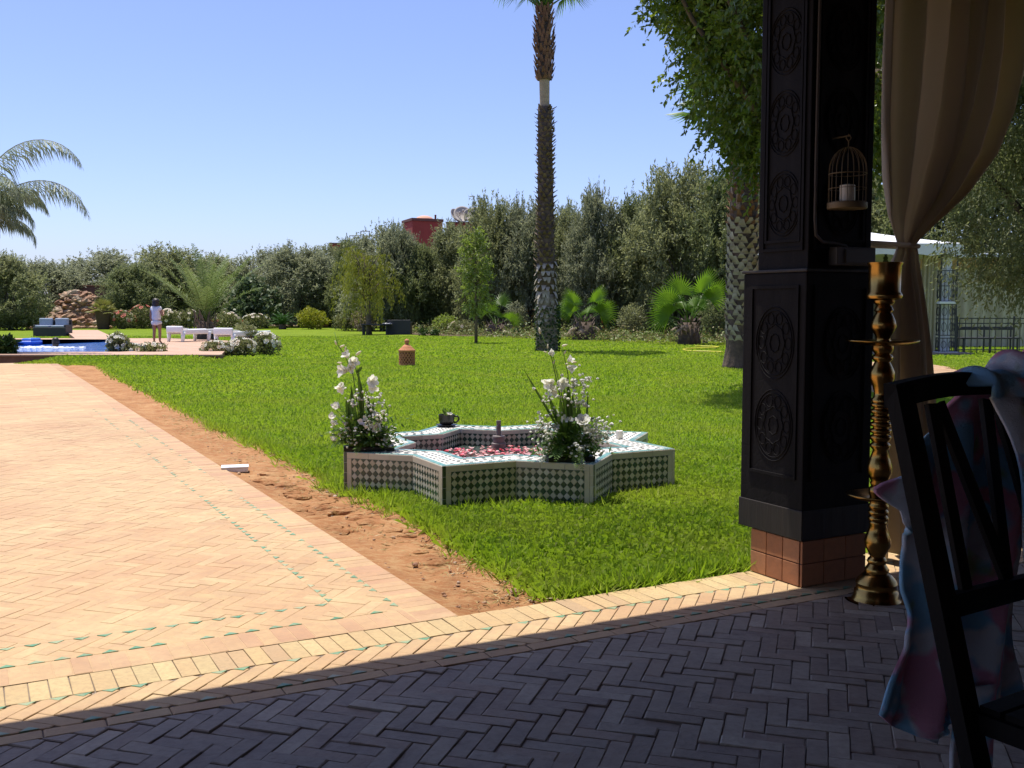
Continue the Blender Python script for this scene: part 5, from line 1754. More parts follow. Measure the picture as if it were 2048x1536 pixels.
def fan_frond(p, az, el, pet, Rf, rng, mname, parent, span=2.4, seg=26, droop=0.25, name='fan_leaf', pr=0.014, roll=0.0):
    """palmate leaf: petiole then a pleated fan of segments"""
    p = Vector(p)
    h = Vector((math.cos(az), math.sin(az), 0))
    d = h * math.cos(el) + Vector((0, 0, math.sin(el)))
    e = p + d * pet - Vector((0, 0, 1)) * pet * 0.06
    mb = MB(); mb.tube([p, p.lerp(e, 0.5) + Vector((0, 0, 0.03 * pet)), e], [pr * 1.3, pr, pr * 0.7], 5)
    side = d.cross(Vector((0, 0, 1))).normalized()
    if roll: side = Matrix.Rotation(roll, 3, d) @ side
    nrm = side.cross(d).normalized()
    vs_, fs_ = [], []
    for k in range(seg):
        a0 = -span / 2 + span * k / seg; a1 = -span / 2 + span * (k + 1) / seg; am = (a0 + a1) / 2
        L = Rf * (1 - 0.28 * (abs(am) / (span / 2)) ** 2) * rng.uniform(0.92, 1.06)
        def P(a_, r_, up_=0.0):
            q = e + (d * math.cos(a_) + side * math.sin(a_)) * r_ + nrm * up_
            q.z -= droop * (r_ / Rf) ** 2 * Rf * (0.3 + 0.7 * abs(a_) / (span / 2))
            return q
        b_ = len(vs_)
        pl = 0.028 * Rf
        # joined inner part (pleat), free pointed tip
        r1 = 0.52 * L
        vs_ += [e, P(a0, r1, 0), P(am, r1, pl), P(a1, r1, 0), P(am + rng.uniform(-0.02, 0.02), L, -0.02 * Rf)]
        fs_ += [(b_, b_ + 1, b_ + 2), (b_, b_ + 2, b_ + 3), (b_ + 1, b_ + 4, b_ + 2), (b_ + 2, b_ + 4, b_ + 3)]
    mb.add(vs_, fs_)
    return mb.build(name, mname, parent)
mat('palm_bark', (0.14, 0.098, 0.07), (0.065, 0.048, 0.038), scale=9, rough=0.95, bump=0.7, bscale=22, dist=0.02)
mat('palm_bark_grey', (0.30, 0.26, 0.21), (0.15, 0.115, 0.085), scale=7, rough=0.95, bump=0.6, bscale=20, dist=0.02)
mat('palm_smooth', (0.40, 0.32, 0.21), (0.32, 0.25, 0.16), scale=5, rough=0.8, bump=0.2, stretch=(1, 1, 4))
mat('boot_red', (0.21, 0.115, 0.07), (0.12, 0.065, 0.045), scale=5, rough=0.9)
mat('boot_grey', (0.42, 0.38, 0.31), (0.24, 0.20, 0.15), scale=5, rough=0.9)
mat('boot_brown', (0.21, 0.155, 0.13), (0.10, 0.075, 0.06), scale=5, rough=0.9)
def boots(mb, z0, z1, rad, n_per, dz, L, Wd, out, rng, up=1.0):
    z = z0; r_i = 0
    while z < z1:
        r_ = rad(z)
        for k in range(n_per):
            th = 2 * PI * (k + 0.5 * (r_i % 2)) / n_per + rng.normal() * 0.1
            h = Vector((math.cos(th), math.sin(th), 0)); sd = Vector((-h.y, h.x, 0))
            l = L * rng.uniform(0.6, 1.25)
            c = h * r_ * 0.96 + Vector((0, 0, z + rng.normal() * dz * 0.15))
            tip = c + h * out * rng.uniform(0.5, 1.3) + Vector((0, 0, l * up))
            mid = c.lerp(tip, 0.5) + h * 0.012
            mb.add([c - sd * Wd / 2, c + sd * Wd / 2, mid + sd * Wd * 0.33, mid - sd * Wd * 0.33, tip + sd * Wd * 0.18, tip - sd * Wd * 0.18, c.lerp(tip, 0.5) - h * 0.02], [(0, 1, 2, 3), (3, 2, 4, 5), (0, 3, 6), (1, 6, 2), (3, 5, 6), (2, 6, 4)])
        z += dz; r_i += 1
    return mb
# ---- tall palm
TPp = G(1094, 701)
tp = thing('tall_palm', 'tall fan palm with a spiky trunk and pale smooth neck', 'tree', (TPp.x, TPp.y, -0.06))
Yp = TPp.y; kp = Yp / F_PX
def tz(py): return AY(1094, py, Yp).z + 0.06
rngp = random.Random(61); rnp = np.random.default_rng(61)
lean_x = lambda z: -0.012 * z
class _R:                      # python random with a normal()
    def __init__(s, r): s.r = r
    def normal(s): return s.r.gauss(0, 1)
    def uniform(s, a, b): return s.r.uniform(a, b)
RR = _R(rngp)
zA, zB, zC, zD = tz(590), tz(215), tz(160), tz(30)
def seg_tube(z0, z1, r0, r1, m, name, n_=10):
    mb = MB(); mb.tube([(lean_x(z0 + (z1 - z0) * k / n_), 0, z0 + (z1 - z0) * k / n_) for k in range(n_ + 1)], [r0 + (r1 - r0) * k / n_ for k in range(n_ + 1)], 14)
    return mb.build(name, m, tp, True)
seg_tube(-0.08, zA + 0.02, 23 * kp, 19 * kp, 'palm_bark_grey', 'trunk_foot')
seg_tube(zA, zB + 0.02, 18.5 * kp, 13.5 * kp, 'palm_bark', 'trunk')
seg_tube(zB - 0.1, zC + 0.1, 9.5 * kp, 10.5 * kp, 'palm_smooth', 'smooth_neck')
seg_tube(zC, zD, 14 * kp, 13 * kp, 'palm_bark', 'upper_trunk')
b1 = boots(MB(), zA - 0.7, zA + 1.0, lambda z: 19 * kp, 11, 0.20, 0.20, 0.16, 0.09, RR, -0.9)
tag(b1.build('leaf_bases', 'boot_grey', tp, loc=(lean_x(2), 0, 0)), kind='stuff')
b2 = boots(MB(), zA + 0.7, zB + 0.05, lambda z: (18.2 - 5 * (z - zA) / (zB - zA)) * kp, 11, 0.135, 0.15, 0.15, 0.12, RR, 0.7)
tag(b2.build('leaf_bases', 'boot_brown', tp, loc=(lean_x(4.5), 0, 0)), kind='stuff')
b3 = boots(MB(), zC + 0.02, zD + 0.15, lambda z: (14 + 4 * math.sin(PI * (z - zC) / (zD - zC))) * kp, 12, 0.15, 0.24, 0.13, 0.10, RR, 0.9)
tag(b3.build('leaf_bases', 'boot_red', tp, loc=(lean_x(8.5), 0, 0)), kind='stuff')
# ivy on the foot
n_ = 520
th = rnp.uniform(-PI * 0.95, PI * 0.25, n_); z = rnp.random(n_) ** 1.2 * 1.35 + 0.05
r_ = 21 * kp + rnp.uniform(0, 0.05, n_)
P = np.stack([r_ * np.cos(th), r_ * np.sin(th), z], 1)
D = np.stack([np.cos(th) * 0.5 + rnp.normal(size=n_) * 0.5, np.sin(th) * 0.5 + rnp.normal(size=n_) * 0.5, rnp.normal(size=n_) * 0.6 - 0.4], 1)
tag(np_obj('ivy', leaf_quads(P, D, 0.09, 0.06, rnp), 'ivy_leaf', tp), kind='stuff')
for k in range(34):
    az = 2 * PI * k / 34 * 5 + rngp.uniform(-.2, .2)
    el = rngp.choice([1.35, 1.1, 0.85, 0.65]) + rngp.uniform(-.12, .12)
    fan_frond((lean_x(zD), 0, zD + 0.12), az, el, rngp.uniform(1.1, 1.5), rngp.uniform(0.75, 0.95), RR, 'fan_leaf', tp, span=2.9, seg=22, droop=1.3, pr=0.02)
# ---- scaly palm beside the post
SPp = G(1482, 734)
sp = thing('scaly_palm', 'thick palm trunk with grey scale-like leaf bases beside the post', 'tree', (SPp.x, SPp.y, -0.06))
ks = SPp.y / F_PX
mb = MB(); mb.tube([(0, 0, -0.05), (0, 0, 0.12), (0, 0, 0.5), (0, 0, 3), (0, 0, 5.4)], [42 * ks, 37 * ks, 31 * ks, 28 * ks, 26 * ks], 16)
mb.build('trunk', 'palm_bark', sp, True)
bb_ = boots(MB(), 0.62, 3.2, lambda z: 30 * ks, 10, 0.11, 0.17, 0.20, 0.06, RR, 0.85)
tag(bb_.build('leaf_bases', 'boot_grey', sp), kind='stuff')
bb_ = boots(MB(), 3.1, 5.3, lambda z: 28 * ks, 11, 0.16, 0.2, 0.14, 0.10, RR, 0.7)
tag(bb_.build('leaf_bases', 'boot_red', sp), kind='stuff')
for k in range(22):
    fan_frond((0, 0, 5.3), k * 2.4, rngp.uniform(0.1, 1.2), rngp.uniform(0.9, 1.2), 0.9, RR, 'fan_leaf', sp, span=2.7, seg=20, droop=0.5)
# ---- low fan palms
def low_fan(px, py, top, label, leaves, seed, stem):
    r_ = random.Random(seed); q = _R(r_)
    p = G(px, py); k = p.y / F_PX
    t = thing('low_fan_palm', label, 'palm', (p.x, p.y, -0.05), 0, 'low fan palms along the bed')
    H = stem * k
    mb = MB(); mb.tube([(0, 0, -0.05), (0, 0, H * 0.4), (0, 0, H)], [24 * k, 21 * k, 15 * k], 12); mb.build('trunk', 'palm_bark', t, True)
    tag(boots(MB(), 0.08, H + 0.1, lambda z: (24 - 6 * z / H) * k, 9, 0.13, 0.2, 0.13, 0.10, q, 0.8).build('leaf_bases', 'boot_brown', t), kind='stuff')
    for (ax, ay_, rad, roll) in leaves:        # pixel offset of the fan's hub from the trunk top, fan radius px
        v = Vector((ax * k, r_.uniform(-0.35, 0.1), ay_ * k))
        az = math.atan2(v.y, v.x); el = math.atan2(v.z, math.hypot(v.x, v.y))
        fan_frond((0, 0, H - 0.04), az, el, v.length, rad * 1.15 * k, q, 'fan_leaf', t, span=3.5, seg=26, droop=0.30, roll=roll, pr=0.018)
    for j in range(5):
        az = r_.uniform(0.3, PI - 0.3)
        fan_frond((0, 0, H - 0.04), az, r_.uniform(0.5, 1.3), r_.uniform(35, 55) * k, 36 * k, q, 'fan_leaf', t, span=3.4, seg=22, droop=0.35, roll=r_.uniform(-0.8, 0.8))
    for j in range(6):
        az = r_.uniform(0, 2 * PI)
        fan_frond((0, 0, H - 0.06), az, r_.uniform(-0.5, 0.0), r_.uniform(14, 24) * k, 20 * k, q, 'dead_leaf', t, span=1.6, seg=12, droop=0.6, name='dead_fan_leaf')
low_fan(1168, 679, 575, 'low fan palm right of the tall palm trunk', [(-22, 22, 34, 0.9), (30, 20, 40, -0.9), (-20, 42, 36, 0.3), (20, 45, 38, -0.2)], 1, 38)
low_fan(1378, 688, 545, 'largest low fan palm with wide fans left of the scaly trunk', [(-38, 42, 46, 0.9), (-20, 62, 46, 0.4), (20, 66, 56, -0.1), (36, 52, 50, -0.5), (-40, 18, 44, 1.1)], 2, 46)
low_fan(992, 669, 610, 'small low fan palm right of the slim young tree', [(-12, 30, 26, 0.8), (26, 14, 30, -0.7)], 3, 22)
# ---- date palm by the loungers
dp = G(411, 683)
dt = thing('date_palm', 'young feathery date palm behind the white loungers', 'tree', (dp.x, dp.y, -0.05))
kd = dp.y / F_PX
mb = MB(); mb.tube([(0, 0, -0.05), (0, 0, 0.35), (0.05, 0, 0.8)], [24 * kd, 20 * kd, 15 * kd], 12); mb.build('trunk', 'palm_bark', dt, True)
tag(boots(MB(), 0.05, 1.0, lambda z: 20 * kd, 9, 0.13, 0.26, 0.12, 0.10, RR, 0.9).build('leaf_bases', 'boot_brown', dt), kind='stuff')
for k in range(24):
    az = k * 2.399 + rngp.uniform(-.2, .2)
    el = 1.5 - 0.75 * (k / 23) ** 0.8 + rngp.uniform(-.06, .06)
    feather_frond((0.04, 0, 0.8), az, el, rngp.uniform(2.5, 3.2), rngp.uniform(0.3, 0.75), 0.36, 60, rnp, 'date_leaf', dt, hang=0.12, w=0.026, rr=0.022, bare=0.2)
# ---- feather palm entering from the left
qY = 27.0
qp = AY(-45, 700, qY)
qt = thing('feather_palm', 'drooping feather palm entering from the left frame edge', 'tree', (qp.x, qY, -0.05))
kq = qY / F_PX
hub = AY(-32, 455, qY) - Vector(qt.location)
mb = MB(); mb.tube([(0, 0, -0.1), (0, 0, 1), (0, 0, hub.z)], [0.24, 0.19, 0.15], 14); mb.build('trunk', 'palm_smooth', qt, True)
for (az, el, L, dr, lf) in ((-0.1, 1.42, 4.6, 2.75, 0.85), (-0.2, 0.88, 4.2, 2.35, 0.85), (0.3, 1.25, 2.6, 2.9, 0.7), (-0.5, 1.35, 2.9, 3.0, 0.8), (-0.8, 1.0, 2.4, 2.6, 0.6), (0.9, 1.1, 2.7, 2.5, 0.6), (-0.35, 1.0, 2.1, 3.1, 0.6), (0.15, 1.05, 2.2, 3.2, 0.6), (-1.6, 1.0, 2.9, 2.3, 0.6), (1.7, 1.0, 2.9, 2.3, 0.6), (2.5, 1.0, 3, 2.4, 0.6), (-2.5, 1.0, 3, 2.4, 0.6), (3.1, 0.8, 3, 2.4, 0.6), (0.5, 0.6, 2.0, 2.6, 0.55)):
    feather_frond((0, 0, hub.z), az, el, L, dr, lf, 120, rnp, 'queen_leaf', qt, hang=1.0, w=0.026, rr=0.022, bare=0.12)
# ---- cycad
cp = G(565, 657.5)
ct = thing('cycad', 'small dark green cycad left of the yellow shrub', 'plant', (cp.x, cp.y, -0.05))
mb = MB(); mb.lathe([(0.22, 0), (0.24, 0.1), (0.18, 0.3), (0.05, 0.36)], seg=12); mb.build('trunk', 'palm_bark', ct, True)
for k in range(34):
    feather_frond((0, 0, 0.3), k * 2.399, 1.35 - 1.1 * k / 34, rngp.uniform(0.85, 1.05), 0.9, 0.15, 26, rnp, 'cycad_leaf', ct, hang=0.1, w=0.03, rr=0.012)
# ================================================================== POOL AND DECK
mat('deck_stone', (0.46, 0.31, 0.22), (0.40, 0.25, 0.17), scale=1.2, rough=0.85, bump=0.15, bscale=30)
mat('riser_brick', (0.22, 0.10, 0.055), (0.15, 0.07, 0.04), scale=7, rough=0.9, bump=0.4, bscale=30)
POOL_PX = [(-420, 703.5), (240, 703.5), (285, 701.5), (312, 697), (300, 691), (262, 685), (226, 678.6), (-420, 678.6)]
POOL = [G(x, y, DECK_Z) for x, y in POOL_PX]
WATER_Z = 0.05
def ring_sheet(mb, outer, holes, z):
    bm = bmesh.new()
    es = []
    for loop in [outer] + holes:
        vs_ = [bm.verts.new((p.x, p.y, z)) for p in loop]
        es += [bm.edges.new((vs_[i], vs_[(i + 1) % len(vs_)])) for i in range(len(vs_))]
    bmesh.ops.triangle_fill(bm, use_beauty=True, use_dissolve=False, edges=es)
    for f in bm.faces:
        if f.normal.z < 0: f.normal_flip()
    bm.verts.index_update()
    mb.add([v.co.copy() for v in bm.verts], [[v.index for v in f.verts] for f in bm.faces])
    bm.free()
    return mb
dk = MB(); ring_sheet(dk, DECK, [POOL], DECK_Z)
deck = dk.build('pool_deck', 'deck_stone'); tag(deck, kind='structure')
rs = MB(); n_ = len(DECK)
for i in range(n_):
    p, q = DECK[i], DECK[(i + 1) % n_]
    rs.add([(p.x, p.y, -0.1), (q.x, q.y, -0.1), (q.x, q.y, DECK_Z - 0.001), (p.x, p.y, DECK_Z - 0.001)], [(0, 1, 2, 3)])
rs.build('riser', 'riser_brick', deck)
# deck edge nosing slabs along the front
fx0, fx1, fy = DECK[0].x, DECK[1].x, DECK[0].y
n_ = int((fx1 - fx0) / 0.8)
for k in range(n_):
    x0 = fx0 + (fx1 - fx0) * k / n_
    if x0 + 0.8 < (-200 - 1024) / F_PX * fy: continue
    MB().cbox((x0 + (fx1 - fx0) / n_ / 2, fy + 0.12, DECK_Z + 0.004), ((fx1 - fx0) / n_ - 0.008, 0.32, 0.04), 0.008).build('coping_slab', 'deck_stone', deck)
# the lawn banks up against the deck right of the path
bk = MB()
bx0, bx1 = G(128, 716).x, G(520, 716).x
def bank_pt(u, v):
    x = bx0 + (bx1 - bx0) * u
    e = min(1, u * 9) * min(1, (1 - u) * 4)
    y = fy - 0.045 - 1.3 * (1 - v)
    return (x, y, -0.034 + 0.145 * e * v ** 1.4 + 0.008 * nz(x, y, 4, 3) * e * v)
bk.grid(bank_pt, 60, 8)
tag(bk.build('grass_bank', 'lawn_soil', smooth=True), kind='structure')
rngb = np.random.default_rng(12)
nb_ = 5200
uu_, vv_ = rngb.random(nb_), rngb.random(nb_)
Pb = np.array([bank_pt(a_, b_) for a_, b_ in zip(uu_, vv_)])
Db = np.stack([rngb.normal(size=nb_) * 0.6, rngb.normal(size=nb_) * 0.6, np.ones(nb_)], 1)
tag(np_obj('bank_grass', leaf_quads(Pb, Db, rngb.uniform(0.04, 0.08, nb_), 0.035, rngb), 'grass'), 'grass on the low bank along the pool deck', 'grass', kind='stuff')
# basin
mat('pool_tile', (0.02, 0.11, 0.42), (0.03, 0.16, 0.50), scale=3, rough=0.3)
pw = MB(); n_ = len(POOL)
for i in range(n_):
    p, q = POOL[i], POOL[(i + 1) % n_]
    pw.add([(p.x, p.y, -0.9), (q.x, q.y, -0.9), (q.x, q.y, DECK_Z), (p.x, p.y, DECK_Z)], [(3, 2, 1, 0)])
pw.add([(p.x, p.y, -0.9) for p in POOL], [tuple(range(n_))])
tag(pw.build('pool_basin', 'pool_tile'), kind='structure')
m, n, b = _nodes('pool_water')
b.inputs['Base Color'].default_value = (0.015, 0.10, 0.42, 1)
b.inputs['Roughness'].default_value = 0.06
b.inputs['IOR'].default_value = 1.33
geo = n.nodes.new('ShaderNodeNewGeometry').outputs['Position']
_bump(n, b, _noise(n, 1.6, 4, 0.6, geo, (0.6, 1.8, 1)), 0.5, 0.08)
wm = MB(); wm.add([(p.x, p.y, WATER_Z) for p in POOL], [tuple(range(n_))])
tag(wm.build('pool_water', 'pool_water'), kind='structure')
# blue float lying on the water
mat('float_blue', (0.03, 0.10, 0.55), (0.05, 0.16, 0.62), scale=4, rough=0.3)
f0 = G(-60, 691, WATER_Z); f1 = G(80, 688, WATER_Z)
fl_ = thing('pool_float', 'long blue inflatable float lying on the pool at the left edge', 'float', (f0 + f1) / 2)
L_ = (f1 - f0).length
MB().cbox((0, 0, 0.06), (L_, 0.8, 0.17), 0.075).build('body', 'float_blue', fl_, True)
MB().cbox((L_ * 0.40, 0, 0.16), (0.35, 0.7, 0.12), 0.055).build('pillow', 'float_blue', fl_, True)

# ================================================================== PEOPLE
mat('skin', (0.33, 0.17, 0.10), (0.29, 0.145, 0.085), scale=12, rough=0.5)
mat('hair', (0.016, 0.011, 0.009), (0.03, 0.02, 0.014), scale=30, rough=0.45, bump=0.5, bscale=60, stretch=(1, 1, 0.2))
mat('cloth_white', (0.68, 0.66, 0.66), (0.60, 0.58, 0.58), scale=9, rough=0.9, bump=0.5, bscale=22, dist=0.02)
mat('sole_dark', (0.12, 0.08, 0.06), rough=0.8)
def skin_mesh(name, verts, edges, rads, m, parent, sub=2, root=0):
    me = bpy.data.meshes.new(name)
    me.from_pydata(verts, edges, [])
    me.materials.append(M[m])
    o = bpy.data.objects.new(name, me); link(o, parent)
    md = o.modifiers.new('skin', 'SKIN'); md.use_smooth_shade = True
    for i, r_ in enumerate(rads):
        sv = me.skin_vertices[0].data[i]
        sv.radius = r_ if hasattr(r_, '__len__') else (r_, r_)
        sv.use_root = (i == root)
    sb_ = o.modifiers.new('sub', 'SUBSURF'); sb_.levels = sb_.render_levels = sub
    return o
pp = G(314, 687, DECK_Z)
per = thing('person', 'dark-haired woman in white shirt and shorts walking away on the deck', 'person', (pp.x, pp.y, DECK_Z + 0.004), -0.15)
HS = 1.42
def hs(*v): return tuple(c * HS for c in v)
# joints for height 1: facing +Y (away from the camera), right arm bent up in front
VB = [(0, 0, 0.52), (0, 0.004, 0.60), (0, 0.0, 0.70), (0, -0.004, 0.79), (0, 0.0, 0.845), (0, 0.012, 0.885), (0, 0.012, 0.935), (0, 0.008, 0.975),
      (-0.055, 0, 0.505), (-0.062, 0.005, 0.40), (-0.062, 0.012, 0.28), (-0.062, -0.005, 0.18), (-0.06, -0.012, 0.05), (-0.064, 0.055, 0.016),
      (0.055, 0, 0.505), (0.070, -0.005, 0.40), (0.078, 0.0, 0.28), (0.084, -0.02, 0.18), (0.09, -0.035, 0.05), (0.10, 0.03, 0.016),
      (-0.10, 0, 0.795), (-0.125, -0.005, 0.70), (-0.140, 0.0, 0.62), (-0.142, 0.03, 0.52), (-0.138, 0.045, 0.47),
      (0.10, 0, 0.795), (0.130, 0.0, 0.70), (0.150, 0.01, 0.63), (0.135, 0.08, 0.66), (0.115, 0.12, 0.70)]
EB = [(0, 1), (1, 2), (2, 3), (3, 4), (4, 5), (5, 6), (6, 7), (0, 8), (8, 9), (9, 10), (10, 11), (11, 12), (12, 13), (0, 14), (14, 15), (15, 16), (16, 17), (17, 18), (18, 19),
      (3, 20), (20, 21), (21, 22), (22, 23), (23, 24), (3, 25), (25, 26), (26, 27), (27, 28), (28, 29)]
RB = [0.075, 0.066, 0.072, 0.066, 0.034, 0.045, 0.056, 0.035, 0.062, 0.052, 0.036, 0.036, 0.020, 0.017, 0.062, 0.052, 0.036, 0.036, 0.020, 0.017, 0.036, 0.028, 0.023, 0.018, 0.015, 0.036, 0.028, 0.023, 0.019, 0.015]
skin_mesh('body', [hs(*v) for v in VB], EB, [r_ * HS for r_ in RB], 'skin', per)
def fingers(parent, wrist, d, side, m='skin'):
    d, side = Vector(d).normalized(), Vector(side).normalized()
    w = Vector(wrist)
    mb = MB()
    for k in range(4):
        b0 = w + d * 0.045 + side * (-0.024 + 0.016 * k)
        L = (0.055, 0.062, 0.058, 0.045)[k]
        curl = d.cross(side).normalized() * 0.02
        mb.tube([w + side * (-0.018 + 0.012 * k) , b0, b0 + d * L * 0.6, b0 + d * L + curl], [0.010, 0.008, 0.0075, 0.005], 6)
    mb.tube([w + side * 0.015, w + side * 0.035 + d * 0.03, w + side * 0.042 + d * 0.06], [0.010, 0.0085, 0.006], 6)
    mb.build('hand', m, parent, True)
fingers(per, hs(-0.139, 0.044, 0.475), (0.0, 0.2, -1), (0, 1, 0))
fingers(per, hs(0.116, 0.118, 0.698), (-0.4, 0.6, 0.6), (-0.6, 0, 0.4))
VS = [(0, 0, 0.50), (0, 0.0, 0.62), (0, 0.0, 0.70), (0, -0.004, 0.785), (0, 0, 0.822), (-0.085, 0, 0.800), (-0.122, -0.004, 0.735), (0.085, 0, 0.800), (0.126, 0.0, 0.735)]
skin_mesh('shirt', [hs(*v) for v in VS], [(0, 1), (1, 2), (2, 3), (3, 4), (3, 5), (5, 6), (3, 7), (7, 8)], [(r_[0] * HS, r_[1] * HS) for r_ in ((0.125, 0.105), (0.108, 0.095), (0.105, 0.095), (0.095, 0.085), (0.055, 0.055), (0.05, 0.05), (0.048, 0.048), (0.05, 0.05), (0.048, 0.048))], 'cloth_white', per)
VSH = [(0, 0, 0.575), (0, 0, 0.51), (-0.058, 0, 0.475), (-0.064, 0.004, 0.405), (0.058, 0, 0.475), (0.070, -0.004, 0.405)]
skin_mesh('shorts', [hs(*v) for v in VSH], [(0, 1), (1, 2), (2, 3), (1, 4), (4, 5)], [r_ * HS for r_ in (0.112, 0.112, 0.088, 0.080, 0.088, 0.080)], 'cloth_white', per)
hb_ = MB(); hb_.ball(hs(0, -0.004, 0.945), tuple(c * HS for c in (0.078, 0.076, 0.076)), 16, 12, 0.06)
hb_.ball(hs(0, -0.030, 0.893), tuple(c * HS for c in (0.080, 0.048, 0.060)), 14, 10, 0.10)
hb_.build('hair', 'hair', per, True)
for sx, fx, fy_ in ((-1, -0.064, 0.02), (1, 0.098, -0.005)):
    MB().cbox((fx * HS, fy_ * HS, 0.008), (0.085, 0.21, 0.018), 0.006).build('sandal', 'sole_dark', per)
# face (turned away, still there)
fm = MB(); fm.ball(hs(0, 0.072, 0.915), (0.012, 0.022, 0.018), 8, 6); fm.build('nose', 'skin', per, True)
for sx in (-1, 1):
    MB().ball(hs(sx * 0.022, 0.060, 0.930), 0.010, 8, 6).build('eye', 'cloth_white', per, True)
    MB().ball(hs(sx * 0.058, 0.012, 0.918), (0.008, 0.018, 0.026), 8, 6).build('ear', 'skin', per, True)
mat('lip', (0.30, 0.08, 0.07), rough=0.4)
MB().ball(hs(0, 0.063, 0.892), (0.020, 0.010, 0.007), 8, 6).build('mouth', 'lip', per, True)

# swimmer
wp_ = G(112, 695, WATER_Z)
sw = thing('person', 'dark-haired swimmer with only head and shoulders above the pool water', 'person', (wp_.x, wp_.y, WATER_Z - 0.32), 0.2)
VW = [(0, 0, 0.0), (0, 0, 0.16), (0, 0.0, 0.30), (0, 0.01, 0.38), (0, 0.015, 0.44), (0, 0.01, 0.52), (0, 0.01, 0.57), (-0.17, 0, 0.30), (-0.28, 0.14, 0.27), (-0.33, 0.34, 0.26), (0.17, 0, 0.30), (0.29, 0.12, 0.26), (0.36, 0.32, 0.25)]
skin_mesh('body', VW, [(0, 1), (1, 2), (2, 3), (3, 4), (4, 5), (5, 6), (2, 7), (7, 8), (8, 9), (2, 10), (10, 11), (11, 12)], [0.13, 0.13, 0.11, 0.052, 0.075, 0.085, 0.05, 0.055, 0.045, 0.032, 0.055, 0.045, 0.032], 'skin', sw)
hb_ = MB(); hb_.ball((0, -0.012, 0.515), (0.112, 0.112, 0.125), 16, 12, 0.05); hb_.ball((0, -0.06, 0.43), (0.10, 0.07, 0.09), 14, 10, 0.08)
hb_.build('hair', 'hair', sw, True)
fingers(sw, (-0.33, 0.34, 0.26), (-0.2, 1, 0), (1, 0, 0)); fingers(sw, (0.36, 0.32, 0.25), (0.2, 1, 0), (-1, 0, 0))
mat('foam', (0.80, 0.84, 0.90), rough=0.9)
rg = random.Random(9)
fo = MB()
for k in range(80):
    x, y = rg.gauss(-0.55, 0.32), rg.gauss(-0.1, 0.28)
    r_ = rg.uniform(0.02, 0.07)
    fo.ball((wp_.x + x, wp_.y + y, WATER_Z + 0.005), (r_ * 1.6, r_ * 1.6, r_ * 0.6), 7, 4, 0.2, rg)
for k in range(40):
    r_ = rg.uniform(0.015, 0.04)
    fo.ball((wp_.x + rg.gauss(0.35, 0.3), wp_.y + rg.gauss(-0.2, 0.25), WATER_Z + 0.005), (r_ * 2, r_ * 1.6, r_ * 0.5), 7, 4, 0.2, rg)
tag(fo.build('splash', 'foam'), 'white splash foam on the pool around the swimmer', 'splash', kind='stuff')

# ================================================================== DECK FURNITURE
mat('plastic_white', (0.80, 0.80, 0.80), rough=0.4)
def lounger(px, py, label, rz, w=0.62):
    p = G(px, py, DECK_Z)
    t = thing('sun_lounger', label, 'sun lounger', (p.x, p.y, DECK_Z), rz, 'white sun loungers on the pool deck')
    # x runs from head end (0) to foot (1.85)
    for (x, y) in ((0.06, 0), (0.06, w), (1.30, 0), (1.30, w)):
        mb = MB()
        mb.tube([(x - 0.04, y, 0), (x - 0.01, y, 0.12), (x, y, 0.34)], [0.05, 0.06, 0.08], 8)
        mb.build('leg', 'plastic_white', t, True)
    for y in (0, w): MB().cbox((0.9, y, 0.33), (1.85, 0.07, 0.17), 0.03).build('side_rail', 'plastic_white', t, True)
    for k in range(12): MB().cbox((0.72 + k * 0.098, w / 2, 0.355), (0.08, w - 0.065, 0.025), 0.008).build('slat', 'plastic_white', t)
    mb = MB()
    mb.grid(lambda u, v: (0.66 - 0.66 * v, 0.03 + (w - 0.06) * u, 0.375 + 0.10 * v + 0.025 * math.sin(PI * v)), 4, 10)
    bo = mb.build('backrest', 'plastic_white', t, True)
    bo.modifiers.new('t', 'SOLIDIFY').thickness = 0.03
    MB().cbox((0.0, w / 2, 0.42), (0.08, w + 0.08, 0.22), 0.03).build('head_rail', 'plastic_white', t, True)
    return t
lounger(364, 684.0, 'white plastic sun lounger nearer the walking woman', 1.12, 0.62)
lounger(464, 690.5, 'white plastic sun lounger partly behind the brown pot and roses', 1.12, 0.66)
# brown pot with bush
mat('pot_brown', (0.10, 0.06, 0.04), (0.07, 0.04, 0.03), scale=10, rough=0.8, bump=0.3)
def leaf_ball(parent, c, r_, n_, L, Wd, m, seed, name='foliage', up=0.3, flat=1.0):
    rng = np.random.default_rng(seed)
    d = unit(rng.normal(size=(n_, 3)))
    rad = rng.random(n_) ** 0.4
    bump_ = 1 + 0.18 * np.sin(d[:, 0] * 5 + seed) * np.sin(d[:, 2] * 6 + 2 * d[:, 1] + seed)
    P = d * (rad * bump_)[:, None] * np.array(r_) + np.array(c)
    P[:, 2] = np.maximum(P[:, 2], 0.03)
    D = d * 0.6 + rng.normal(size=(n_, 3)) * 0.7 + np.array([0, 0, up])
    return np_obj(name, leaf_quads(P, D, L * rng.uniform(0.6, 1.3, n_), Wd, rng), m, parent)
bp_ = G(492, 697, 0)
bpt = thing('potted_bush', 'round brown pot holding a clipped bush beside the second lounger', 'planter', (bp_.x, bp_.y, -0.04))
MB().lathe([(0.18, 0), (0.28, 0.08), (0.31, 0.22), (0.26, 0.36), (0.27, 0.42), (0.23, 0.42), (0.22, 0.36), (0.01, 0.35)], seg=22).build('pot', 'pot_brown', bpt, True, sharp=50)
leaf_ball(bpt, (0, 0, 0.60), (0.34, 0.34, 0.24), 1400, 0.07, 0.03, 'rose_leaf', 5)
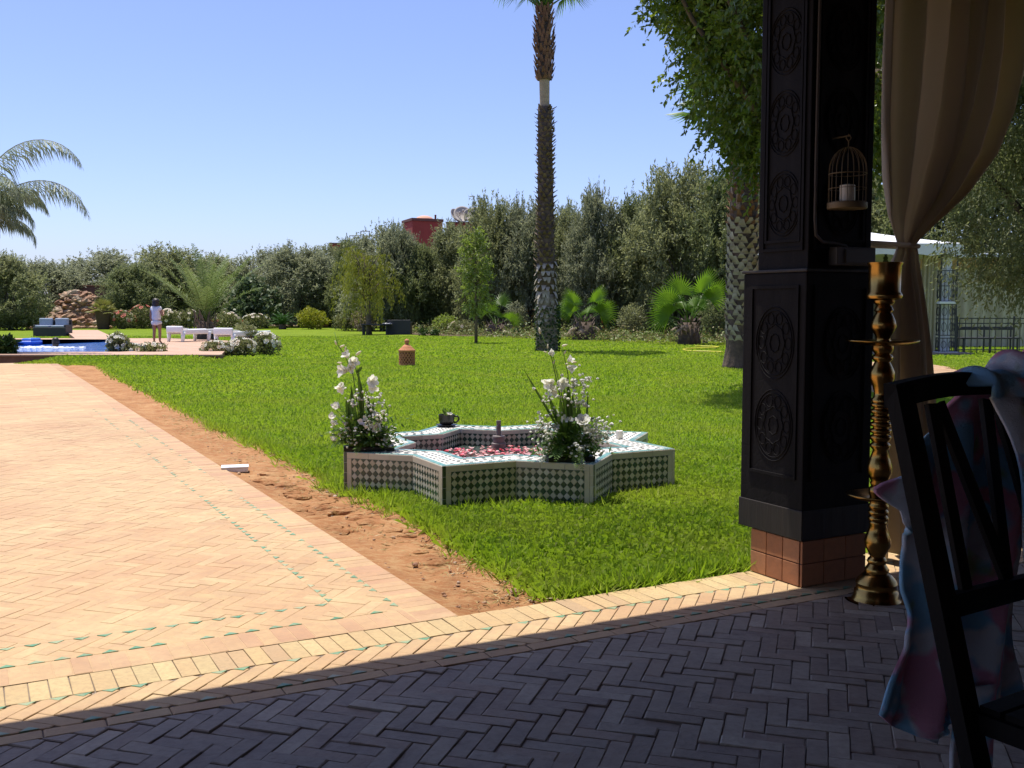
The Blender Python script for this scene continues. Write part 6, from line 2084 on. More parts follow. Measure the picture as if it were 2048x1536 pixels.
# dark rattan sofa
m, n, b = _nodes('rattan')
tc = n.nodes.new('ShaderNodeTexCoord').outputs['Object']
wv = n.nodes.new('ShaderNodeTexWave'); wv.inputs['Scale'].default_value = 14; wv.bands_direction = 'Z'; n.links.new(tc, wv.inputs[0])
n.links.new(_ramp(n, [(0.2, 0.012, 0.012, 0.016), (0.8, 0.035, 0.035, 0.042)], wv.outputs['Fac']), b.inputs['Base Color'])
b.inputs['Roughness'].default_value = 0.45
_bump(n, b, wv.outputs['Fac'], 0.5, 0.01)
mat('cushion_blue', (0.30, 0.35, 0.44), (0.25, 0.30, 0.38), scale=6, rough=0.9, bump=0.2)
sp_ = G(99, 672.5, 0.0)
sof = thing('rattan_sofa', 'dark rattan two-seat sofa with two blue-grey cushions beyond the pool', 'sofa', (sp_.x, sp_.y, -0.04), 0.0)
MB().cbox((0, 0.35, 0.22), (1.46, 0.72, 0.42), 0.02).build('base', 'rattan', sof)
MB().cbox((0, 0.68, 0.52), (1.46, 0.10, 0.50), 0.02).build('backrest', 'rattan', sof)
for sx in (-1, 1): MB().cbox((sx * 0.68, 0.35, 0.48), (0.10, 0.66, 0.14), 0.02).build('armrest', 'rattan', sof)
for sx in (-1, 1):
    MB().cbox((sx * 0.36, 0.52, 0.64), (0.58, 0.16, 0.40), 0.05).build('back_cushion', 'cushion_blue', sof, True)
    MB().cbox((sx * 0.36, 0.26, 0.475), (0.60, 0.50, 0.10), 0.04).build('seat_cushion', 'cushion_blue', sof, True)

# ================================================================== ROCKS, WALLS, PLANTS OF THE FAR EDGE
mat('wall_brown', (0.16, 0.085, 0.065), (0.12, 0.065, 0.05), scale=2, rough=0.95, bump=0.2)
w0, w1 = AY(100, 640, 80), AY(262, 640, 80)
bw = thing('boundary_wall', 'brown plastered boundary wall behind the rock waterfall', 'wall', ((w0.x + w1.x) / 2, 80, -0.08))
hW = AY(170, 573, 80).z + 0.08
MB().box((0, 0, hW / 2), (w1.x - w0.x, 0.3, hW)).build('wall_body', 'wall_brown', bw)
MB().cbox((0, 0, hW + 0.05), (w1.x - w0.x + 0.1, 0.42, 0.096), 0.02).build('coping', 'riser_brick', bw)
piece_mat('rock', [(0.38, 0.22, 0.13), (0.30, 0.16, 0.09), (0.45, 0.30, 0.19), (0.24, 0.12, 0.07), (0.50, 0.38, 0.26)], nscale=6, namt=0.5, ncol=(0.10, 0.06, 0.04), bump=1.0, dist=0.05)
RYd = 64.0
rk = thing('rock_waterfall', 'stacked brown rock waterfall mound against the boundary wall', 'rocks', (AY(145, 655, RYd).x, RYd, -0.06))
rg = random.Random(17)
kr = RYd / F_PX
for k in range(230):
    fx = rg.uniform(-1, 1)
    hmax = 2.25 * (1 - 0.30 * abs(fx) ** 2.2 - (0.40 if fx < -0.6 else 0) - (0.15 if fx > 0.7 else 0))
    fz_ = rg.random()
    z = fz_ * hmax
    s_ = rg.uniform(0.13, 0.30) * (1.25 - 0.4 * fz_)
    y = 0.9 * fz_ + rg.uniform(-0.1, 0.2)
    mb = MB(); mb.ball((0, 0, 0), (s_ * rg.uniform(0.9, 1.5), s_, s_ * rg.uniform(0.5, 0.8)), 7, 5, 0.25, rg)
    o = mb.build('rock', 'rock', rk, loc=(fx * 1.85, y, z + 0.08)); o.rotation_euler = (rg.uniform(-.3, .3), rg.uniform(-.3, .3), rg.uniform(0, 6))
MB().ball((0, 1.1, 0.7), (1.85, 0.75, 1.15), 18, 10, 0.08, rg).build('rock_core', 'rock', rk)
for k in range(16):
    x = -2.3 + k * 0.33
    mb = MB(); mb.ball((0, 0, 0), (rg.uniform(0.16, 0.3), 0.18, 0.13), 7, 5, 0.25, rg)
    mb.build('rock', 'rock', rk, loc=(x, -0.9 - 0.2 * math.sin(k), 0.09))
# scrub growing through the rocks
def shrub(px, py, Y, w, h, label, m, n_, L, Wd, seed, cat='shrub', name='shrub', flowers=None, group=None, stems=True, depth=None):
    """leafy bush standing on the ground at distance Y; w,h in pixels"""
    k = Y / F_PX
    z0 = -0.05
    p = AY(px, py, Y)
    t = thing(name, label, cat, (p.x, Y, z0), 0, group)
    rx, rz = w * k / 2, h * k
    leaf_ball(t, (0, 0, rz * 0.54), (rx, depth or rx * 0.8, rz * 0.52), n_, L, Wd, m, seed)
    if stems:
        rg_ = random.Random(seed); mb = MB()
        for j in range(9):
            th = rg_.uniform(0, 2 * PI)
            mb.tube([(0.05 * math.cos(th), 0.05 * math.sin(th), -0.05), (rx * 0.3 * math.cos(th), rx * 0.3 * math.sin(th), rz * 0.4), (rx * 0.6 * math.cos(th), rx * 0.5 * math.sin(th), rz * 0.85)], [0.018, 0.013, 0.006], 5)
        mb.build('stems', 'tree_bark', t)
    if flowers:
        rg_ = random.Random(seed + 1)
        for (mf, nf, rf) in flowers:
            for j in range(nf):
                th = rg_.uniform(-PI, 0.4); ph = rg_.uniform(-0.2, 1.3)
                d = Vector((math.cos(th) * math.cos(ph), math.sin(th) * math.cos(ph), math.sin(ph)))
                c = Vector((d.x * rx * 1.02, d.y * (depth or rx * 0.8) * 1.02, rz * 0.54 + d.z * rz * 0.54))
                c.z = max(c.z, 0.1)
                mb = MB()
                x = d.orthogonal().normalized(); y = d.cross(x)
                for q in range(6):
                    tt = q * PI / 3
                    o_ = x * math.cos(tt) + y * math.sin(tt)
                    s2 = o_.cross(d)
                    mb.add([c, c + o_ * rf * 0.6 + s2 * rf * 0.42 + d * rf * 0.25, c + o_ * rf + d * rf * 0.45, c + o_ * rf * 0.6 - s2 * rf * 0.42 + d * rf * 0.25], [(0, 1, 2, 3)])
                mb.ball(c + d * rf * 0.2, rf * 0.35, 6, 4)
                mb.build('blossom', mf, t)
    return t
leaf_mat('rose_pink', [(0.60, 0.20, 0.12), (0.55, 0.10, 0.08), (0.68, 0.35, 0.22)], transl=0.2)
leaf_mat('rose_pale', [(0.75, 0.66, 0.48), (0.78, 0.72, 0.60), (0.66, 0.52, 0.34)], transl=0.25)
GR = 'rose bushes in the beds round the pool'
# near white roses by the pool
Yr = 27.5
shrub(236, 706, Yr, 42, 44, 'upright white rose bush at the pool corner', 'rose_leaf', 1500, 0.09, 0.05, 11, 'rose bush', 'rose_bush', [('flower_white', 16, 0.075)], GR)
shrub(262, 710, Yr, 46, 26, 'low white rose bush just right of the upright one', 'rose_leaf', 1100, 0.08, 0.04, 12, 'rose bush', 'rose_bush', [('flower_white', 14, 0.06)], GR)
shrub(304, 711, Yr - 0.3, 60, 28, 'pale sparse rose bush in front of the walking woman', 'rose_leaf', 1200, 0.08, 0.04, 13, 'rose bush', 'rose_bush', [('rose_pale', 14, 0.06), ('flower_white', 6, 0.06)], GR)
shrub(432, 709, Yr, 62, 30, 'cream rose bush below the first half of the second lounger', 'rose_leaf', 1500, 0.08, 0.04, 14, 'rose bush', 'rose_bush', [('rose_pale', 14, 0.065), ('flower_white', 8, 0.065)], GR)
shrub(484, 708, Yr + 0.2, 62, 34, 'cream rose bush in front of the brown pot', 'rose_leaf', 1600, 0.08, 0.04, 15, 'rose bush', 'rose_bush', [('rose_pale', 12, 0.065), ('flower_white', 12, 0.075)], GR)
shrub(532, 706, Yr + 0.6, 54, 44, 'white rose bush at the right end of the pool bed', 'rose_leaf', 1500, 0.08, 0.04, 16, 'rose bush', 'rose_bush', [('flower_white', 18, 0.075), ('rose_pale', 8, 0.06)], GR)
# far rose bed behind the woman
Yb = 62
for i, (px, w, h, lab, fl) in enumerate(((245, 50, 34, 'pink rose bush right of the potted fan palm', [('rose_pink', 16, 0.13), ('rose_pale', 8, 0.10)]), (285, 48, 44, 'red-topped rose bush left of the walking woman', [('rose_pink', 12, 0.15), ('rose_pale', 6, 0.1)]), (335, 48, 38, 'pale rose bush behind the walking woman', [('rose_pale', 12, 0.11)]), (378, 46, 36, 'leafy rose bush left of the date palm trunk', [('rose_pale', 10, 0.11)]), (455, 60, 32, 'rose bush right of the date palm trunk', [('rose_pale', 12, 0.11), ('rose_pink', 4, 0.1)]), (512, 56, 28, 'low rose bush left of the cycad', [('rose_pale', 10, 0.11), ('flower_white', 6, 0.11)]))):
    shrub(px, 657, Yb + (i % 2), w, h, lab, 'rose_leaf', 1500, 0.15, 0.075, 30 + i, 'rose bush', 'rose_bush', fl, GR)
shrub(30, 660, 61, 90, 44, 'leafy flowering shrub left of the rattan sofa', 'rose_leaf', 1800, 0.16, 0.06, 51, flowers=[('rose_pale', 6, 0.12)])
shrub(4, 692, 25.6, 56, 46, 'dark broad-leaved shrub at the left edge of the pool', 'ivy_leaf', 700, 0.16, 0.09, 52)
shrub(625, 657.5, 61.5, 62, 40, 'round yellow-green shrub on the far lawn', 'yellow_leaf', 2600, 0.13, 0.07, 53)
# potted fan palm
ppx = AY(207, 657, 61.5)
ptp = thing('potted_palm', 'fan palm in a tall brown pot beside the rock waterfall', 'planter', (ppx.x, 61.5, -0.05))
kk = 61.5 / F_PX
MB().lathe([(0.30, 0), (0.34, 0.05), (0.42, 0.8), (0.46, 1.05), (0.47, 1.12), (0.42, 1.12), (0.40, 1.0), (0.01, 1.0)], seg=20).build('pot', 'pot_brown', ptp, True, sharp=50)
leaf_mat('yellow_fan', [(0.24, 0.24, 0.05), (0.30, 0.27, 0.07), (0.18, 0.20, 0.04)], transl=0.35)
for k in range(20):
    fan_frond((0, 0, 1.0), k * 2.399, 1.35 - 1.4 * k / 20, rngp.uniform(0.45, 0.6), 0.55, RR, 'yellow_fan', ptp, span=2.4, seg=16, droop=0.35, pr=0.015)

# ---- dark rattan table and daybed under the weeping tree
tpos = G(752, 668.5)
tab = thing('rattan_table', 'long low dark table under the weeping tree', 'table', (tpos.x, tpos.y - 0.1, -0.04))
kt = tpos.y / F_PX
MB().cbox((0.0, 0.35, 0.50), (1.42, 0.62, 0.05), 0.012).build('tabletop', 'rattan', tab)
for x in (-0.62, 0.50):
    for y in (0.10, 0.60): MB().cbox((x, y, 0.24), (0.07, 0.07, 0.48), 0.008).build('leg', 'rattan', tab)
bpos = G(798, 668)
dbx = thing('rattan_armchair', 'square dark rattan armchair seen from behind beside the low table', 'chair', (bpos.x, bpos.y, -0.04))
MB().cbox((0, 0.0, 0.36), (1.12, 0.10, 0.72), 0.015).build('backrest', 'rattan', dbx)
for sx in (-1, 1): MB().cbox((sx * 0.51, 0.42, 0.30), (0.10, 0.74, 0.60), 0.015).build('side_panel', 'rattan', dbx)
MB().cbox((0, 0.42, 0.20), (0.92, 0.74, 0.36), 0.015).build('seat', 'rattan', dbx)
MB().cbox((0, 0.42, 0.43), (0.88, 0.70, 0.10), 0.03).build('cushion', 'cushion_blue', dbx, True)
clo = MB()
clo.grid(lambda u, v: (tpos.x + 0.30 + 0.42 * u, tpos.y + 0.1 + 0.4 * v, 0.492 + 0.025 * abs(math.sin(u * 9 + 2 * v)) + 0.02 * math.sin(v * 8)), 12, 8)
oc = clo.build('white_cloth', 'cloth_white', smooth=True); oc.modifiers.new('t', 'SOLIDIFY').thickness = 0.012
tag(oc, 'crumpled white cloth on the end of the low dark table', 'cloth')

# ---- low rails, beds and wall pieces under the olives
mat('rail_cream', (0.50, 0.38, 0.22), (0.42, 0.30, 0.17), scale=5, rough=0.8)
mat('clay_wall', (0.42, 0.16, 0.08), (0.36, 0.13, 0.065), scale=2, rough=0.95)
def low_wall(px0, px1, py_top, py_bot, Y, label, m, name='garden_wall', cat='wall', th_=0.25, floor=True):
    a_, b_ = AY(px0, py_top, Y), AY(px1, py_top, Y)
    t = thing(name, label, cat, ((a_.x + b_.x) / 2, Y, -0.08))
    h = a_.z + 0.08
    MB().box((0, 0, h / 2), (b_.x - a_.x, th_, h)).build('wall_body', m, t)
    MB().cbox((0, 0, h + 0.02), (b_.x - a_.x + 0.06, th_ + 0.08, 0.06), 0.015).build('coping', m, t)
    return t
low_wall(1046, 1100, 620, 650, 60, 'orange clay wall showing left of the tall palm foot', 'clay_wall')
low_wall(1196, 1238, 622, 650, 60, 'orange clay wall between the two low fan palms', 'clay_wall')
low_wall(640, 720, 632, 655, 75, 'rusty clay wall showing under the weeping tree', 'clay_wall')
def rail(px0, px1, py, Y, label, posts):
    a_, b_ = AY(px0, py, Y), AY(px1, py, Y)
    t = thing('garden_rail', label, 'rail', ((a_.x + b_.x) / 2, Y, -0.06), 0, 'low cream rails along the bed')
    h = a_.z + 0.06
    MB().cbox((0, 0, h), (b_.x - a_.x, 0.09, 0.10), 0.02).build('rail_bar', 'rail_cream', t)
    for k in range(posts):
        x = (b_.x - a_.x) * ((k + 0.5) / posts - 0.5)
        MB().cbox((x, 0, h / 2 - 0.028), (0.08, 0.08, h - 0.05), 0.01).build('post', 'rail_cream', t)
rail(815, 900, 650, 57, 'low cream rail right of the dark rattan armchair', 4)
rail(1030, 1075, 650, 54, 'low cream rail left of the tall palm foot', 3)
rail(1190, 1330, 649, 52, 'low cream rail behind the low fan palms', 6)
rng = np.random.default_rng(42)
bed = MB()
P = [G(820, 668), G(1000, 676), G(1130, 680), G(1300, 687), G(1560, 697), AY(1560, 660, 46), AY(820, 650, 60)]
bed.add([(p.x, p.y, -0.018) for p in P], [tuple(range(len(P)))])
mat('bed_soil', (0.10, 0.06, 0.035), (0.07, 0.05, 0.028), scale=3, rough=1.0)
tag(bed.build('flower_bed', 'bed_soil'), kind='structure')
leaf_mat('cover_leaf', [(0.10, 0.16, 0.03), (0.14, 0.20, 0.04), (0.20, 0.22, 0.06), (0.22, 0.17, 0.07), (0.08, 0.13, 0.025)], transl=0.25)
n_ = 26000
X = rng.uniform(-7, 14, n_); Y = rng.uniform(36, 56, n_)
k = poly_mask(X, Y, P)
X, Y = X[k], Y[k]; n_ = len(X)
dn = np.sin(X * 1.7 + np.sin(Y)) * np.sin(Y * 1.3 + 0.7 * X)
Z = np.abs(rng.normal(size=n_)) * (0.10 + 0.14 * (dn > 0.1))
D = np.stack([rng.normal(size=n_), rng.normal(size=n_), np.abs(rng.normal(size=n_)) * 0.7], 1)
tag(np_obj('ground_cover', leaf_quads(np.stack([X, Y, Z], 1), D, rng.uniform(0.07, 0.17, n_), 0.06, rng), 'cover_leaf'), 'leafy ground cover filling the bed under the olives', 'ground cover', kind='stuff')
shrub(890, 666, 51, 52, 36, 'pale green bush left of the small fan palm', 'young_leaf', 1200, 0.12, 0.06, 61)
shrub(925, 668, 50, 56, 26, 'low green bush at the foot of the young tree', 'rose_leaf', 1200, 0.12, 0.06, 62, flowers=[('rose_pale', 5, 0.09)])
shrub(1035, 630, 52, 44, 60, 'pale grey-green bush left of the tall palm trunk', 'olive_leaf_grey', 1500, 0.13, 0.04, 63)
shrub(1265, 664, 47, 60, 60, 'grey-green bush between the two larger fan palms', 'olive_leaf', 1900, 0.13, 0.045, 64)
shrub(1330, 668, 44, 50, 40, 'dark bush left of the largest fan palm trunk', 'ivy_leaf', 1300, 0.13, 0.06, 65)
shrub(1430, 676, 42, 70, 90, 'dense dark bush between largest fan palm and scaly trunk', 'olive_leaf_deep', 2600, 0.13, 0.045, 66)
shrub(725, 640, 56, 50, 40, 'reddish bush behind the low dark table', 'dead_leaf', 700, 0.15, 0.06, 67)
shrub(690, 650, 58, 50, 36, 'green bush left of the weeping tree trunk', 'rose_leaf', 1400, 0.13, 0.06, 68)
for k_, (px, s_) in enumerate(((846, 14), (870, 12), (1035, 14), (1090, 10), (1140, 16))):
    shrub(px, 668, 47.5, s_ * 1.6, s_, ['first', 'second', 'third', 'fourth', 'fifth'][k_] + ' small round bush from the left along the bed edge', 'ivy_leaf', 300, 0.10, 0.05, 80 + k_, group='small bushes along the bed edge', stems=False)

# ---- yellow hose on the lawn
mat('hose_yellow', (0.55, 0.50, 0.05), rough=0.4)
hp_ = [(1446, 703), (1420, 702), (1390, 701.5), (1372, 700), (1366, 698), (1374, 696.5), (1400, 695.5), (1430, 694.5), (1438, 693), (1425, 692), (1400, 691.5), (1388, 692)]
pts = [G(x, y, 0.035) for x, y in hp_]
fine = []
for i in range(len(pts) - 1):
    for q in range(4): fine.append(pts[i].lerp(pts[i + 1], q / 4) + Vector((0, 0, -0.012)))
hs_ = MB(); hs_.tube(fine, 0.02, 7)
tag(hs_.build('garden_hose', 'hose_yellow', smooth=True), 'yellow garden hose looped on the lawn beside the scaly trunk', 'hose')

# ================================================================== SIDE PATH AND GAZEBO ON THE RIGHT
piece_mat('side_brick', [(0.46, 0.30, 0.18), (0.40, 0.24, 0.14), (0.50, 0.36, 0.22)], big=BRICK_BIG)
spm = MB(); pl = SIDE_PATH
spm.add([(p.x, p.y, -0.012) for p in pl][::1], [tuple(range(len(pl)))])
spo = spm.build('side_path', 'side_brick'); tag(spo, kind='structure')
rg = random.Random(19)
sb_ = MB()
xs = [p.x for p in pl]; ys = [p.y for p in pl]
y = min(ys)
row_i = 0
while y < max(ys):
    x = min(xs) + (0.3 if row_i % 2 else 0)
    while x < max(xs):
        if poly_mask(np.array([x + 0.14]), np.array([y + 0.06]), pl)[0] and poly_mask(np.array([x]), np.array([y]), pl)[0]:
            z = rg.uniform(0, 0.003)
            sb_.prism([(x + 0.005, y + 0.005), (x + 0.285, y + 0.005), (x + 0.285, y + 0.125), (x + 0.005, y + 0.125)], -0.02, 0.0 + z)
        x += 0.29
    y += 0.13; row_i += 1
tag(sb_.build('brick_courses', 'side_brick', spo), kind='stuff')

mat('canvas_white', (0.75, 0.77, 0.80), (0.68, 0.70, 0.74), scale=3, rough=0.8)
mat('canvas_cream', (0.50, 0.46, 0.33), (0.44, 0.40, 0.28), scale=3, rough=0.85)
mat('band_ochre', (0.33, 0.20, 0.05), rough=0.8)
mat('iron', (0.03, 0.03, 0.033), (0.05, 0.05, 0.052), scale=8, rough=0.5)
mat('plinth', (0.24, 0.20, 0.16), (0.18, 0.15, 0.12), scale=3, rough=0.9)
GY = 28.4
gc = AY(1893, 708, GY)
gz = thing('garden_gazebo', 'white canopy gazebo with iron lattice posts beyond the side path', 'gazebo', (gc.x, GY, 0.0))
kg = GY / F_PX
# local origin: the near right post; x to the left is negative
GW, GD = 4.6, 4.6
PZ = 0.02
MB().cbox((-GW / 2 + 0.1, GD / 2, -0.03), (GW + 0.9, GD + 0.9, 0.16), 0.02).build('plinth', 'plinth', gz)
HP = 2.72
def lattice_post(cx, cy, s_=0.44):
    o = MB()
    for sx in (-1, 1):
        for sy in (-1, 1): o.box((cx + sx * s_ / 2, cy + sy * s_ / 2, PZ + HP / 2), (0.035, 0.035, HP))
    for z in (0.06, 0.42, 0.50, 0.95, 1.36, 1.44, 1.86, 2.28, 2.66):
        for sy in (-1, 1): o.box((cx, cy + sy * s_ / 2, PZ + z), (s_, 0.022, 0.022))
        for sx in (-1, 1): o.box((cx + sx * s_ / 2, cy, PZ + z), (0.022, s_, 0.022))
    pf = o.build('post_frame', 'iron', gz)
    sc = MB()
    for z0, z1 in ((0.06, 0.42), (0.50, 0.95), (0.95, 1.36), (1.44, 1.86), (1.86, 2.28)):
        for sy in (-1, 1):
            y = cy + sy * s_ / 2
            zc_, hz = (z0 + z1) / 2, (z1 - z0) / 2
            for q in (-0.12, 0.0, 0.12): sc.box((cx + q, y, PZ + zc_), (0.014, 0.014, z1 - z0))
            for q in (-1, 1):
                pts = [(cx + q * (0.10 + 0.07 * math.cos(t)), y, PZ + zc_ + hz * 0.55 * math.sin(t)) for t in np.linspace(0, 2 * PI, 13)]
                sc.tube(pts, 0.008, 4, False)
        for sx in (-1, 1):
            x = cx + sx * s_ / 2
            zc_ = (z0 + z1) / 2; hz = (z1 - z0) / 2
            for q in (-0.12, 0.0, 0.12): sc.box((x, cy + q, PZ + zc_), (0.014, 0.014, z1 - z0))
            for q in (-1, 1):
                pts = [(x, cy + q * (0.10 + 0.07 * math.cos(t)), PZ + zc_ + hz * 0.55 * math.sin(t)) for t in np.linspace(0, 2 * PI, 13)]
                sc.tube(pts, 0.008, 4, False)
    sc.build('scroll_panel', 'iron', pf)
    dr_ = MB(); dr_.grid(lambda u, v: (cx + (0.13 + 0.03 * math.sin(u * 2 * PI * 6)) * math.cos(u * 2 * PI), cy + (0.13 + 0.03 * math.sin(u * 2 * PI * 6)) * math.sin(u * 2 * PI), PZ + 0.05 + (HP - 0.1) * v), 48, 4, True); dr_.build('gathered_drape', 'canvas_white', pf, True)
    MB().cbox((cx, cy, PZ + 1.40), (s_ + 0.05, s_ + 0.05, 0.07), 0.01).build('white_collar', 'canvas_white', pf)
    MB().cbox((cx, cy, PZ + 0.015), (s_ + 0.12, s_ + 0.12, 0.055), 0.01).build('post_foot', 'canvas_white', pf)
    fi = MB(); fi.lathe([(0.10, 0), (0.06, 0.08), (0.085, 0.13), (0.03, 0.20), (0.05, 0.24), (0.002, 0.32)], (cx - s_ / 2 + 0.03, cy - s_ / 2 - 0.05, PZ + HP - 0.02), 10); fi.build('finial', 'iron', pf, True)
for (x, y) in ((0, 0.2), (-GW, 0.2), (0, GD), (-GW, GD)): lattice_post(x, y)
# canopy: pyramid with valance
ZE = PZ + HP + 0.30
ex0, ex1, ey0, ey1 = -GW - 0.35, 0.32, -0.12, GD + 0.3
ap = ((ex0 + ex1) / 2, (ey0 + ey1) / 2, ZE + 0.62)
cn = MB()
def roof_pt(side):
    c = [(ex0, ey0), (ex1, ey0), (ex1, ey1), (ex0, ey1)]
    p, q = Vector((*c[side], ZE)), Vector((*c[(side + 1) % 4], ZE))
    A_ = Vector(ap)
    def f(u, v):
        e = p.lerp(q, u)
        pt = e.lerp(A_, v)
        pt.z -= 0.10 * math.sin(PI * v) * (0.4 + 0.6 * math.sin(PI * u)) 
        return tuple(pt)
    return f
for s_ in range(4): cn.grid(roof_pt(s_), 10, 10)
cn.build('canopy', 'canvas_white', gz, True)
vl = MB()
for s_ in range(4):
    c = [(ex0, ey0), (ex1, ey0), (ex1, ey1), (ex0, ey1)]
    p, q = Vector((*c[s_], ZE - 0.003)), Vector((*c[(s_ + 1) % 4], ZE - 0.003))
    vl.grid(lambda u, v: tuple(p.lerp(q, u) - Vector((0, 0, (0.34 - 0.05 * abs(math.sin(u * PI * 6))) * v))), 48, 2)
vo = vl.build('valance', 'canvas_white', gz); vo.modifiers.new('t', 'SOLIDIFY').thickness = 0.01
bd_ = MB()
for (p, q) in (((ex0 + .2, GD + 0.05), (ex1 - .2, GD + 0.05)), ((ex0 + .2, 0.5), (ex0 + .2, GD)),):
    p, q = Vector((*p, 0)), Vector((*q, 0))
    bd_.grid(lambda u, v: tuple(p.lerp(q, u) + Vector((0, 0.02 * math.sin(u * 90), ZE - 0.30 - 0.36 * v))), 60, 1)
b1_ = bd_.build('ochre_band', 'band_ochre', gz)
def drape(mb, p, q, z0, z1, waves, amp):
    p, q = Vector((*p, 0)), Vector((*q, 0))
    nn_ = Vector((-(q - p).y, (q - p).x, 0)).normalized()
    mb.grid(lambda u, v: tuple(p.lerp(q, u) + nn_ * (amp * math.sin(u * waves * 2 * PI) + 0.4 * amp * math.sin(u * waves * 4.7 + v)) + Vector((0, 0, z0 + (z1 - z0) * v))), int(waves * 8), 6)
cu = MB(); drape(cu, (ex0 + 0.3, GD + 0.15), (ex1 - 0.25, GD + 0.15), 0.06, ZE - 0.35, 22, 0.06); cu.build('back_curtain', 'canvas_cream', gz, True)
cu = MB(); drape(cu, (-0.62, 0.30), (-0.22, 0.24), 0.06, ZE - 0.05, 4, 0.05); cu.build('side_curtain', 'canvas_cream', gz, True)
# ---- railing and bench in front of a cream curtain wall, right of the gazebo
ra, rb = AY(1913, 640, GY + 0.4), AY(2260, 640, GY + 0.4)
rl = thing('iron_railing', 'black iron railing right of the white gazebo', 'railing', (ra.x, GY + 0.4, -0.04))
RLn = rb.x - ra.x
z1_, z0_ = AY(1950, 637, GY).z + 0.04, 0.14
for z in (z0_, z1_ - 0.14, z1_): MB().box((RLn / 2, 0, z), (RLn, 0.03, 0.03)).build('rail_bar', 'iron', rl)
for k in range(int(RLn / 0.17)):
    MB().box((0.09 + k * 0.17, 0, z1_ / 2), (0.018, 0.018, z1_ - 0.016)).build('baluster', 'iron', rl)
for k in range(4): MB().box((0.03 + k * (RLn - 0.06) / 3, 0.032, (z1_ + 0.06) / 2), (0.05, 0.03, z1_ + 0.06)).build('railing_post', 'iron', rl)
cwY = GY + 5.4
ca_, cb2 = AY(1835, 640, cwY), AY(2300, 640, cwY)
cwl = thing('curtained_pavilion', 'cream curtained pavilion wall with ochre band behind the railing', 'pavilion', ((ca_.x + cb2.x) / 2, cwY, -0.05))
LW = cb2.x - ca_.x
cu = MB(); drape(cu, (-LW / 2, 0), (LW / 2, 0), 0.02, 2.65, 24, 0.07); cu.build('curtain', 'canvas_cream', cwl, True)
cu = MB(); cu.grid(lambda u, v: (-LW / 2 + LW * u, -0.10 + 0.01 * math.sin(u * 80), 2.60 + 0.35 * v), 60, 1); o_ = cu.build('ochre_band', 'band_ochre', cwl); o_.modifiers.new('t', 'SOLIDIFY').thickness = 0.02
MB().cbox((0, 0.06, 3.03), (LW + 0.3, 0.4, 0.14), 0.02).build('head_beam', 'canvas_white', cwl)
for x in (-LW / 2 + 0.1, 0, LW / 2 - 0.1): MB().cbox((x, 0.22, 1.47), (0.12, 0.12, 2.96), 0.01).build('pole', 'canvas_white', cwl)
bn = AY(1975, 690, GY + 1.4)
bch = thing('iron_bench', 'dark iron bench behind the black railing', 'bench', (bn.x, GY + 1.4, -0.04))
MB().cbox((0, 0, 0.44), (1.7, 0.45, 0.05), 0.01).build('seat', 'iron', bch)
MB().cbox((0, 0.22, 0.72), (1.7, 0.04, 0.10), 0.01).build('backrest', 'iron', bch)
for x in (-0.78, 0, 0.78):
    MB().box((x, 0.245, 0.40), (0.04, 0.04, 0.80)).build('back_post', 'iron', bch)
    MB().box((x, -0.18, 0.21), (0.04, 0.04, 0.42)).build('leg', 'iron', bch)
# iron chair inside the gazebo
cp_ = AY(1852, 690, GY + 1.6)
gch = thing('iron_chair', 'dark iron chair with oval back inside the gazebo', 'chair', (cp_.x, GY + 1.6, 0.052), 0.9)
MB().cbox((0, 0, 0.45), (0.44, 0.44, 0.04), 0.01).build('seat', 'iron', gch)
for (x, y) in ((-.19, -.19), (.19, -.19), (-.19, .19), (.19, .19)): MB().tube([(x * 1.15, y * 1.15, 0), (x, y, 0.44)], 0.014, 6).build('leg', 'iron', gch)
ov = MB(); ov.tube([(0.20 * math.cos(t), 0.22 + 0.03 * math.sin(t), 0.72 + 0.26 * math.sin(t)) for t in np.linspace(0, 2 * PI, 21)], 0.016, 6, False)
ov.tube([(0.10 * math.cos(t), 0.22 + 0.015 * math.sin(t), 0.72 + 0.14 * math.sin(t)) for t in np.linspace(0, 2 * PI, 17)], 0.012, 6, False)
for x in (-0.1, 0.1): ov.tube([(x, 0.22, 0.46), (x, 0.22, 0.50)], 0.014, 5)
ov.build('backrest', 'iron', gch, True)

# ================================================================== BUILDINGS BEHIND THE OLIVES
mat('red_plaster', (0.33, 0.065, 0.055), (0.28, 0.055, 0.045), scale=0.6, rough=0.95)
mat('cornice', (0.15, 0.07, 0.06), rough=0.9)
mat('dome_pink', (0.60, 0.32, 0.22), rough=0.8)
BY = 110.0
def cubeb(t, x0, x1, y0, y1, z0, z1, m, name):
    MB().box(((x0 + x1) / 2, (y0 + y1) / 2, (z0 + z1) / 2), (x1 - x0, y1 - y0, z1 - z0)).build(name, m, t)
bl = AY(803, 600, BY); kb = BY / F_PX
tw_ = thing('red_tower', 'red plastered tower with a small pink dome above the olives', 'building', (bl.x, BY, -0.1))
wT = 82 * kb; hT = AY(840, 441, BY).z
rot_ = Matrix.Rotation(0.42, 4, 'Z')
tw_.rotation_euler = (0, 0, 0.0)
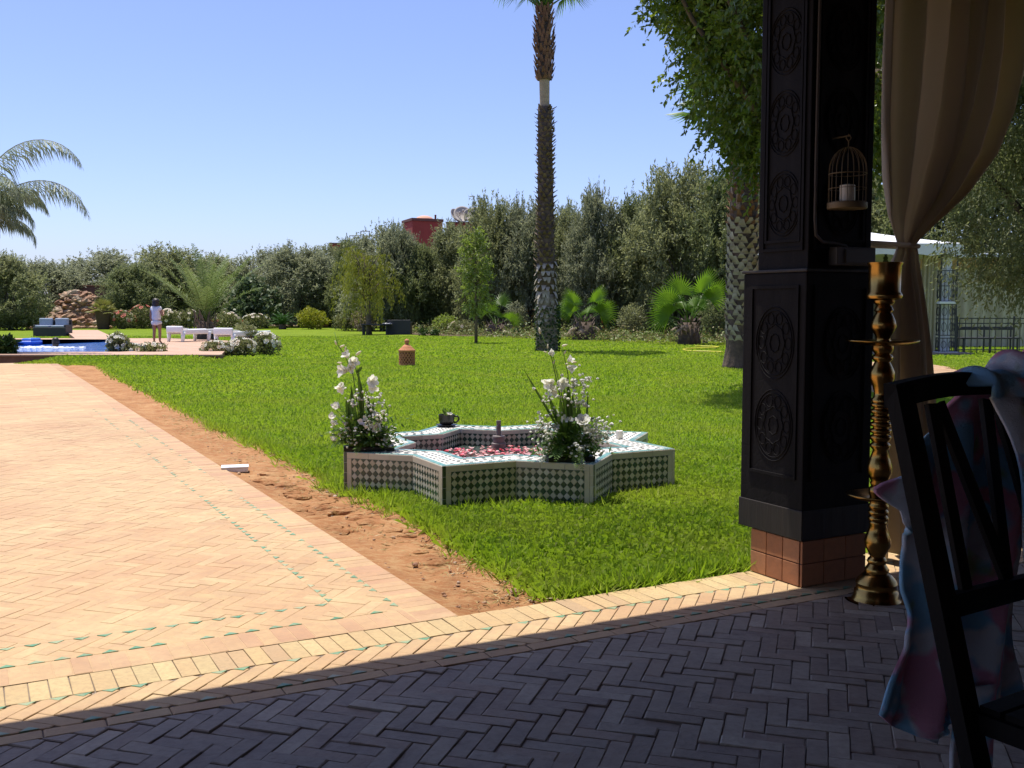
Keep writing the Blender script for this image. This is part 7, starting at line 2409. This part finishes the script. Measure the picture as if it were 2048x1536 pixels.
# plan: corner towards the camera at px 826
cx_ = (828 - 803) * kb
poly = [(cx_, -1.2), (wT, 0.6), (wT - 1.2, 4.6), (-0.1, 2.6)]
MB().prism(poly, 0, hT).build('tower_wall', 'red_plaster', tw_)
c0 = (sum(p[0] for p in poly) / 4, sum(p[1] for p in poly) / 4)
MB().prism([(c0[0] + (x - c0[0]) * 1.05, c0[1] + (y - c0[1]) * 1.05) for x, y in poly], hT + 0.002, hT + 0.28).build('cornice', 'cornice', tw_)
dcx = (847 - 803) * kb
MB().lathe([(1.0, 0), (0.94, 0.16), (0.75, 0.33), (0.42, 0.45), (0.01, 0.50)], (dcx, 1.6, hT + 0.27), 24).build('dome', 'dome_pink', tw_, True)
MB().lathe([(0.10, 0), (0.10, 0.5), (0.16, 0.52), (0.02, 0.6)], (dcx + 1.2, 1.6, hT + 0.27), 10).build('vent_pipe', 'cornice', tw_, True)
b2p = AY(898, 600, BY + 4)
b2_ = thing('red_house', 'red house block carrying the satellite dishes right of the tower', 'building', (b2p.x, BY + 4, -0.1))
hB = AY(920, 445, BY + 4).z
MB().box((1.4, 2, hB / 2), (3.2, 4, hB)).build('house_wall', 'red_plaster', b2_)
MB().box((1.4, 2, hB + 0.09), (3.4, 4.2, 0.176)).build('cornice', 'cornice', b2_)
mat('dish_grey', (0.42, 0.38, 0.33), (0.36, 0.32, 0.28), scale=2, rough=0.7)
def dish(px, py, rpx, label, tilt):
    c = AY(px, py, BY + 4)
    zr = hB + 0.1
    t = thing('satellite_dish', label, 'satellite dish', (c.x, c.y + 1, zr - 0.1 + 0.0), 0, 'satellite dishes on the red house')
    t.location.z = zr - 0.02
    r_ = rpx * kb
    zc_ = c.z - t.location.z
    mb = MB(); mb.lathe([(0.001, 0), (r_ * 0.5, r_ * 0.07), (r_ * 0.85, r_ * 0.2), (r_, r_ * 0.28), (r_ * 0.99, r_ * 0.30), (r_ * 0.83, r_ * 0.23), (r_ * 0.5, r_ * 0.11), (0.001, r_ * 0.05)], seg=28, caps=False)
    o = mb.build('reflector', 'dish_grey', t, True, loc=(0, 0, zc_)); o.rotation_euler = (R(62), 0, tilt)
    MB().tube([(0, 0.12, 0), (0, 0.12, zc_)], 0.06, 8).build('mast', 'dish_grey', t, True)
    mb = MB(); d = Vector((math.sin(tilt) * 0.88, -math.cos(tilt) * 0.88, 0.47)); c0_ = Vector((0, 0, zc_))
    for q in (-1, 0, 1): mb.tube([c0_ + Vector((q * r_ * 0.6, 0, -r_ * 0.4 * (1 if q else -1))) + d * r_ * 0.15, c0_ + d * r_ * 0.9], 0.025, 5)
    mb.ball(c0_ + d * r_ * 0.92, 0.12, 8, 6); mb.build('feed_arm', 'dish_grey', t)
dish(909, 431, 16, 'leftmost satellite dish on the red house seen edge-on', 0.9)
dish(924, 429, 19, 'largest front satellite dish on the red house', 0.15)
dish(938, 431, 15, 'pale satellite dish between its two neighbours on the red house', 0.5)
dish(951, 430, 18, 'rightmost satellite dish behind the tall olive', 0.2)
an = AY(948, 440, BY + 5)
ant = thing('roof_antenna', 'thin roof antenna mast above the satellite dishes', 'antenna', (an.x, BY + 5.5, hB + 0.06))
ztop_ = AY(948, 392, BY + 5.5).z - ant.location.z
MB().tube([(0, 0, 0), (0, 0, ztop_)], 0.05, 6).build('mast', 'iron', ant)
MB().tube([(-0.62, 0, ztop_ - 0.10), (0.1, 0, ztop_ - 0.02)], 0.035, 5).build('boom', 'iron', ant)
b3p = AY(672, 600, BY)
b3_ = thing('red_house', 'low red house with a roof railing left of the tower', 'building', (b3p.x, BY, -0.1))
hC = AY(690, 487, BY).z
MB().box((1.5, 2, hC / 2), (4.2, 4, hC)).build('house_wall', 'red_plaster', b3_)
MB().box((1.5, 2, hC + 0.09), (4.4, 4.2, 0.176)).build('cornice', 'cornice', b3_)
rlx = [(700 - 672) * kb, (722 - 672) * kb, (730 - 672) * kb]
zr1, zr2 = AY(700, 471, BY).z + 0.1, AY(725, 462, BY).z + 0.1
mb = MB()
for (x, z) in ((rlx[0], zr1), (rlx[1], zr2), (rlx[0] + 0.55, zr1)): mb.tube([(x, 0.3, hC + 0.15), (x, 0.3, z)], 0.045, 5)
mb.tube([(rlx[0] - 0.05, 0.3, zr1), (rlx[1], 0.3, zr1)], 0.045, 5); mb.tube([(rlx[1], 0.3, zr2), (rlx[1] + 1.0, 0.3, zr2)], 0.045, 5); mb.tube([(rlx[1] + 0.9, 0.3, hC + 0.15), (rlx[1] + 0.9, 0.3, zr2)], 0.045, 5)
mb.build('roof_railing', 'iron', b3_)
